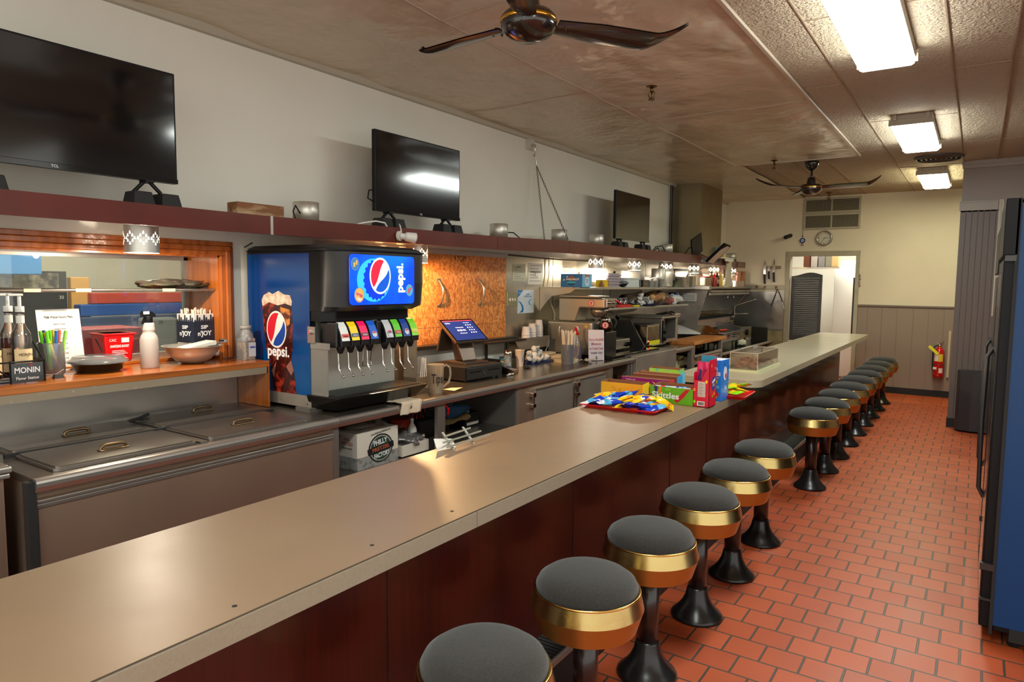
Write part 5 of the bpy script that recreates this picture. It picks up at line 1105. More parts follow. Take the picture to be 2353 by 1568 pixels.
# ---- lower shelf ----
glm = thin('tumbler_glass',(236,232,226),.02,1.2,.14)
for i in range(8):
    b = MB(); b.open_lathe(0,0,[(.026,0),(.034,.105),(.032,.105),(.024,.006),(0,.006)],20); o = solo('drinking_glass', b, glm, 'upright clear drinking glass in the row on the lower shelf' if i % 2 else 'clear drinking glass standing at the back of the row on the lower shelf', 'glass', (0,0,0), 'clear glasses on the lower shelf '+('front','back')[1-i%2]); o.location = (-3.25-.085*(1-i%2),6.58+.066*i,S2)
solo('red_basket', MB().prism(rrect(-3.27,-3.2,6.80,7.14,.03,4),'z',S2,S2+.03), redp, 'small flat red tray on the lower shelf before the glasses', 'tray', bv=.006)
for i in range(2): b = MB(); b.ell((-3.23,6.9+.1*i,S2+.055),.022,.035,.03,12,8,nz=.8,seed=i); solo('foil_packet', b, M('silver_foil',(200,196,200),.2,.9), ('left','right')[i]+' crumpled silver foil packet on the small red tray', 'packet')
b = MB(); b.lathe(-3.3,7.72,[(.0,S2+.002),(.14,S2+.004),(.17,S2+.02),(.175,S2+.022),(.14,S2+.012),(0,S2+.01)],40,sy=1.7); solo('oval_platter', b, M('blue_rim_enamel',(34,60,130),.3), 'blue-rimmed oval platter heaped with creamers on the lower shelf', 'platter')
def creamer_mesh():
    b = MB(); b.lathe(0,0,[(.017,0),(.023,.036),(.027,.038),(.027,.04),(0,.04)],18); return b.mesh('creamer',[cupm])
CM = creamer_mesh()
def creamers(cx, cy, z, n, ax, ay, lab, grp, zs=.036):
    random.seed(n)
    for i in range(n):
        k = i/n; o = bpy.data.objects.new('creamer_cup', CM); C.objects.link(o); lay = 0 if i < n*.55 else (1 if i < n*.85 else 2); s = 1-.34*lay
        o.location = (cx+ax*s*random.uniform(-1,1), cy+ay*s*random.uniform(-1,1), z+.012+zs*lay); o.rotation_euler = (random.uniform(-.9,.9),random.uniform(-.9,.9),random.uniform(0,6)); tag(o, lab, 'creamer', grp)
creamers(-3.3,7.62,S2+.01,22,.09,.24,'white creamer cup in the heap on the blue-rimmed platter','creamers on the shelf platter',.042)
solo('tan_sack', MB().ell((-3.47,7.75,S2+.11),.09,.17,.11,18,12,nz=.5,seed=4), M('tan_sack',(176,150,120),.8), 'tan paper sack behind the heap of creamers on the lower shelf', 'sack')
t = Thing('bread_bag','round golden loaf in a printed plastic bag on the lower shelf','bread bag',(-3.36,8.22,S2)); t.part('loaf', MB().ell((-3.36,8.18,S2+.085),.13,.22,.085,24,14,nz=.25,seed=8), crust); t.part('bag', MB().ell((-3.34,8.22,S2+.082),.145,.27,.088,24,14,nz=.4,seed=11), bagm); t.part('bag_print', MB().ell((-3.24,8.36,S2+.05),.05,.10,.045,16,10,nz=.6,seed=2), M('red_film',(190,90,90),.3))
bottle('foam_cup_pair','white paper cup right of the bread bag on the lower shelf',-3.28,8.60,S2,.04,.12,cupm,cupm,cat='cup')
t = Thing('bread_bag','blue and white bag of buns at the right end of the lower shelf','bread bag',(-3.35,8.8,S2)); t.part('buns', MB().ell((-3.36,8.77,S2+.07),.10,.15,.07,20,12,nz=.3,seed=3), M('bun',(220,190,160),.6)); t.part('bag', MB().ell((-3.33,8.74,S2+.07),.115,.15,.075,20,12,nz=.5,seed=6), two('blue_bag',(40,90,160),(216,214,210),6,'noise',.48,.52,.25))
solo('yellow_scraper', MB().box(-3.24,-3.2,7.2,7.36,S2,S2+.018), M('yellow_plastic',(226,206,40),.4), 'small yellow plastic tool on the lower shelf edge', 'tool', bv=.004)
solo('red_container', MB().prism([(7.9,1.03),(8.35,1.03),(8.42,1.10),(7.84,1.10)][::1],'x',-3.5,-3.25), redp, 'red plastic tub behind the conveyor toaster', 'tub', bv=.006)
# ================= SODA MACHINE =================
t = Thing('soda_fountain', 'large black and blue soda fountain machine with a lit blue display on the back counter', 'soda machine', (-3.15,2.82,CT))
SY0, SY1 = 2.485, 3.16
body = M('textured_black_plastic', (27,25,25), .5, bump=(260,.25,.002))
pblue = two('soda_blue_print', (2,52,112), (14,84,146), 1.6, 'noise', .42, .75, .16)
b = MB(); b.box(-3.55,-3.03,SY0,SY1,CT+.02,1.735); t.part('cabinet', b, body, .01)
b = MB(); b.box(-3.34,-3.0,SY0-.004,SY0,CT+.02,.975); b.box(-3.55,-3.34,SY0-.004,SY0,CT+.02,.975); t.part('base_plate', b, steeld)
t.part('foot', MB().box(-3.1,-2.98,SY0-.03,SY0+.06,CT,CT+.022), M('grey_foot',(90,86,80),.6)); t.part('foot', MB().box(-3.1,-2.98,SY1-.1,SY1-.02,CT,CT+.022), M('grey_foot',(90,86,80),.6))
# hood with rounded front corners
def hood(z0, z1, x_front, ins=0):
    P = [(-3.55+ins,SY0+ins),(-2.92-ins,SY0+ins)]
    for k in range(7):
        a = -PI/2+PI/2*k/6; P.append((-2.92+.0+(x_front+2.92)*math.cos(a)-ins, SY0+.16+ .16*math.sin(a)+ins))
    P += [(x_front-ins,SY1-.09)]
    for k in range(1,6):
        a = PI/2*k/5; P.append((x_front-.07+.07*math.cos(a)-ins, SY1-.09+.09*math.sin(a)-ins))
    P += [(-3.55+ins,SY1-ins)]; return P
b = MB(); lv = [(1.445,.0,-2.83),(1.47,0,-2.76),(1.60,0,-2.745),(1.765,0,-2.745),(1.79,.006,-2.75),(1.806,.03,-2.77)]
rings = [[(x,y,z) for x,y in hood(0,0,xf,i)] for z,i,xf in lv]; k = len(rings[0])
for A, B_ in zip(rings,rings[1:]): b.add(A+B_, [(i,(i+1)%k,(i+1)%k+k,i+k) for i in range(k)], 0, True)
b.add(rings[0],[tuple(range(k))[::-1]]); b.add(rings[-1],[tuple(range(k))]); hd = t.part('hood', b, body)
t.part('hood_ridge', MB().prism([(x*1,y) for x,y in hood(0,0,-2.739,-.003)],'z',1.772,1.779), blk)
t.part('throat', MB().prism([(-3.1,SY0+.004),(-2.93,SY0+.004),(-2.86,SY0+.05),(-2.86,SY1-.05),(-2.93,SY1-.004),(-3.1,SY1-.004)],'z',1.39,1.45), blk, .01)
# side graphic
sf = SY0-.0015
t.part('side_graphic', MB().box(-3.545,-3.005,sf,SY0-.0002,.975,1.758), pblue)
def P2(mb, poly, th=.0006, off=0): return mb.plate((0,sf-off,0),X3,Z3,poly,th)
def sxz(px, pz):   # graphic units from the printed panel: 0..1 across, 0..1 up
    return (-3.545+px*.54, .975+pz*.783)
glass = [(.24,.66),(.72,.66),(.735,.50),(.73,.32),(.70,.24),(.75,.14),(.78,.0),(.40,.0),(.38,.16),(.30,.30),(.26,.46)]
t.part('print_cola', P2(MB(), [sxz(*q) for q in glass]), two('cola_print',(54,14,12),(150,44,24),22,'noise',.48,.62,.2,detail=6))
t.part('print_foam', P2(MB(), [sxz(*q) for q in [(.235,.665),(.27,.70),(.36,.725),(.42,.71),(.52,.735),(.60,.71),(.70,.705),(.73,.66),(.72,.63),(.62,.645),(.50,.63),(.36,.65),(.25,.62)]],.0006,.0007), two('foam_print',(196,160,130),(226,206,186),30,'noise',.4,.6,.3))
t.part('print_ice', P2(MB(), [sxz(*q) for q in [(.54,.62),(.70,.60),(.69,.50),(.62,.47),(.56,.54)]],.0006,.0007), two('ice_print',(206,130,50),(90,34,20),24,'noise',.45,.6,.2))
for q in ([(.50,.33),(.44,.27),(.46,.23),(.56,.28)],[(.70,.24),(.74,.17),(.70,.13),(.62,.19)],[(.38,.15),(.46,.22),(.42,.10)]): t.part('print_facet', P2(MB(), [sxz(*p) for p in q],.0006,.0007), M('facet_print',(150,96,84),.2))
def globe(t, o, r, u, R, asp, parent, e=0, rot=0):
    """round soda emblem: white ring, red top, white wave, blue bottom"""
    o = Vector(o); r = Vector(r).normalized(); u = Vector(u).normalized(); n = r.cross(u); cr_, sr_ = math.cos(rot), math.sin(rot)
    def pt(a, b2): x, y = a*R*asp, b2*R; return (a*R*cr_*asp-b2*R*sr_*asp, (a*R*sr_+b2*R*cr_))
    def wave(x, k): return k[0]+k[1]*x+k[2]*math.sin(x*2.6)
    mats = [M('emblem_white'+str(e),(232,228,222),.3,emis=e), M('emblem_red'+str(e),(206,24,44),.3,emis=e), M('emblem_blue'+str(e),(12,62,150),.3,emis=e)]
    t.part('emblem_disc', MB().plate(o,r,u,[pt(math.cos(2*PI*i/40),math.sin(2*PI*i/40)) for i in range(40)],.0008), mats[0], parent=parent)
    q = .9
    def region(top):
        P = []; f = (lambda x: .16+.18*x+.16*math.sin(x*2.4)) if top else (lambda x: -.28+.30*x-.16*math.sin(x*2.4)+.0)
        xs = [-q+2*q*i/30 for i in range(31)]
        xs = [x for x in xs if abs(f(x)) < math.sqrt(max(0,q*q-x*x))+1e-6]
        P = [(x,f(x)) for x in xs]; a1 = math.atan2(P[-1][1],P[-1][0]); a0 = math.atan2(P[0][1],P[0][0])
        if top: 
            if a0 < 0: a0 += 2*PI
            arc = [a1+(a0-a1)*i/24 for i in range(25)]
        else:
            if a0 > 0: a0 -= 2*PI
            arc = [a1+(a0-a1)*i/24 for i in range(25)]
        return P+[(q*math.cos(a),q*math.sin(a)) for a in arc]
    for top, m_, nm in ((True,mats[1],'emblem_red'),(False,mats[2],'emblem_blue')):
        pl = [pt(*p) for p in region(top)]
        if not top: pl = pl[::-1]
        else: pl = pl
        # keep a consistent winding
        A = sum(a[0]*b2[1]-b2[0]*a[1] for a,b2 in zip(pl,pl[1:]+pl[:1]))
        if A < 0: pl = pl[::-1]
        t.part(nm, MB().plate(o+n*.0008,r,u,pl,.0005), m_, parent=parent)
ox, oz = sxz(.475,.455)
globe(t, (ox,sf-.0016,oz), X3, Z3, .105, .83, None, 0, .75)
t.text('lettering', 'pepsi.', (*[sxz(.50,.29)[0]],sf-.0022,sxz(.5,.295)[1]), X3, Z3, .085, WINK, width=.19, bold=.002)
# front display: backlit print with bottle cap emblem
DYa, DYb, DZa, DZb = 2.535, 3.035, 1.482, 1.752; DX = -2.7445
E1 = 1.05
def em(n, c_, k=1.0): return M(n, c_, .25, emis=E1*k, ecol=c_)
dsp = t.part('display', MB().prism(rrect(DYa,DYb,DZa,DZb,.022,5),'x',DX-.004,DX), two('backlit_blue',(4,50,205),(10,88,230),3,'noise',.4,.7,.25))
nt = dsp.data.materials[0].node_tree; nt.links.new(nt.nodes['Color Ramp'].outputs[0], nt.nodes['Principled BSDF'].inputs['Emission Color']); nt.nodes['Principled BSDF'].inputs['Emission Strength'].default_value = E1*.95
def DP(y, z): return (y, z)
def dplate(n, poly, m_, lift=0): return t.part(n, MB().plate((DX+.0003+lift,0,0),Y3,Z3,poly,.0006), m_, parent=dsp)
cy0, cz0 = 2.745, 1.635
dplate('glow', [(cy0-.035+.125*math.cos(a), cz0-.02+.118*math.sin(a)) for a in [2*PI*i/32 for i in range(32)]], em('glow_blue',(40,140,250),.9))
cap = []
for i in range(80): a = 2*PI*i/80; rr = .108+(.005 if i % 4 < 2 else -.004); cap.append((cy0-.018+rr*.86*math.cos(a), cz0-.018+rr*math.sin(a)))
dplate('cap_crimp', cap, em('cap_blue',(8,44,165),.8), .0007)
globe(t, (DX+.0016,cy0+.012,cz0+.004), Y3, Z3, .100, .80, dsp, .95, .62)
t.text('lettering', 'pepsi.', (DX+.002,2.915,1.63), (0,0,1), (0,-1,0), .075, em('white_lit',(240,246,255),1.2), parent=dsp, width=.165, bold=.002)
for (yy,zz,rad,c1) in ((2.572,1.70,.030,(60,120,170)),(2.60,1.535,.036,(226,170,90)),(2.992,1.56,.030,(70,170,196))):
    dplate('sticker', circ(rad,24,yy,zz,1.15), M('sticker_ring',(150,170,196),.4), .0008); dplate('sticker_face', circ(rad*.9,24,yy,zz,1.15), M('sticker_%d'%c1[0],c1,.4,emis=.25,ecol=c1), .0016)
for yy,zz in ((2.565,1.70),(2.582,1.712)): dplate('sticker_print', rect(yy-.006,yy+.006,zz-.016,zz+.008), M('ice_lolly',(226,176,90),.4,emis=.2), .0024)
dplate('sticker_glasses', [(2.575,1.55),(2.625,1.535),(2.622,1.522),(2.604,1.524),(2.60,1.535),(2.585,1.532),(2.577,1.54)], M('pink_glasses',(206,90,110),.4,emis=.2), .0024)
dplate('sticker_smile', [(2.578,1.524),(2.618,1.512),(2.608,1.503),(2.588,1.508)], M('smile_white',(220,220,220),.4,emis=.2), .0024)
dplate('sticker_guitar', [(2.978,1.545),(2.992,1.54),(2.998,1.556),(3.018,1.582),(3.014,1.586),(2.992,1.566),(2.98,1.572)], M('guitar_red',(206,80,100),.4,emis=.2), .0024)
# dispensing valves
vcol = [('tropicana','grey white label',(214,214,206),(224,90,80)),('lemon','yellow label',(236,200,20),(60,80,120)),('raspberry','pink label',(236,20,90),(120,20,50)),('cola','blue label',(20,90,190),(200,30,50)),
        ('diet','silver label',(186,184,184),(200,30,50)),('dew','green label',(96,190,50),(200,40,40)),('zero','blue red label',(24,60,140),(200,40,60)),('lime','lime label',(120,200,40),(236,220,40))]
vlm = M('valve_black',(24,23,24),.35)
words = ['Tropicana','BRISK','BRISK','PEPSI','PEPSI','DEW','PEPSI','STARRY']
for i in range(8):
    y = 2.565+.072*i+(.05 if i > 3 else 0); b = MB(); w = .031
    b.add([(x,yy,z) for yy in (y-w,y+w) for x,z in ((-2.95,1.39),(-2.86,1.385),(-2.825,1.33),(-2.81,1.285),(-2.81,1.255),(-2.95,1.255))],[(0,1,2,3,4,5),(11,10,9,8,7,6)]+[(j,j+6,(j+1)%6+6,(j+1)%6) for j in range(6)])
    b.lathe(-2.855,y,[(.0,1.215),(.012,1.215),(.02,1.235),(.026,1.257)],16)
    v = t.part('valve', b, vlm, .003)
    lab = [(-2.86,1.386),(-2.84,1.362),(-2.8245,1.331),(-2.8095,1.286)]; b = MB()
    b.add([(x+.0012,yy,z) for x,z in lab for yy in (y-w+.003,y+w-.003)],[(2*j+1,2*j+3,2*j+2,2*j)[::-1] for j in range(3)]); t.part('label', b, M('valve_label_%d'%i,vcol[i][2],.35,emis=.12,ecol=vcol[i][2]), parent=v, label=vcol[i][1])
    d = Vector((.0155,0,-.045)).normalized(); o = Vector((-2.815,y,1.312)); u = -d; n_ = Vector((0,1,0)).cross(u)
    if i in (3,4,6): t.part('label_roundel', MB().plate(o+n_*.002,Y3,u,circ(.018,18),.0006), M('roundel_%d'%i,(220,224,230),.4), parent=v); t.part('label_roundel', MB().plate(o+n_*.0027,Y3,u,[p for p in circ(.016,18) if p[1]>.004],.0005), M('emblem_red0'), parent=v)
    else: t.part('label_print', MB().plate(o+n_*.002,Y3,u,rect(-.026,.026,-.008,.012),.0006), M('valve_print_%d'%i,vcol[i][3],.4), parent=v)
    t.text('lettering', words[i], o+n_*.0036, Y3, u, .014, INK if i in (0,4) else WINK, parent=v, width=.034)
    t.part('lever', MB().tube([(-2.875,y,1.25),(-2.87,y,1.13),(-2.835,y,1.09)],.004,8).ell((-2.833,y,1.088),.007,.007,.007,10,6), chrome, parent=v)
t.part('valve_cheek', MB().box(-2.96,-2.83,SY0+.03,SY0+.047,1.25,1.385), vlm, .006); t.part('valve_cheek', MB().box(-2.96,-2.83,2.818,2.85,1.25,1.385), vlm, .006)
t.part('ice_chute', MB().ell((-2.90,2.83,1.36),.05,.055,.05,18,10), clearm)
t.part('splash_panel', MB().box(-3.03,-3.02,SY0+.06,SY1-.005,.935,1.39), M('splash_steel_clean',(206,208,198),.34,.6,bump=(50,.06),stretch=(1,1,.04),rv=.08))
t.part('ice_lever', MB().tube([(-2.92,2.80,1.24),(-2.93,2.80,1.15),(-2.93,2.795,1.12),(-2.93,2.87,1.12),(-2.93,2.86,1.15),(-2.92,2.86,1.24)],.0035), chrome)
b = MB(); b.box(-3.02,-2.87,SY0+.003,SY0+.008,.96,1.27); b.box(-3.02,-2.88,SY0+.003,SY0+.06,.955,.96); b.box(-3.02,-2.85,SY0+.0,SY0+.003,1.24,1.275); t.part('side_shield', b, thin('milky_shield',(240,238,232),.1,1.0,.3,(220,216,206)))
t.part('bolt_plate', MB().box(-3.02,-2.96,SY0-.006,SY0,1.27,1.36), steel); t.part('bolt', MB().rod((-2.99,SY0-.006,1.33),(-2.99,SY0-.022,1.33),.011,12), chrome)
b = MB()
for x, z in ((-3.09,1.335),(-3.16,1.27),(-3.03,.93),(-3.25,.935)): b.rod((x,SY0-.001,z),(x,SY0-.006,z),.004,10)
t.part('rivet', b, chrome)
b = MB(); ya, yb = 2.47, 3.19
b.hexa([(-3.02,ya+.02,.905),(-2.845,ya+.06,.905),(-2.845,yb-.04,.905),(-3.02,yb-.02,.905)],[(-3.03,ya,.985),(-2.765,ya,.985),(-2.765,yb,.985),(-3.03,yb,.985)]); t.part('drip_tray', b, M('tray_black',(14,13,13),.25), .006)
b = MB(); b.box(-3.01,-2.785,ya+.02,yb-.02,.9855,.988); t.part('grate_base', b, blkm)
b = MB(); y = ya+.03
while y < yb-.03: b.box(-3.0,-2.795,y,y+.004,.988,.993); y += .011
t.part('grate', b, M('grate_black',(20,20,20),.3))
# dark towel draped on the rail
b = MB()
def tw(u, v):
    y = 2.91+.17*u+.012*v; s = v*.20
    if s < .11: x, z = -2.86+s, CT+.006
    else: x, z = -2.742+.008*math.sin(u*9), CT+.006-(s-.11)*.75
    return (x+.004*math.sin(u*13+v*4), y+.01*math.sin(v*5), z+.005*noise.noise(Vector((u*5,v*5,0)))+.004)
b.grid(16,20,tw); o = solo('dish_towel', b, M('cream_towel',(206,186,160),.95,bump=(160,.4,.003)), 'folded cream towel draped over the counter rail below the soda machine', 'towel'); m_ = o.modifiers.new('s','SOLIDIFY'); m_.thickness = .006
b = MB(); b.tube([(-2.76,3.0+.0,CT+.012),(-2.735,3.02,CT-.03),(-2.733,3.06,CT-.05)],.001)
# ================= RIGHT OF THE SODA MACHINE =================
t = Thing('lid_dispenser', 'clear acrylic cup sleeve leaning right of the soda machine', 'dispenser', (-3.13,3.36,CT), 0)
b = MB(); b.box(-.07,-.066,-.06,.07,0,.34); b.box(.05,.054,-.06,.07,0,.34); b.box(-.07,.054,.066,.07,0,.34); b.box(.05,.16,-.06,-.056,0,.10); b.box(.156,.16,-.06,.07,0,.10); t.part('sleeve', b, thin('clear_lamp_glow',(250,238,220),.06,.9,.2,(240,216,184)))  # warm tint and milkiness paint the lamp light coming through the acrylic
t = Thing('cup_tube', 'tall brushed steel cup tube between soda machine and tip pitcher', 'cup dispenser', (-3.30,3.56,CT), 0)
t.part('tube', MB().cyl(0,0,0,.30,.055,n=32), spun)
# tip pitcher
def pitcher(n, lab, x, y, rz, R, h, tint, cat='pitcher'):
    t = Thing(n, lab, cat, (x,y,CT), rz); b = MB(); b.open_lathe(0,0,[(R*.82,0),(R*.82,.006),(R*.86,.01),(R,h*.97),(R*1.03,h),(R*.97,h),(R*.82,.014),(0,.012)],28)
    t.part('jug', b, tint); r = MB()
    for k in range(20):
        a = 2*PI*k/20; r.rod((R*.87*math.cos(a),R*.87*math.sin(a),.02),(R*.985*math.cos(a),R*.985*math.sin(a),h*.85),.0015,4)
    t.part('ribs', r, clearm); t.part('handle', MB().tube([(0,R*.98,h*.92),(0,R*1.3,h*.97),(0,R*1.72,h*.86),(0,R*1.8,h*.6),(0,R*1.6,h*.35),(0,R*.93,h*.18)],.0085,10), thin('handle_clear',(240,226,206),.03,2.5,.3,(226,196,160)))
    return t
t = pitcher('tip_pitcher', 'clear plastic tip pitcher with hand-written Tips beside the cash drawer', -2.90, 3.41, math.radians(-38), .056, .185, thin('pitcher_warm_glow',(250,242,228),.05,.8,.3,(250,226,190)))  # cream milkiness paints the warm lamp glow into the clear jug
t.text('lettering', 'Tips', (.0605,.0,.095), (0,1,0), Z3, .085, INK, width=.075, bold=.0012)
for i in range(7): o = solo('wrapped_straw', MB().rod((0,0,0),(0,0,.205),.004,6), paper, 'paper-wrapped straw standing behind the tip pitcher', 'straw', (0,0,0), 'straws behind the tip pitcher'); o.location = (-3.09+.008*(i%3),3.47+.011*i,CT); o.rotation_euler = (.05*(i-3),.03*(i%3-1),0)
solo('paper_napkin', MB().grid(6,6,lambda u,v:(-2.93+.10*u,3.52+.09*v,CT+.003+.012*u*v)), M('cream_napkin',(226,206,170),.9), 'napkin sheet lying under the tip pitcher handle', 'napkin')
# cash drawer, register
t = Thing('cash_drawer', 'black metal cash drawer with a keyhole and two slots', 'cash drawer', (-3.2,4.09,CT), math.radians(-2))
t.part('case', MB().box(-.20,.20,-.22,.22,.012,.11), M('drawer_black',(27,26,26),.45,bump=(300,.2,.001)), .003); fr_ = t.part('front', MB().box(.20,.207,-.21,.21,.02,.10), M('drawer_front',(33,32,32),.4), .002)
for y in (-.11,.11): t.part('slot', MB().box(.2065,.2085,y-.07,y+.07,.066,.071), blkg, parent=fr_)
t.part('lock', MB().rod((.2065,0,.055),(.213,0,.055),.011,18), chrome, parent=fr_)
b = MB()
for x in (-.17,.17):
    for y in (-.19,.19): b.cyl(x,y,0,.013,.012)
t.part('foot', b, blkm)
t = Thing('cash_register', 'touchscreen cash register on a tapered grey stand atop the cash drawer', 'cash register', (-3.2,4.12,1.002), math.radians(-8))
sil = M('register_bronze_grey', (104,88,76), .35, .6)
t.part('base', MB().prism(rrect(-.11,.12,-.13,.13,.02),'z',0,.014), sil, .003)
t.part('neck', MB().hexa([(-.05,-.075,.014),(.05,-.075,.014),(.05,.075,.014),(-.05,.075,.014)],[(-.09,-.085,.20),(-.03,-.085,.20),(-.03,.085,.20),(-.09,.085,.20)]), sil, .012)
T = Matrix.Translation((-.03,0,.235)) @ Matrix.Rotation(math.radians(-52),4,'Y')
b = MB(); b.T = T; b.box(-.012,.012,-.17,.17,-.125,.125); hd = t.part('head', b, sil, .004)
b = MB(); b.T = T; b.box(.012,.014,-.168,.168,-.123,.123); t.part('bezel', b, blkg, parent=hd)
b = MB(); b.T = T; b.box(.014,.0148,-.155,.155,-.11,.108); t.part('screen', b, M('register_screen',(24,36,84),.12,emis=.55,ecol=(34,48,110)), parent=hd)
b = MB(); b.T = T; b.box(.0148,.0152,-.155,.155,.10,.108); t.part('screen_bar', b, M('screen_red',(220,60,70),.2,emis=.6), parent=hd)
R3 = T.to_3x3(); sr_, su = R3 @ Vector((0,1,0)), R3 @ Vector((0,0,1))
for s, yy, zz, sz, wd in (('hellobar',-.115,.078,.016,.05),('01:35 PM',-.03,-.005,.026,.085),('Wed November 27th',-.03,.028,.011,.08),('Bread and pretzels',-.03,-.036,.010,.07),('Scan or enter PIN',.075,.078,.008,.06)):
    t.text('screen_text', s, T @ Vector((.0152,yy,zz)), sr_, su, sz, em('screen_white',(220,226,240),.8), parent=hd, width=wd)
b = MB(); b.T = T
for i in range(3):
    for j in range(4): b.T = T @ Matrix.Translation((.015,.055+.024*i,.052-.028*j)) @ Matrix.Rotation(PI/2,4,'Y'); b.cyl(0,0,0,.0006,.006,n=10)
t.part('keypad_dots', b, em('screen_white',(220,226,240),.8), parent=hd)
b = MB(); b.T = Matrix.Translation((-.13,-.03,.17)) @ Matrix.Rotation(math.radians(15),4,'Y'); b.box(-.008,.008,-.13,.10,-.09,.09); t.part('customer_display', b, sil, .004)
# card reader, small dark box, can, sugar jar, cup
t = Thing('card_reader', 'dark slanted card reader on the counter right of the cash drawer', 'card reader', (-3.05,4.50,CT), math.radians(20)); t.part('body', MB().hexa([(-.05,-.09,0),(.05,-.09,0),(.05,.09,0),(-.05,.09,0)],[(-.05,-.09,.07),(.05,-.09,.03),(.05,.09,.02),(-.05,.09,.05)]), blkg, .006); t.part('screen', MB().hexa([(-.035,-.07,.060),(.03,-.07,.0355),(.03,.02,.031),(-.035,.02,.053)],[(-.034,-.07,.0625),(.031,-.07,.038),(.031,.02,.0335),(-.034,.02,.0555)]), M('reader_screen',(60,80,120),.1))
cord('phone_cord',[(-2.98,4.35,CT+.006),(-2.96,4.37,CT+.01),(-2.99,4.39,CT+.012),(-2.96,4.41,CT+.01),(-2.98,4.44,CT+.012)],.004,white,'short pale cord curling in front of the card reader')
t = Thing('wifi_box', 'low black box with a small blue-green light behind the cash register', 'box', (-3.45,4.72,CT)); t.part('case', MB().box(-3.52,-3.38,4.62,4.84,CT,CT+.06), blk, .01); t.part('led', MB().ell((-3.378,4.76,CT+.035),.005,.006,.006,10,6), M('led_teal',(60,240,200),.3,emis=6))
t = Thing('snuff_can', 'low round light blue can behind the sugar jar', 'can', (-3.45,5.0,CT)); t.part('can', MB().cyl(-3.45,5.0,CT,CT+.055,.048,n=28), M('aqua_can',(96,170,180),.35)); t.part('lid', MB().cyl(-3.45,5.0,CT+.055,CT+.062,.049,n=28), M('can_grey',(150,150,140),.3,.6)); t.part('label', MB().open_lathe(-3.45,5.0,[(.0485,CT+.02),(.0485,CT+.04)],28), M('can_cream',(206,190,160),.5))
t = Thing('sugar_shaker', 'glass sugar shaker with dark dome lid on the counter', 'sugar shaker', (-3.28,4.80,CT)); t.part('jar', MB().open_lathe(-3.28,4.80,[(.034,CT),(.034,CT+.105),(.03,CT+.115)],24), clearm); t.part('sugar', MB().cyl(-3.28,4.80,CT+.002,CT+.04,.031), paper); t.part('lid', MB().lathe(-3.28,4.80,[(.034,CT+.11),(.034,CT+.125),(.022,CT+.148),(0,CT+.152)],24), chrome)
t = Thing('paper_cup', 'white paper cup with swirl print beside the sugar shaker', 'cup', (-3.25,4.94,CT)); t.part('cup', MB().open_lathe(-3.25,4.94,[(.03,CT),(.042,CT+.14),(.044,CT+.142),(.040,CT+.142),(.029,CT+.004),(0,CT+.004)],28), M('cup_paper',(220,196,176),.6)); t.part('swirl', MB().plate((-3.212,4.94,CT+.04),Y3,Z3,[(-.02,.0),(-.006,.02),(.006,.06),(.004,.085),(-.002,.05),(-.014,.02)],.001), M('violet_ink',(90,70,160),.5)); t.part('spoon', MB().rod((-3.25,4.94,CT+.1),(-3.24,4.975,CT+.165),.004,8), chrome)
b = MB(); b.ell((-3.12,4.86,CT+.012),.02,.06,.012); solo('dark_tool', b, M('brown_black',(40,26,22),.3), 'small dark utensil lying before the paper cup', 'utensil')
# creamers on a blue tray and paper stacks
solo('blue_tray', MB().prism(rrect(-3.42,-3.20,5.10,5.46,.04),'z',CT,CT+.008), M('navy_tray',(20,34,90),.3), 'thin navy tray heaped with creamers on the back counter', 'tray', bv=.003)
creamers(-3.30,5.27,CT+.008,26,.085,.14,'white creamer cup in the heap on the navy counter tray','creamers on the counter tray',.042)
for k,(x,y,n) in enumerate(((-3.42,5.62,5),(-3.25,5.60,4),(-3.12,5.52,2))):
    b = MB()
    for i in range(n): b.prism([(x+.10*math.cos(a)*1.1+.004*(i%2),y+.13*math.sin(a)) for a in [2*PI*q/12+.2*k+.1*i for q in range(12)]],'z',CT+.012*i,CT+.012*i+.008)
    solo('paper_plates', b, M('cream_napkin',(226,206,170),.9), ('taller','middle','lowest')[k]+' cream stack of paper plates behind the straw pitcher', 'paper plates')
# straw pitcher
t = pitcher('straw_pitcher', 'clear pitcher full of white paper-wrapped straws on the back counter', -3.02, 5.37, math.radians(-30), .062, .175, thin('pitcher_cool',(236,240,248),.04,.9,.2,(214,216,230)))
random.seed(8); sm_ = MB().rod((0,0,0),(0,0,.27),.0045,6).mesh('wrapped_straw',[M('straw_paper',(226,210,190),.8)])
for i in range(46):
    a, r_ = random.uniform(0,2*PI), .045*math.sqrt(random.random()); o = bpy.data.objects.new('wrapped_straw', sm_); C.objects.link(o); o.location = (-3.02+r_*math.cos(a),5.37+r_*math.sin(a),CT+.014); o.rotation_euler = (-.10*r_/.045*math.sin(a),.10*r_/.045*math.cos(a),0); o.scale = (1,1,random.uniform(.92,1.08)); tag(o,'white paper-wrapped straw standing in the clear pitcher','straw','straws in the counter pitcher')
t = Thing('table_knife','metal knife handle sticking up behind the pitcher straws','knife',(-3.10,5.36,CT+.2)); t.part('handle', MB().ell((-3.10,5.36,CT+.285),.006,.014,.05), chrome)
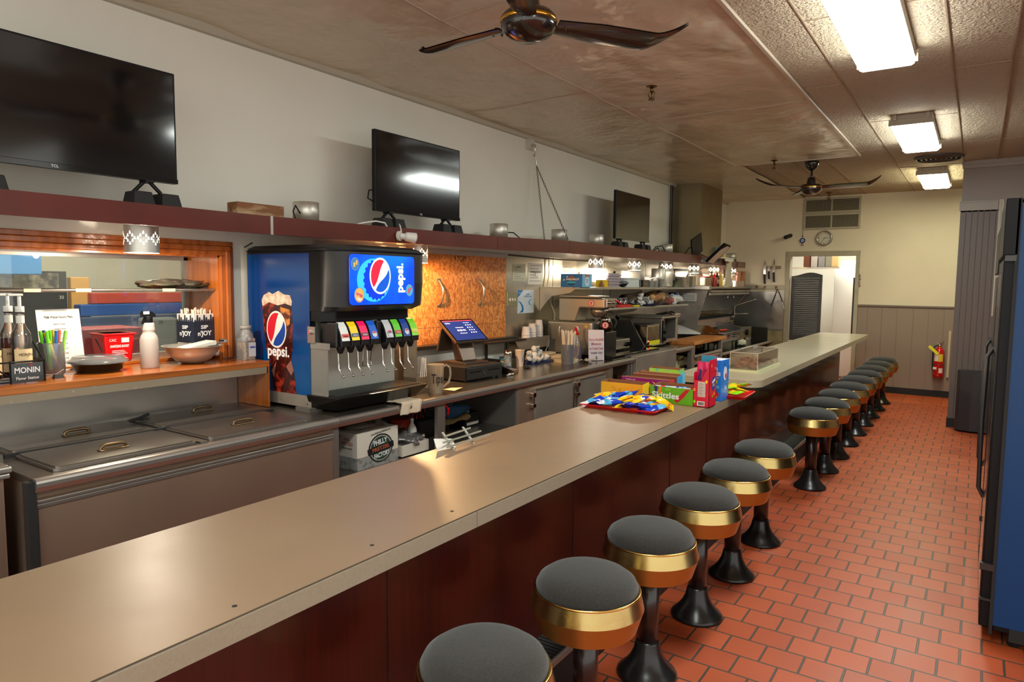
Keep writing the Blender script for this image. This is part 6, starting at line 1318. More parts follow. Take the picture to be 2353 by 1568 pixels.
# spray bottle, sign, cloth
t = Thing('spray_bottle', 'spray bottle of purple liquid with red and white trigger behind the sign', 'spray bottle', (-3.12,5.72,CT), 0)
t.part('bottle', MB().open_lathe(0,0,[(.046,0),(.05,.01),(.05,.13),(.045,.16),(.02,.21),(.018,.23)],28), clearm); t.part('liquid', MB().lathe(0,0,[(.044,.004),(.047,.012),(.047,.125),(.0,.126)],28), thin('purple_liquid',(130,70,180),.05,.6,.6,(120,60,170)))
b = MB(); b.prism([(-.02,.235),(.03,.235),(.03,.25),(-.002,.255),(-.012,.30),(-.028,.31),(-.022,.26)],'x',-.01,.01); t.part('trigger', b, redp, .003); t.part('spray_head', MB().prism([(-.02,.30),(.0,.315),(.025,.275),(.02,.265),(.004,.28),(-.008,.285)],'x',-.011,.011), white, .003)
t = Thing('counter_sign', 'white counter sign about a five dollar minimum on credit cards', 'sign', (-2.90,5.74,CT), math.radians(-38))
t.part('card', MB().hexa([(-.03,-.085,0),(-.027,-.085,0),(-.027,.075,0),(-.03,.075,0)],[(-.05,-.085,.29),(-.047,-.085,.29),(-.047,.075,.285),(-.05,.075,.285)]), M('sign_paper',(222,204,204),.7)); t.part('stand', MB().box(-.08,-.0,-.06,.05,0,.004), clear)
rd = M('sign_red',(176,60,70),.6); un = Vector((-.07,0,1)).normalized()
for s,z,sz,wd,m_,al in (('There is a Five ($5.00)',.195,.03,.15,rd,'CENTER'),('Minimum',.155,.03,.10,rd,'CENTER'),('on Credit Cards',.112,.03,.14,rd,'CENTER'),('THANK YOU!',.07,.027,.12,M('sign_violet',(50,20,60),.6),'CENTER'),('$',.026,.04,.022,M('sign_green',(20,80,50),.6),'CENTER')): t.text('lettering', s, (-.0262-.07*z,-.005,z), Y3, un, sz, m_, width=wd, bold=.0005)
b = MB(); b.grid(10,6,lambda u,v:(-2.98+.09*v,5.50+.16*u,CT+.006+.022*abs(math.sin(u*5+v*3))*(1-v*.5)+.01*v)); solo('folded_cloth', b, M('cream_towel',(206,186,160),.95), 'crumpled cream cloth in front of the sign on the back counter', 'cloth')
# ---- plywood (OSB) panel on the wall ----
osb = two('strand_board', (224,150,76), (150,82,34), 30, 'noise', .2, .8, .6)
nt = osb.node_tree; N = nt.nodes; L = nt.links; rp = N['Color Ramp']
n1 = N.new('ShaderNodeTexNoise'); n1.inputs['Scale'].default_value = 14; n1.inputs['Detail'].default_value = 3
ad = N.new('ShaderNodeVectorMath'); ad.operation = 'MULTIPLY_ADD'; ad.inputs[1].default_value = (.09,.09,.09)
tcn = [n for n in N if n.type == 'TEX_COORD'][0]; L.new(tcn.outputs['Object'], n1.inputs[0]); L.new(n1.outputs['Color'], ad.inputs[0]); L.new(tcn.outputs['Object'], ad.inputs[2])
mp2 = N.new('ShaderNodeMapping'); mp2.inputs['Scale'].default_value = (1,1.5,.8); mp2.inputs['Rotation'].default_value = (.7,0,0); L.new(ad.outputs[0], mp2.inputs[0])
vo = N.new('ShaderNodeTexVoronoi'); vo.inputs['Scale'].default_value = 52; L.new(mp2.outputs[0], vo.inputs['Vector'])
sx_ = N.new('ShaderNodeSeparateColor'); L.new(vo.outputs['Color'], sx_.inputs[0]); L.new(sx_.outputs[0], rp.inputs[0])
rp.color_ramp.elements.new(.5).color = lin((200,122,56)); rp.color_ramp.elements[0].color = lin((172,98,42)); rp.color_ramp.elements[-1].color = lin((220,148,78))
t = Thing('strand_board_panel', 'orange strand board panel with two steel pull handles closing an opening in the wall', 'wall panel', (WX,4.6,1.5))
t.part('board', MB().box(WX,WX+.016,3.0,5.205,1.115,1.835), osb)
b = MB()
for y in (4.46,4.66,4.86): b.box(WX+.0155,WX+.017,y,y+.002,1.42,1.60)
b.box(WX+.0155,WX+.017,3.9,5.2,1.245,1.247); t.part('scored_line', b, M('pencil_line',(110,60,30),.8))
t.part('top_rail', MB().box(WX,WX+.03,3.0,5.215,1.832,1.87), M('rail_grey',(170,164,160),.5), .002)
t.part('ledge', MB().box(WX,WX+.10,3.2,5.3,1.085,1.115), M('ledge_black',(40,34,30),.3), .003)
for y in (4.255,4.805):
    b = MB(); x = WX+.016; b.box(x,x+.003,y-.022,y+.022,1.605,1.635); b.box(x,x+.003,y-.022,y+.022,1.405,1.435); b.tube([(x+.003,y,1.62),(x+.02,y,1.60),(x+.042,y,1.56),(x+.046,y,1.52),(x+.042,y,1.48),(x+.02,y,1.44),(x+.003,y,1.42)],.009,10); t.part('pull_handle', b, M('zinc_handle',(176,168,156),.3,.9))
t.text('marker_writing', '\u2191TOP!', (WX+.0175,4.52,1.80), Y3, Z3, .07, INK, width=.16); 
WS = WX+.012
def sheet(n, lab, y0, y1, z0, z1, m, cat='paper', lines=0, th=.0015):
    t = Thing(n, lab, cat, (WS,(y0+y1)/2,z0)); t.part('sheet', MB().box(WS,WS+th,y0,y1,z0,z1), m); f = WS+th
    if lines:
        b = MB(); h = (z1-z0)/(lines+2)
        for i in range(lines): b.box(f,f+.0005,y0+.03,y1-.03-.05*((i*7)%3),z0+h*(i+1),z0+h*(i+1)+h*.25)
        t.part('print_lines', b, M('faint_ink',(140,136,124),.7))
    return t, f
t, f = sheet('permit', 'faded permit sheet taped to the steel wall, left of the certificate', 5.315, 5.535, 1.625, 1.785, M('permit_paper',(176,176,148),.6), lines=6)
t.text('lettering', 'PERMIT', (f+.0006,5.42,1.755), Y3, Z3, .018, INK, width=.07)
t, f = sheet('certificate', 'satisfactory inspection certificate in a sleeve on the steel wall', 5.58, 5.85, 1.595, 1.80, M('cert_paper',(196,192,172),.5), lines=5)
t.text('lettering', 'SATISFACTORY', (f+.0007,5.715,1.715), Y3, Z3, .024, INK, width=.19); t.part('border', MB().plate((f,0,0),Y3,Z3,rect(5.62,5.81,1.775,1.779),.0006), INK)
b = MB(); b.tube([(f+.01,5.72+.018*math.cos(a),1.68+.012+.05*math.sin(a)*.5) for a in [PI*k/6 for k in range(13)]],.002,6,closed=False); t.part('paper_clip', b, chrome)
t, f = sheet('certification_poster', 'white and blue certification flyer taped low on the steel wall', 5.405, 5.69, 1.32, 1.54, M('poster_white',(206,216,220),.5))
bl = M('poster_blue',(30,110,176),.5)
t.part('print_corner', MB().plate((f,0,0),Y3,Z3,[(5.405,1.54),(5.405,1.47),(5.44,1.49),(5.50,1.54)][::-1],.0006), bl); t.part('print_swoosh', MB().plate((f,0,0),Y3,Z3,[(5.41,1.44),(5.46,1.425),(5.50,1.39),(5.51,1.36),(5.50,1.33),(5.43,1.325),(5.47,1.345),(5.48,1.37),(5.46,1.405)],.0006), bl); t.part('print_swoosh', MB().plate((f,0,0),Y3,Z3,[(5.68,1.46),(5.62,1.45),(5.59,1.43),(5.60,1.40),(5.68,1.385),(5.625,1.405),(5.615,1.43),(5.64,1.445)],.0006), M('poster_sky',(110,170,206),.5))
t.text('lettering', 'ServSafe\nCERTIFICATION', (f+.0007,5.58,1.488), Y3, Z3, .022, bl, width=.13); t.text('lettering','servsafe',(f+.0012,5.437,1.513),Y3,Z3,.012,WINK,width=.045)
t, f = sheet('notice_sheet', 'cream blank-looking notice taped high on the steel wall above the cocoa cartons', 6.24, 6.54, 1.69, 1.855, M('notice_paper',(206,196,166),.6), lines=2)
b = MB(); b.box(WS,WS+.008,5.225,5.385,1.39,1.515); t = Thing('switch_plate', 'double gang switch plate on the steel wall beside the strand board', 'switch plate', (WS,5.3,1.39)); t.part('plate', b, M('plate_grey',(150,150,120),.4,.5), .003)
b = MB()
for y in (5.265,5.305,5.345): b.box(WS+.008,WS+.016,y-.006,y+.006,1.44,1.465)
t.part('toggles', b, white)
cord('hanging_cord',[(WS+.02,5.93,1.87),(WS+.02,5.94,1.7),(WS+.02,5.90,1.56),(WS+.03,5.93,1.45),(-3.52,5.99,1.3),(-3.5,5.93,1.18),(-3.5,5.86,1.05),(-3.45,5.70,.95),(-3.4,5.66,.90)],.005,M('cream_cord',(200,190,164),.5),'cream cord hanging down the steel wall to the counter')
cord('long_cable',[(WS+.01,5.22,1.862),(WS+.02,5.6,1.855),(WS+.02,6.2,1.85),(WS+.02,6.9,1.855)],.006,blkm,'dark cable running along the top of the steel wall sheets')
# ledge shelf with paper cups
t = Thing('cup_ledge', 'narrow steel trough on the wall holding three stacks of white paper cups', 'shelf', (-3.5,5.35,1.06))
b = MB(); b.box(-3.585,-3.42,5.0,5.72,1.085,1.093); b.hexa([(-3.46,5.25,.99),(-3.455,5.25,.99),(-3.455,5.72,.995),(-3.46,5.72,.995)],[(-3.42,5.1,1.10),(-3.415,5.1,1.10),(-3.415,5.72,1.10),(-3.42,5.72,1.10)]); b.box(-3.585,-3.42,5.70,5.72,.995,1.10); t.part('trough', b, steeld)
b = MB(); b.box(-3.56,-3.40,4.7,5.28,1.085,1.10); b.box(-3.56,-3.54,4.85,4.87,CT,1.085); b.box(-3.44,-3.42,5.0,5.02,CT,1.085); t.part('side_shelf', b, M('ledge_black',(40,34,30),.3))
pc = M('white_cup_paper',(216,206,200),.55)
for (y,h,k,nm) in ((5.42,.105,2,'left and shortest'),(5.53,.13,3,'middle'),(5.65,.16,4,'right and tallest')):
    for i in range(k):
        b = MB(); b.lathe(-3.50,y,[(.043,1.094+.022*i),(.041,1.10+.022*i),(.032,1.094+h-.022*(k-1-i)),(.0,1.094+h-.022*(k-1-i))],24); solo('paper_cup', b, pc, 'upside-down white paper cup nested in the %s stack' % nm, 'cup', group='cups of the %s stack' % nm)
# ---- coffee brewer, decanter, burner ----
t = Thing('coffee_brewer', 'boxy stainless coffee brewer whose head overhangs the brew basket', 'coffee brewer', (-3.3,5.95,CT))
brs = M('brewer_steel',(172,164,150),.3,.75,rv=.05)
b = MB(); b.box(-3.52,-3.02,5.84,6.10,CT+.02,1.24); t.part('lower_cabinet', b, brs, .02, seg=4)
pr = [(-3.40,1.242),(-3.215,1.242),(-3.17,1.375),(-2.90,1.375),(-2.90,1.468),(-3.40,1.468)]
b = MB(); b.add([(x,y,z) for y in (5.85,6.07) for x,z in pr],[(0,1,2,3,4,5),(11,10,9,8,7,6)]+[(i,i+6,(i+1)%6+6,(i+1)%6) for i in range(6)]); t.part('head', b, brs, .012, seg=3)
t.part('top_tray', MB().box(-3.39,-2.96,5.84,6.08,1.478,1.492), steel, .003); t.part('front_panel', MB().box(-2.90,-2.885,5.87,6.05,1.385,1.462), chrome, .004)
b = MB(); b.rod((-2.885,5.93,1.43),(-2.865,5.93,1.43),.014,14); b.rod((-2.885,6.0,1.43),(-2.865,6.0,1.43),.014,14); t.part('switch', b, chrome)
def badge(t, o, R, r_, n='roaster_badge'):
    n_ = Vector(r_).cross(Vector(Z3)); o = Vector(o)
    t.part(n, MB().plate(o,r_,Z3,circ(R,24),.001), M('badge_red',(190,40,40),.4)); t.part(n+'_face', MB().plate(o+n_*.001,r_,Z3,circ(R*.78,20),.0006), M('badge_cream',(214,180,170),.4)); t.part(n+'_figure', MB().plate(o+n_*.0016,r_,Z3,[(-R*.3,-R*.5),(R*.2,-R*.5),(R*.15,-.1*R),(R*.4,R*.1),(R*.1,R*.5),(-R*.3,R*.4)],.0005), M('badge_red',(190,40,40),.4))
badge(t,(-3.04,5.849,1.422),.032,X3)
t.part('brew_basket', MB().lathe(-3.01,5.96,[(.05,1.285),(.07,1.30),(.085,1.33),(.09,1.374)],28), M('basket_steel',(150,134,118),.28,.8)); t.part('basket_handle', MB().box(-2.93,-2.86,5.95,5.97,1.33,1.345), blk, .004)
t.part('red_lever', MB().rod((-2.90,6.05,1.46),(-2.85,6.10,1.42),.008,8), redp)
t.part('label_tag', MB().box(-3.10,-3.075,5.8385,5.84,1.19,1.205), M('yellow_tag2',(220,190,40),.5))
t = Thing('coffee_decanter', 'dark coffee decanter with a round red badge under the brewer head', 'coffee pot', (-2.945,5.97,1.155), 0)
t.part('pot', MB().lathe(0,0,[(.05,0),(.068,.015),(.07,.05),(.052,.10),(.044,.115),(.048,.13)],28), M('coffee_glass',(30,14,8),.08,coat=.6)); t.part('handle', MB().tube([(.035,.03,.12),(.075,.05,.12),(.09,.05,.08),(.07,.04,.03)],.010,8), blkm); t.part('collar', MB().lathe(0,0,[(.05,.10),(.052,.108),(.05,.118)],28), chrome); badge(t,(.03,-.066,.06),.032,Vector((1,.45,0)).normalized())
solo('warmer_block', MB().box(-3.0,-2.88,5.86,6.08,CT+.0,1.153), M('black_warmer',(26,24,24),.35), 'black warmer block under the coffee decanter', 'warmer', bv=.006)
t = Thing('hot_burner', 'low steel two-knob burner on the black slab', 'burner', (-3.1,6.55,.93)); t.part('body', MB().box(-3.35,-2.98,6.15,6.62,.945,1.045), brs, .008); t.part('burner_ring', MB().lathe(-3.16,6.4,[(.10,1.045),(.10,1.055),(.085,1.058),(0,1.05)],32), blkm)
b = MB()
for y in (6.50,6.56,6.60): b.rod((-2.98,y,.99),(-2.955,y,.99),.022,16)
t.part('knob', b, blkg)
b = MB()
for x in (-3.3,-3.03):
    for y in (6.2,6.58): b.cyl(x,y,.932,.946,.012)
t.part('foot', b, steel)
solo('black_slab', MB().box(-3.45,-2.80,5.84,6.98,CT,.93), M('black_granite_slab',(26,25,25),.1,coat=.5), 'polished black slab on the back counter under the burner', 'slab', bv=.004)
gr = two('speckled_granite', (38,36,34), (104,100,92), 240, 'noise', .5, .72, .22, detail=2)
b = MB(); b.add([(x,y,z) for y in (7.03,7.055) for x,z in ((-3.56,.892),(-2.975,.892),(-3.165,1.208),(-3.56,1.208))],[(0,1,2,3),(7,6,5,4),(0,4,5,1),(1,5,6,2),(2,6,7,3),(3,7,4,0)]); solo('granite_splash', b, gr, 'speckled dark granite divider with a slanted edge on the back counter', 'divider')
# toaster, conveyor oven, press
t = Thing('toaster', 'four-slot stainless toaster with a yellow tag and red light', 'toaster', (-3.1,7.3,.93))
t.part('body', MB().box(-3.36,-3.0,7.13,7.47,.945,1.145), M('toaster_steel',(168,158,138),.25,1,bump=(30,.04)), .01); t.part('top', MB().box(-3.36,-3.0,7.12,7.48,1.145,1.155), chrome, .003)
b = MB()
for y in (7.19,7.26,7.34,7.41): b.box(-3.33,-3.04,y-.014,y+.014,1.1552,1.157)
t.part('slots', b, blkm); b = MB()
for y in (7.21,7.37):
    for k in range(4): b.box(-3.0,-2.998,y-.03,y+.03,1.09+.012*k,1.094+.012*k); b.box(-3.0,-2.998,y-.03,y+.03,.975+.012*k,.979+.012*k)
t.part('vents', b, M('vent_shadow',(90,80,66),.5)); t.part('pilot_light', MB().ell((-2.998,7.15,.975),.006,.008,.008,10,6), M('pilot_red',(255,60,40),.3,emis=5)); t.part('yellow_tag', MB().box(-2.985,-2.982,7.14,7.44,.935,.98), M('tag_yellow2',(226,216,30),.5)); t.part('crumb_tray', MB().box(-3.36,-2.93,7.1,7.5,.93,.938), steel)
b = MB()
for x in (-3.3,-3.05):
    for y in (7.17,7.43): b.cyl(x,y,CT,.946,.012)
t.part('foot', b, steel)
t = Thing('conveyor_toaster', 'large boxy stainless oven behind the toaster with a black open front', 'oven', (-3.2,7.75,CT))
b = MB(); b.box(-3.56,-3.02,7.58,7.66,CT+.071,1.21); b.box(-3.56,-3.4,7.661,8.039,CT+.071,1.21); b.box(-3.56,-3.02,8.04,8.10,CT+.071,1.21); b.box(-3.56,-3.02,7.58,8.10,CT+.03,CT+.07); t.part('body', b, steel, .004)
t.part('lid', MB().box(-3.58,-3.0,7.56,8.12,1.21,1.232), steel, .004); t.part('control_strip', MB().box(-3.02,-3.005,7.59,7.65,CT+.04,1.19), blkg, .003)
b = MB(); b.rod((-3.005,7.62,1.05),(-2.98,7.62,1.05),.018,14); b.rod((-3.005,7.62,.97),(-2.98,7.62,.97),.018,14); t.part('knob', b, blk)
t.part('chamber', MB().box(-3.4,-3.39,7.66,8.04,CT+.07,1.21), blkm)
t = Thing('sandwich_press', 'steel sandwich press with raised lid beside the oven', 'sandwich press', (-3.2,8.28,CT))
t.part('lower_body', MB().box(-3.45,-3.12,8.13,8.38,CT+.004,1.10), steeld, .006); t.part('upper_plate', MB().box(-3.40,-3.03,8.14,8.37,1.11,1.16), M('press_black',(60,58,54),.4,.5), .006)
b = MB()
for y in (8.16,8.35): b.tube([(-3.42,y,1.16),(-3.32,y,1.23),(-3.2,y,1.26),(-3.10,y,1.235)],.012,8)
b.rod((-3.10,8.15,1.235),(-3.10,8.36,1.235),.016,10); t.part('handle', b, chrome)
t.part('red_switch', MB().box(-3.12,-3.112,8.32,8.35,.95,1.06), redp); t.part('dial', MB().rod((-3.12,8.22,1.02),(-3.095,8.22,1.02),.025,14), blk)
# ---- under the counter ----
US = .54
t = Thing('pretzel_box', 'white printed pretzel carton with an oval badge on the shelf under the counter', 'carton', (-2.98,2.83,US), 0); t.r.scale = (1,1,.84)
t.part('carton', MB().box(-.14,.14,-.165,.165,0,.25), M('carton_white',(214,204,190),.6), .002); f = .1404
dm = two('diamond_plate_print', (120,118,114), (150,148,144), 30, 'voronoi', .3, .5, .5)
t.part('plate_print', MB().box(.14,.1406,-.165,.165,.0,.085), dm); t.part('plate_print', MB().box(-.14,.14,-.1656,-.165,.0,.085), dm)
nb = M('badge_black',(24,24,26),.5); t.part('badge', MB().plate((f+.0003,0,0),Y3,Z3,circ(.098,36,.02,.12,1.02),.0006), nb); t.part('badge_ring', MB().plate((f+.0009,0,0),Y3,Z3,circ(.088,36,.02,.12,1.02),.0005), M('badge_silver',(160,160,156),.5)); t.part('badge_field', MB().plate((f+.0014,0,0),Y3,Z3,circ(.08,36,.02,.12,1.02),.0005), M('badge_green',(34,60,44),.5))
rr = (0,1,.12); uu = (0,-.12,1)
t.part('badge_banner', MB().plate((f+.0019,.02,.118),rr,uu,rect(-.105,.105,-.022,.022),.0005), nb)
t.text('lettering','PHILLY',(f+.0022,.015,.163),rr,uu,.05,WINK,width=.11,bold=.0012); t.text('lettering','FACTORY',(f+.0022,.028,.072),rr,uu,.044,WINK,width=.125,bold=.0012); t.text('lettering','PRETZEL',(f+.0026,.02,.118),rr,uu,.036,M('rust_ink',(176,90,60),.5),width=.14,bold=.001); t.text('lettering','www.PhillyPretzelFactory.com',(f+.0006,.02,.232),rr,uu,.02,M('green_ink',(40,70,50),.5),width=.16)
t.text('lettering','REAL\nPRETZELS',(.06,-.1662,.19),X3,Z3,.03,M('rust_ink',(176,90,60),.5),width=.09); t.text('lettering','baked to purity',(.06,-.1662,.145),X3,Z3,.016,INK,width=.08)
b = MB(); b.ell((-.01,0,.24),.11,.15,.05,20,12,nz=.9,seed=3); t2_ = solo('plastic_bag', b, bagm, 'clear plastic liner bag bulging out of the pretzel carton', 'plastic bag', (0,0,0)); t2_.location = (-2.98,2.83,US-.02)
t = Thing('shallow_carton', 'low white open carton with plastic wrap beside the pretzel carton', 'carton', (-2.98,3.16,US)); b = MB(); b.box(-3.12,-2.84,3.03,3.275,US,US+.006); b.box(-2.845,-2.84,3.036,3.269,US,US+.075); b.box(-3.12,-2.84,3.03,3.035,US,US+.075); b.box(-3.12,-2.84,3.27,3.275,US,US+.075); b.box(-3.12,-3.115,3.036,3.269,US,US+.075); t.part('carton', b, M('carton_white',(214,204,190),.6))
b = MB(); b.ell((-2.98,3.15,US+.085),.12,.12,.055,22,12,nz=.7,seed=6); solo('bubble_wrap', b, thin('grey_film',(206,200,196),.15,2,.35,(150,146,142)), 'roll of cloudy plastic wrap lying on the low white carton', 'plastic wrap')
t = Thing('pen_cup', 'orange cup crammed with pens under the counter', 'cup', (-3.25,3.45,US)); t.part('cup', MB().cyl(-3.25,3.45,US,US+.13,.06,.075), M('orange_cup',(190,60,24),.5))
for i in range(10): o = solo('pen', MB().rod((0,0,0),(0,0,.19),.005,6), (blk,redp,M('pen_orange',(220,90,30),.4))[i%3], ('black','red','orange')[i%3]+' pen standing in the dark clutter beside the orange cup', 'pen', (0,0,0), ('black','red','orange')[i%3]+' pens under the counter'); o.location = (-3.22,3.50+.018*i,US+.08); o.rotation_euler = (random.uniform(-.2,.2),random.uniform(-.1,.2),0)
solo('dark_bin', MB().prism(rrect(-3.3,-3.12,3.50,3.70,.03),'z',US,US+.11), blkm, 'dark bin of pens beside the orange cup under the counter', 'bin')
bottle('cleaner_bottle','white bottle with a purple label beside the steel post under the counter',-2.95,3.24+.0,US,.03,.20,white,white,lab2=M('purple_label',(70,60,170),.5))
for i,(x,y,a,m_) in enumerate(((-3.2,3.75,.3,paper),(-3.1,3.85,-.4,M('manila',(206,180,120),.8)),(-3.15,3.95,.8,paper),(-3.05,3.8,.1,M('blue_cloth',(70,110,150),.8)))):
    b = MB(); b.grid(6,6,lambda u,v:((u-.5)*.16,(v-.5)*.22,.035+.05*noise.noise(Vector((u*2+i,v*2,i*3)))+.03*i*.5+.02)); o = solo('paper_sheet' if i < 3 else 'blue_cloth', b, m_, ('lowest white paper','manila envelope','upper white paper','blue cloth')[i]+' in the clutter on the shelf under the counter', 'paper' if i < 3 else 'cloth', (0,0,0)); o.location = (x,y,US+.02*i); o.rotation_euler = (.2,.1,a)
t = Thing('tape_roll','green roll of tape standing on the dark label box under the counter','tape',(-3.13,4.0,US+.11)); t.part('roll', MB().lathe(-3.13,3.98,[(.028,US+.112),(.05,US+.112),(.05,US+.16),(.028,US+.16),(.028,US+.112)],28), M('green_tape',(40,140,100),.4))
solo('label_box', MB().box(-3.2,-3.05,3.92,4.09,US,US+.108), blk, 'black box with a white label strip under the tape roll', 'box', bv=.004); solo('box_label', MB().box(-3.05,-3.048,3.94,4.08,US+.02,US+.04), paper, 'white label strip on the black box under the counter', 'label')
solo('small_black_box', MB().box(-3.3,-3.2,4.08,4.17,US,US+.10), blk, 'small upright black box at the right end of the open under-counter shelf', 'box', bv=.004)
b = MB(); b.tube([(-2.82,3.40,.83),(-2.80,3.42,.79),(-2.82,3.44,.75)],.008); solo('red_lighter', b, redp, 'small red handle hanging under the counter next to the steel post', 'utensil')
# ================= ON THE SILL =================
SZ = 1.155
def syrup(x, y, lab, fill, fcol, pump=True, rz=0):
    t = Thing('syrup_bottle', lab, 'syrup bottle', (x,y,SZ+.02), rz, 'flavour syrup bottles in the wire rack'); r = .038
    t.part('bottle', MB().open_lathe(0,0,[(.0,.0),(r,.002),(r,.17),(r*.95,.19),(r*.5,.225),(.014,.245),(.014,.28)],28), thin('syrup_glass',(240,232,222),.03,1.8,.04)); 
    if fill: t.part('syrup', MB().lathe(0,0,[(r-.003,.004),(r-.003,min(fill,.17))]+([(.02,.215)] if fill > .2 else []),24), thin('syrup_'+lab.split()[0],fcol,.05,1,.35,fcol))
    a0, a1 = PI/2-1.1, PI/2+1.1
    b = MB(); b.grid(12,1,lambda u,v:(( r+.0008)*math.sin(a0+(a1-a0)*u),-(r+.0008)*math.cos(a0+(a1-a0)*u),.02+.105*v)); lb = t.part('label', b, M('syrup_label',(236,206,156),.6))
    b = MB(); b.grid(8,1,lambda u,v:((r+.0014)*math.sin(PI/2-.5+1.0*u),-(r+.0014)*math.cos(PI/2-.5+1.0*u),.03+.04*v)); t.part('label_print', b, two('label_art',(230,160,80),(246,220,180),30,'noise',.45,.6), parent=lb)
    t.text('lettering','MONIN',(r+.002,0,.10),Y3,Z3,.018,INK,parent=lb,width=.05)
    t.part('neck_band', MB().open_lathe(0,0,[(.016,.235),(.016,.27)],20), paper); t.part('collar', MB().cyl(0,0,.28,.284,.018), blk)
    if pump:
        t.part('pump', MB().cyl(0,0,.284,.31,.0175).cyl(0,0,.31,.355,.007).box(-.012,.012,-.045,.012,.355,.365), white, .002); t.part('dip_tube', MB().cyl(0,0,.01,.28,.010), M('white_tube',(226,210,196),.4))
    else: t.part('cap', MB().cyl(0,0,.284,.31,.017), blk)
    return t
syrup(-3.46,1.285,'toasted-label clear syrup bottle with a white pump, front right in the rack',0,(240,230,220))
syrup(-3.54,1.27,'amber syrup bottle with a white pump behind the clear one',.17,(206,90,24))
syrup(-3.46,1.17,'dark amber capped syrup bottle at the photo edge',.25,(160,50,14),False)
syrup(-3.56,1.16,'red amber syrup bottle at the back left of the rack',.17,(180,60,20))
t = Thing('syrup_rack', 'black wire syrup rack with a black flavor station sign', 'rack', (-3.43,1.23,SZ)); b = MB(); zz = SZ+.008
for z in (zz, zz+.085): b.tube([(-3.60,1.08,z),(-3.395,1.08,z),(-3.395,1.345,z),(-3.60,1.345,z)],.004,6,closed=True)
b.tube([(-3.395,1.08,zz+.13),(-3.395,1.215,zz+.02)],.004,6); b.tube([(-3.40,1.345,zz+.085),(-3.5,1.345,zz+.16),(-3.6,1.345,zz+.16)],.004,6)
for x,y in ((-3.60,1.08),(-3.395,1.08),(-3.395,1.345),(-3.60,1.345),(-3.395,1.215)): b.rod((x,y,SZ),(x,y,zz+.09),.004,6)
t.part('wire_frame', b, blk); b = MB(); b.box(-3.388,-3.385,1.215,1.335,SZ+.004,SZ+.088); sg = t.part('sign', b, blkg)
t.text('lettering','MONIN',(-3.3845,1.275,SZ+.056),Y3,Z3,.034,WINK,parent=sg,width=.096,bold=.0006); t.text('lettering','Flavor Station',(-3.3845,1.275,SZ+.022),Y3,Z3,.018,WINK,parent=sg,width=.086); t.part('accent', MB().plate((-3.3847,1.29,SZ+.078),(0,1,.6),(0,-.6,1),circ(.006,12,0,0,.5),.0005), redp, parent=sg)
t = Thing('straw_cup', 'clear notched plastic cup of fat coloured straws on the sill', 'cup', (-3.56,1.44,SZ), 0)
b = MB(); b.open_lathe(0,0,[(.045,0),(.055,.012),(.057,.15),(.055,.155),(.052,.15),(.05,.014),(.0,.006)],10,sx=1,sy=1); t.part('cup', b, clearm)
scol = [('yellow',(246,206,20)),('green',(110,220,30)),('lime',(120,226,50)),('purple',(80,40,150)),('bright green',(100,210,50)),('blue',(30,110,210)),('gold',(240,180,20)),('orange red',(236,100,60)),('pale green',(150,220,80))]
for i,(nm,c_) in enumerate(scol):
    o = solo('bubble_straw', MB().rod((0,0,0),(0,0,.20),.0078,8), M('straw_'+nm.replace(' ','_'),c_,.35), nm+' fat straw standing in the clear notched cup on the sill', 'straw', (0,0,0), 'coloured straws in the sill cup'); u = (i-4)/4
    o.location = (-3.56+.02*((i%3)-1), 1.44+.022*u, SZ+.012); o.rotation_euler = (-.16*u if i else .30, .06*((i%3)-1), 0)
    if i == 0: o.location = (-3.53,1.47,SZ+.012)
t = Thing('paper_menu', 'white paper menu with script heading leaning against the pass-through glass', 'menu', (-3.72,1.55,SZ), 0)
t.part('sheet', MB().hexa([(.0,-.085,.0),(.001,-.085,.0),(.001,.11,.0),(.0,.11,.0)],[(-.05,-.085,.30),(-.049,-.085,.30),(-.049,.11,.302),(-.05,.11,.302)]), paper); un = Vector((-.165,0,1)).normalized()
t.text('lettering','Philly Pretzel Factory Menu',(.0024-.165*.262,.012,.262),Y3,un,.018,INK,width=.13,shear=.3); b = MB()
for i in range(9): t.text('lettering',('Salted Pretzel','Cinnamon Pretzel','Pretzel Dog','Mini Dogs','Rivets','Mustard','Cheese Dip','Party Tray','Butter Pretzel')[i],(.0022-.165*(.228-.024*i),.012,.228-.024*i),Y3,un,.010,M('faint_ink2',(100,96,90),.7),width=.055,shear=.3)
t = Thing('binder_clip','small black binder clip lying in front of the straw cup','clip',(-3.45,1.42,SZ)); t.part('body', MB().prism([(-.016,0),(.016,0),(.008,.018),(-.008,.018)],'y',-.012+1.42,.012+1.42).add([],[]), blk) if False else t.part('body', MB().hexa([(-3.466,1.40,SZ),(-3.434,1.40,SZ),(-3.434,1.44,SZ),(-3.466,1.44,SZ)],[(-3.455,1.405,SZ+.018),(-3.445,1.405,SZ+.018),(-3.445,1.435,SZ+.018),(-3.455,1.435,SZ+.018)]), blk); t.part('arm', MB().tube([(-3.45,1.41,SZ+.018),(-3.45,1.43,SZ+.03),(-3.45,1.445,SZ+.038)],.0015), chrome)
t = Thing('takeout_bowl', 'round black takeout bowl with clear lid on the sill', 'container', (-3.56,1.645,SZ)); y=1.645; x=-3.56
t.part('bowl', MB().open_lathe(x,y,[(.0,SZ),(.09,SZ),(.105,SZ+.012),(.115,SZ+.045),(.13,SZ+.048)],40), M('bowl_black',(30,22,18),.15,coat=.5)); t.part('lid', MB().open_lathe(x,y,[(.133,SZ+.046),(.133,SZ+.055),(.118,SZ+.058),(.108,SZ+.075),(0,SZ+.078)],40), clearm)
t = Thing('sanitizer_bucket', 'red square sanitizing bucket with white print on the sill by the glass', 'bucket', (-3.79,1.83,1.172), 0); t.r.scale = (.87,.87,.98)
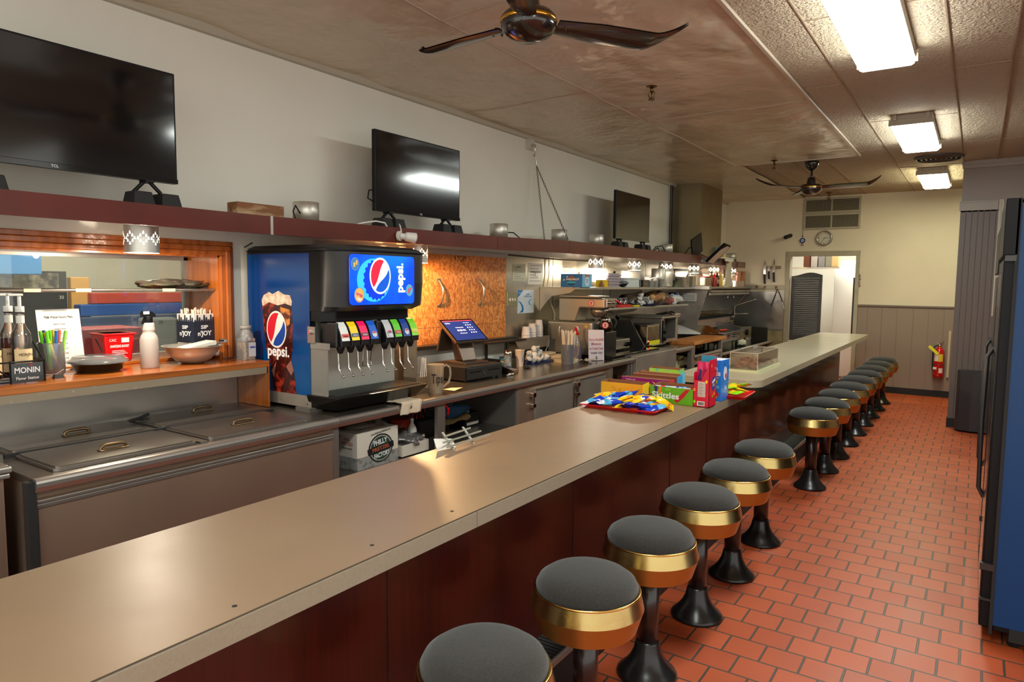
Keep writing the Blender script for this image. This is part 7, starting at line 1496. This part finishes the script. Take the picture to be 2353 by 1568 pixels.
t.part('bucket', MB().hexa([(-.07,-.078,0),(.07,-.078,0),(.07,.078,0),(-.07,.078,0)],[(-.085,-.092,.155),(.085,-.092,.155),(.085,.092,.155),(-.085,.092,.155)]), M('bucket_red',(214,14,20),.28), .012); t.part('rim', MB().hexa([(-.09,-.097,.145),(.09,-.097,.145),(.09,.097,.145),(-.09,.097,.145)],[(-.091,-.098,.155),(.091,-.098,.155),(.091,.098,.155),(-.091,.098,.155)]), M('bucket_red',(214,14,20),.28), .003)
t.text('lettering','SANITIZING BUCKET',(.0805,.0,.085),Y3,(.1,0,1),.018,WINK,width=.11,bold=.0006); t.text('lettering','CAC',(.083,-.04,.118),Y3,(.1,0,1),.02,WINK,width=.04); t.part('barcode', MB().box(.082,.0835,.01,.055,.105,.13), paper); b = MB()
for i in range(6): b.box(.076+.0005*i,.0785+.0005*i,-.045,.045-.01*(i%3),.02+.008*i,.0225+.008*i)
t.part('fine_print', b, WINK); t.part('bail', MB().tube([(.0,-.10,.125),(.06,-.112,.10),(.095,-.108,.06)],.003,6), blk)
t = Thing('spray_bottle', 'frosted white spray bottle with a black trigger on the sill', 'spray bottle', (-3.50,1.868,SZ), 0)
t.part('bottle', MB().lathe(0,0,[(.042,0),(.044,.006),(.044,.145),(.038,.165),(.030,.178),(.0285,.19),(.031,.196),(.0285,.202),(.028,.22),(.0265,.226),(.024,.232)],32), thin('frosted_bottle',(226,222,214),.3,1,.55,(226,216,206))); t.part('liquid', MB().lathe(0,0,[(.041,.003),(.0435,.01),(.0435,.12),(0,.121)],28), thin('clear_liquid',(220,206,190),.1,1,.3,(206,190,170)))
b = MB(); b.cyl(0,0,.232,.265,.02); b.prism([(-.035,.262),(.03,.26),(.034,.272),(.012,.29),(-.032,.292),(-.036,.28)],'x',-.011,.011); b.prism([(-.02,.262),(-.032,.235),(-.036,.225),(-.026,.228),(-.01,.25)],'x',-.006,.006); t.part('trigger_head', b, blk, .002); t.part('nozzle_label', MB().box(.0112,.0118,-.03,.0,.276,.29), paper)
t = Thing('mixing_bowl', 'steel mixing bowl holding a folded paper and measuring cup at the right of the sill', 'bowl', (-3.53,2.12,SZ), 0)
t.part('bowl', MB().open_lathe(0,0,[(0,0),(.05,.001),(.09,.02),(.128,.06),(.142,.092),(.155,.095),(.155,.097),(.139,.094),(.125,.062),(.088,.023),(0,.004)],48), M('bowl_steel',(200,196,186),.3,.6)); t.part('paper_folder', MB().hexa([(-.03,-.07,.088),(.06,-.05,.088),(.05,.11,.095),(-.03,.10,.095)],[(-.03,-.07,.091),(.06,-.05,.091),(.05,.11,.118),(-.03,.10,.118)]), paper); t.part('cup_handle', MB().box(-.02,.02,.09,.19,.098,.108).box(-.028,.028,.175,.195,.10,.12), chrome, .003)
t = Thing('straw_carton', 'black and white straw carton full of wrapped straws in the window corner', 'carton', (-3.70,2.245,1.172), math.radians(8)); t.r.scale = (1.32,1.32,1.08)
cw_ = .052; t.part('carton', MB().box(-cw_,cw_,-cw_,cw_,0,.225), M('straw_box_white',(220,214,206),.6), .002); b = MB(); b.box(-cw_-.0008,cw_+.0008,-cw_-.0008,cw_+.0008,.075,.185); t.part('navy_band', b, M('straw_navy',(26,34,50),.5))
b = MB()
for s_ in (0,1):
    for k in range(9):
        x = -.046+.0115*k; h = .012+.012*((k*5)%3); q = rect(x-.004,x+.004,.182,.188) + []; poly = [(x-.0052,.184),(x+.0052,.184),(x+.003,.184+h),(x-.003,.184+h)]
        if s_: b.plate((cw_+.0012,0,0),Y3,Z3,poly,.0005)
        else: b.plate((0,-cw_-.0012,0),X3,Z3,poly,.0005)
t.part('splash_print', b, M('straw_navy',(26,34,50),.5))
for o,r_ in (((cw_+.0018,0,0),Y3),((0,-cw_-.0018,0),X3)):
    t.text('lettering','SIP',Vector(o)+Vector((0,0,.155)),r_,Z3,.026,WINK,width=.036,bold=.0006); t.text('lettering',"n'JOY",Vector(o)+Vector((0,0,.122)),r_,Z3,.034,WINK,width=.07,bold=.001); t.text('lettering','PLASTIC\nSTRAWS',Vector(o)+Vector((0,0,.045)),r_,Z3,.022,INK,width=.07)
random.seed(4)
for i in range(6):
    for j in range(6):
        o = bpy.data.objects.new('wrapped_straw', sm_); C.objects.link(o); a = math.radians(8); lx, ly = -.052+.021*i, -.052+.021*j; o.location = (-3.70+lx*math.cos(a)-ly*math.sin(a), 2.245+lx*math.sin(a)+ly*math.cos(a), 1.19); o.rotation_euler = (random.uniform(-.04,.04),random.uniform(-.04,.04),0); o.scale = (1,1,random.uniform(.90,.96)); tag(o,'white wrapped straw packed upright in the black and white carton','straw','straws in the window carton')
t = Thing('seasoning_jar', 'clear jar of pale seasoning with a grey cap against the soda machine', 'jar', (-3.45,2.395,SZ), 0)
t.part('jar', MB().prism(rrect(-.042,.042,-.04,.04,.015),'z',0,.125), clearm, .006); t.part('shoulder', MB().open_lathe(0,0,[(.045,.12),(.04,.15),(.028,.17),(.028,.178)],24), clearm); t.part('seasoning', MB().prism(rrect(-.038,.038,-.036,.036,.012),'z',.003,.10), two('sesame',(206,176,130),(120,90,60),150,'noise',.42,.6,.8)); t.part('cap', MB().cyl(0,0,.175,.195,.031,n=28), M('cap_grey',(150,146,140),.4)); lb = t.part('label', MB().box(.0425,.0432,-.012,.034,.02,.10), M('seasoning_label',(190,190,196),.5)); t.part('label_stripe', MB().box(.0432,.0436,-.004,.03,.068,.078), M('stripe_blue',(50,80,150),.5), parent=lb)
t = Thing('pass_shelf', 'thin metal-edged glass shelf running across the pass-through window', 'shelf', (-3.7,1.3,1.55)); t.part('shelf_glass', MB().box(-3.88,-3.63,.1,2.325,1.548,1.553), clear); t.part('front_edge', MB().rod((-3.63,.1,1.551),(-3.63,2.32,1.551),.008,10), M('shelf_chrome',(176,168,156),.25,.9)); 
for y in (1.40,1.62,2.05): t.part('tape_label', MB().box(-3.6225,-3.6205,y-.035,y+.035,1.543,1.559), M('aged_tape',(226,200,160),.6))
t = Thing('wrapped_platter', 'film-wrapped dark salad platter lying on the window shelf', 'platter', (-3.74,2.12,1.556)); t.part('food', MB().ell((-3.74,2.06,1.578),.08,.09,.018,20,10,nz=.5,seed=2), two('salad',(120,24,20),(60,90,30),18,'noise',.45,.6,.4)); t.part('film', MB().ell((-3.74,2.08,1.582),.10,.13,.026,26,12,nz=.5,seed=5), bagm)
t = Thing('wrapped_platter', 'second film-wrapped pale platter at the right end of the window shelf', 'platter', (-3.74,2.24,1.556)); t.part('food', MB().ell((-3.72,2.225,1.575),.07,.08,.015,20,10,nz=.5,seed=7), M('dark_greens',(50,54,34),.5)); t.part('film', MB().ell((-3.72,2.215,1.58),.09,.10,.024,26,12,nz=.6,seed=8), bagm)
b = MB(); b.ell((-3.62,2.32,1.19),.018,.02,.02); solo('white_dome', b, white, 'small white cap behind the mixing bowl on the sill', 'cap')
b = MB(); b.tube([(WX+.004,2.50,1.80),(WX+.012,2.55,1.83)],.003); solo('wall_nail', b, blk, 'bent dark nail in the wall between the window casing and the soda machine', 'nail')
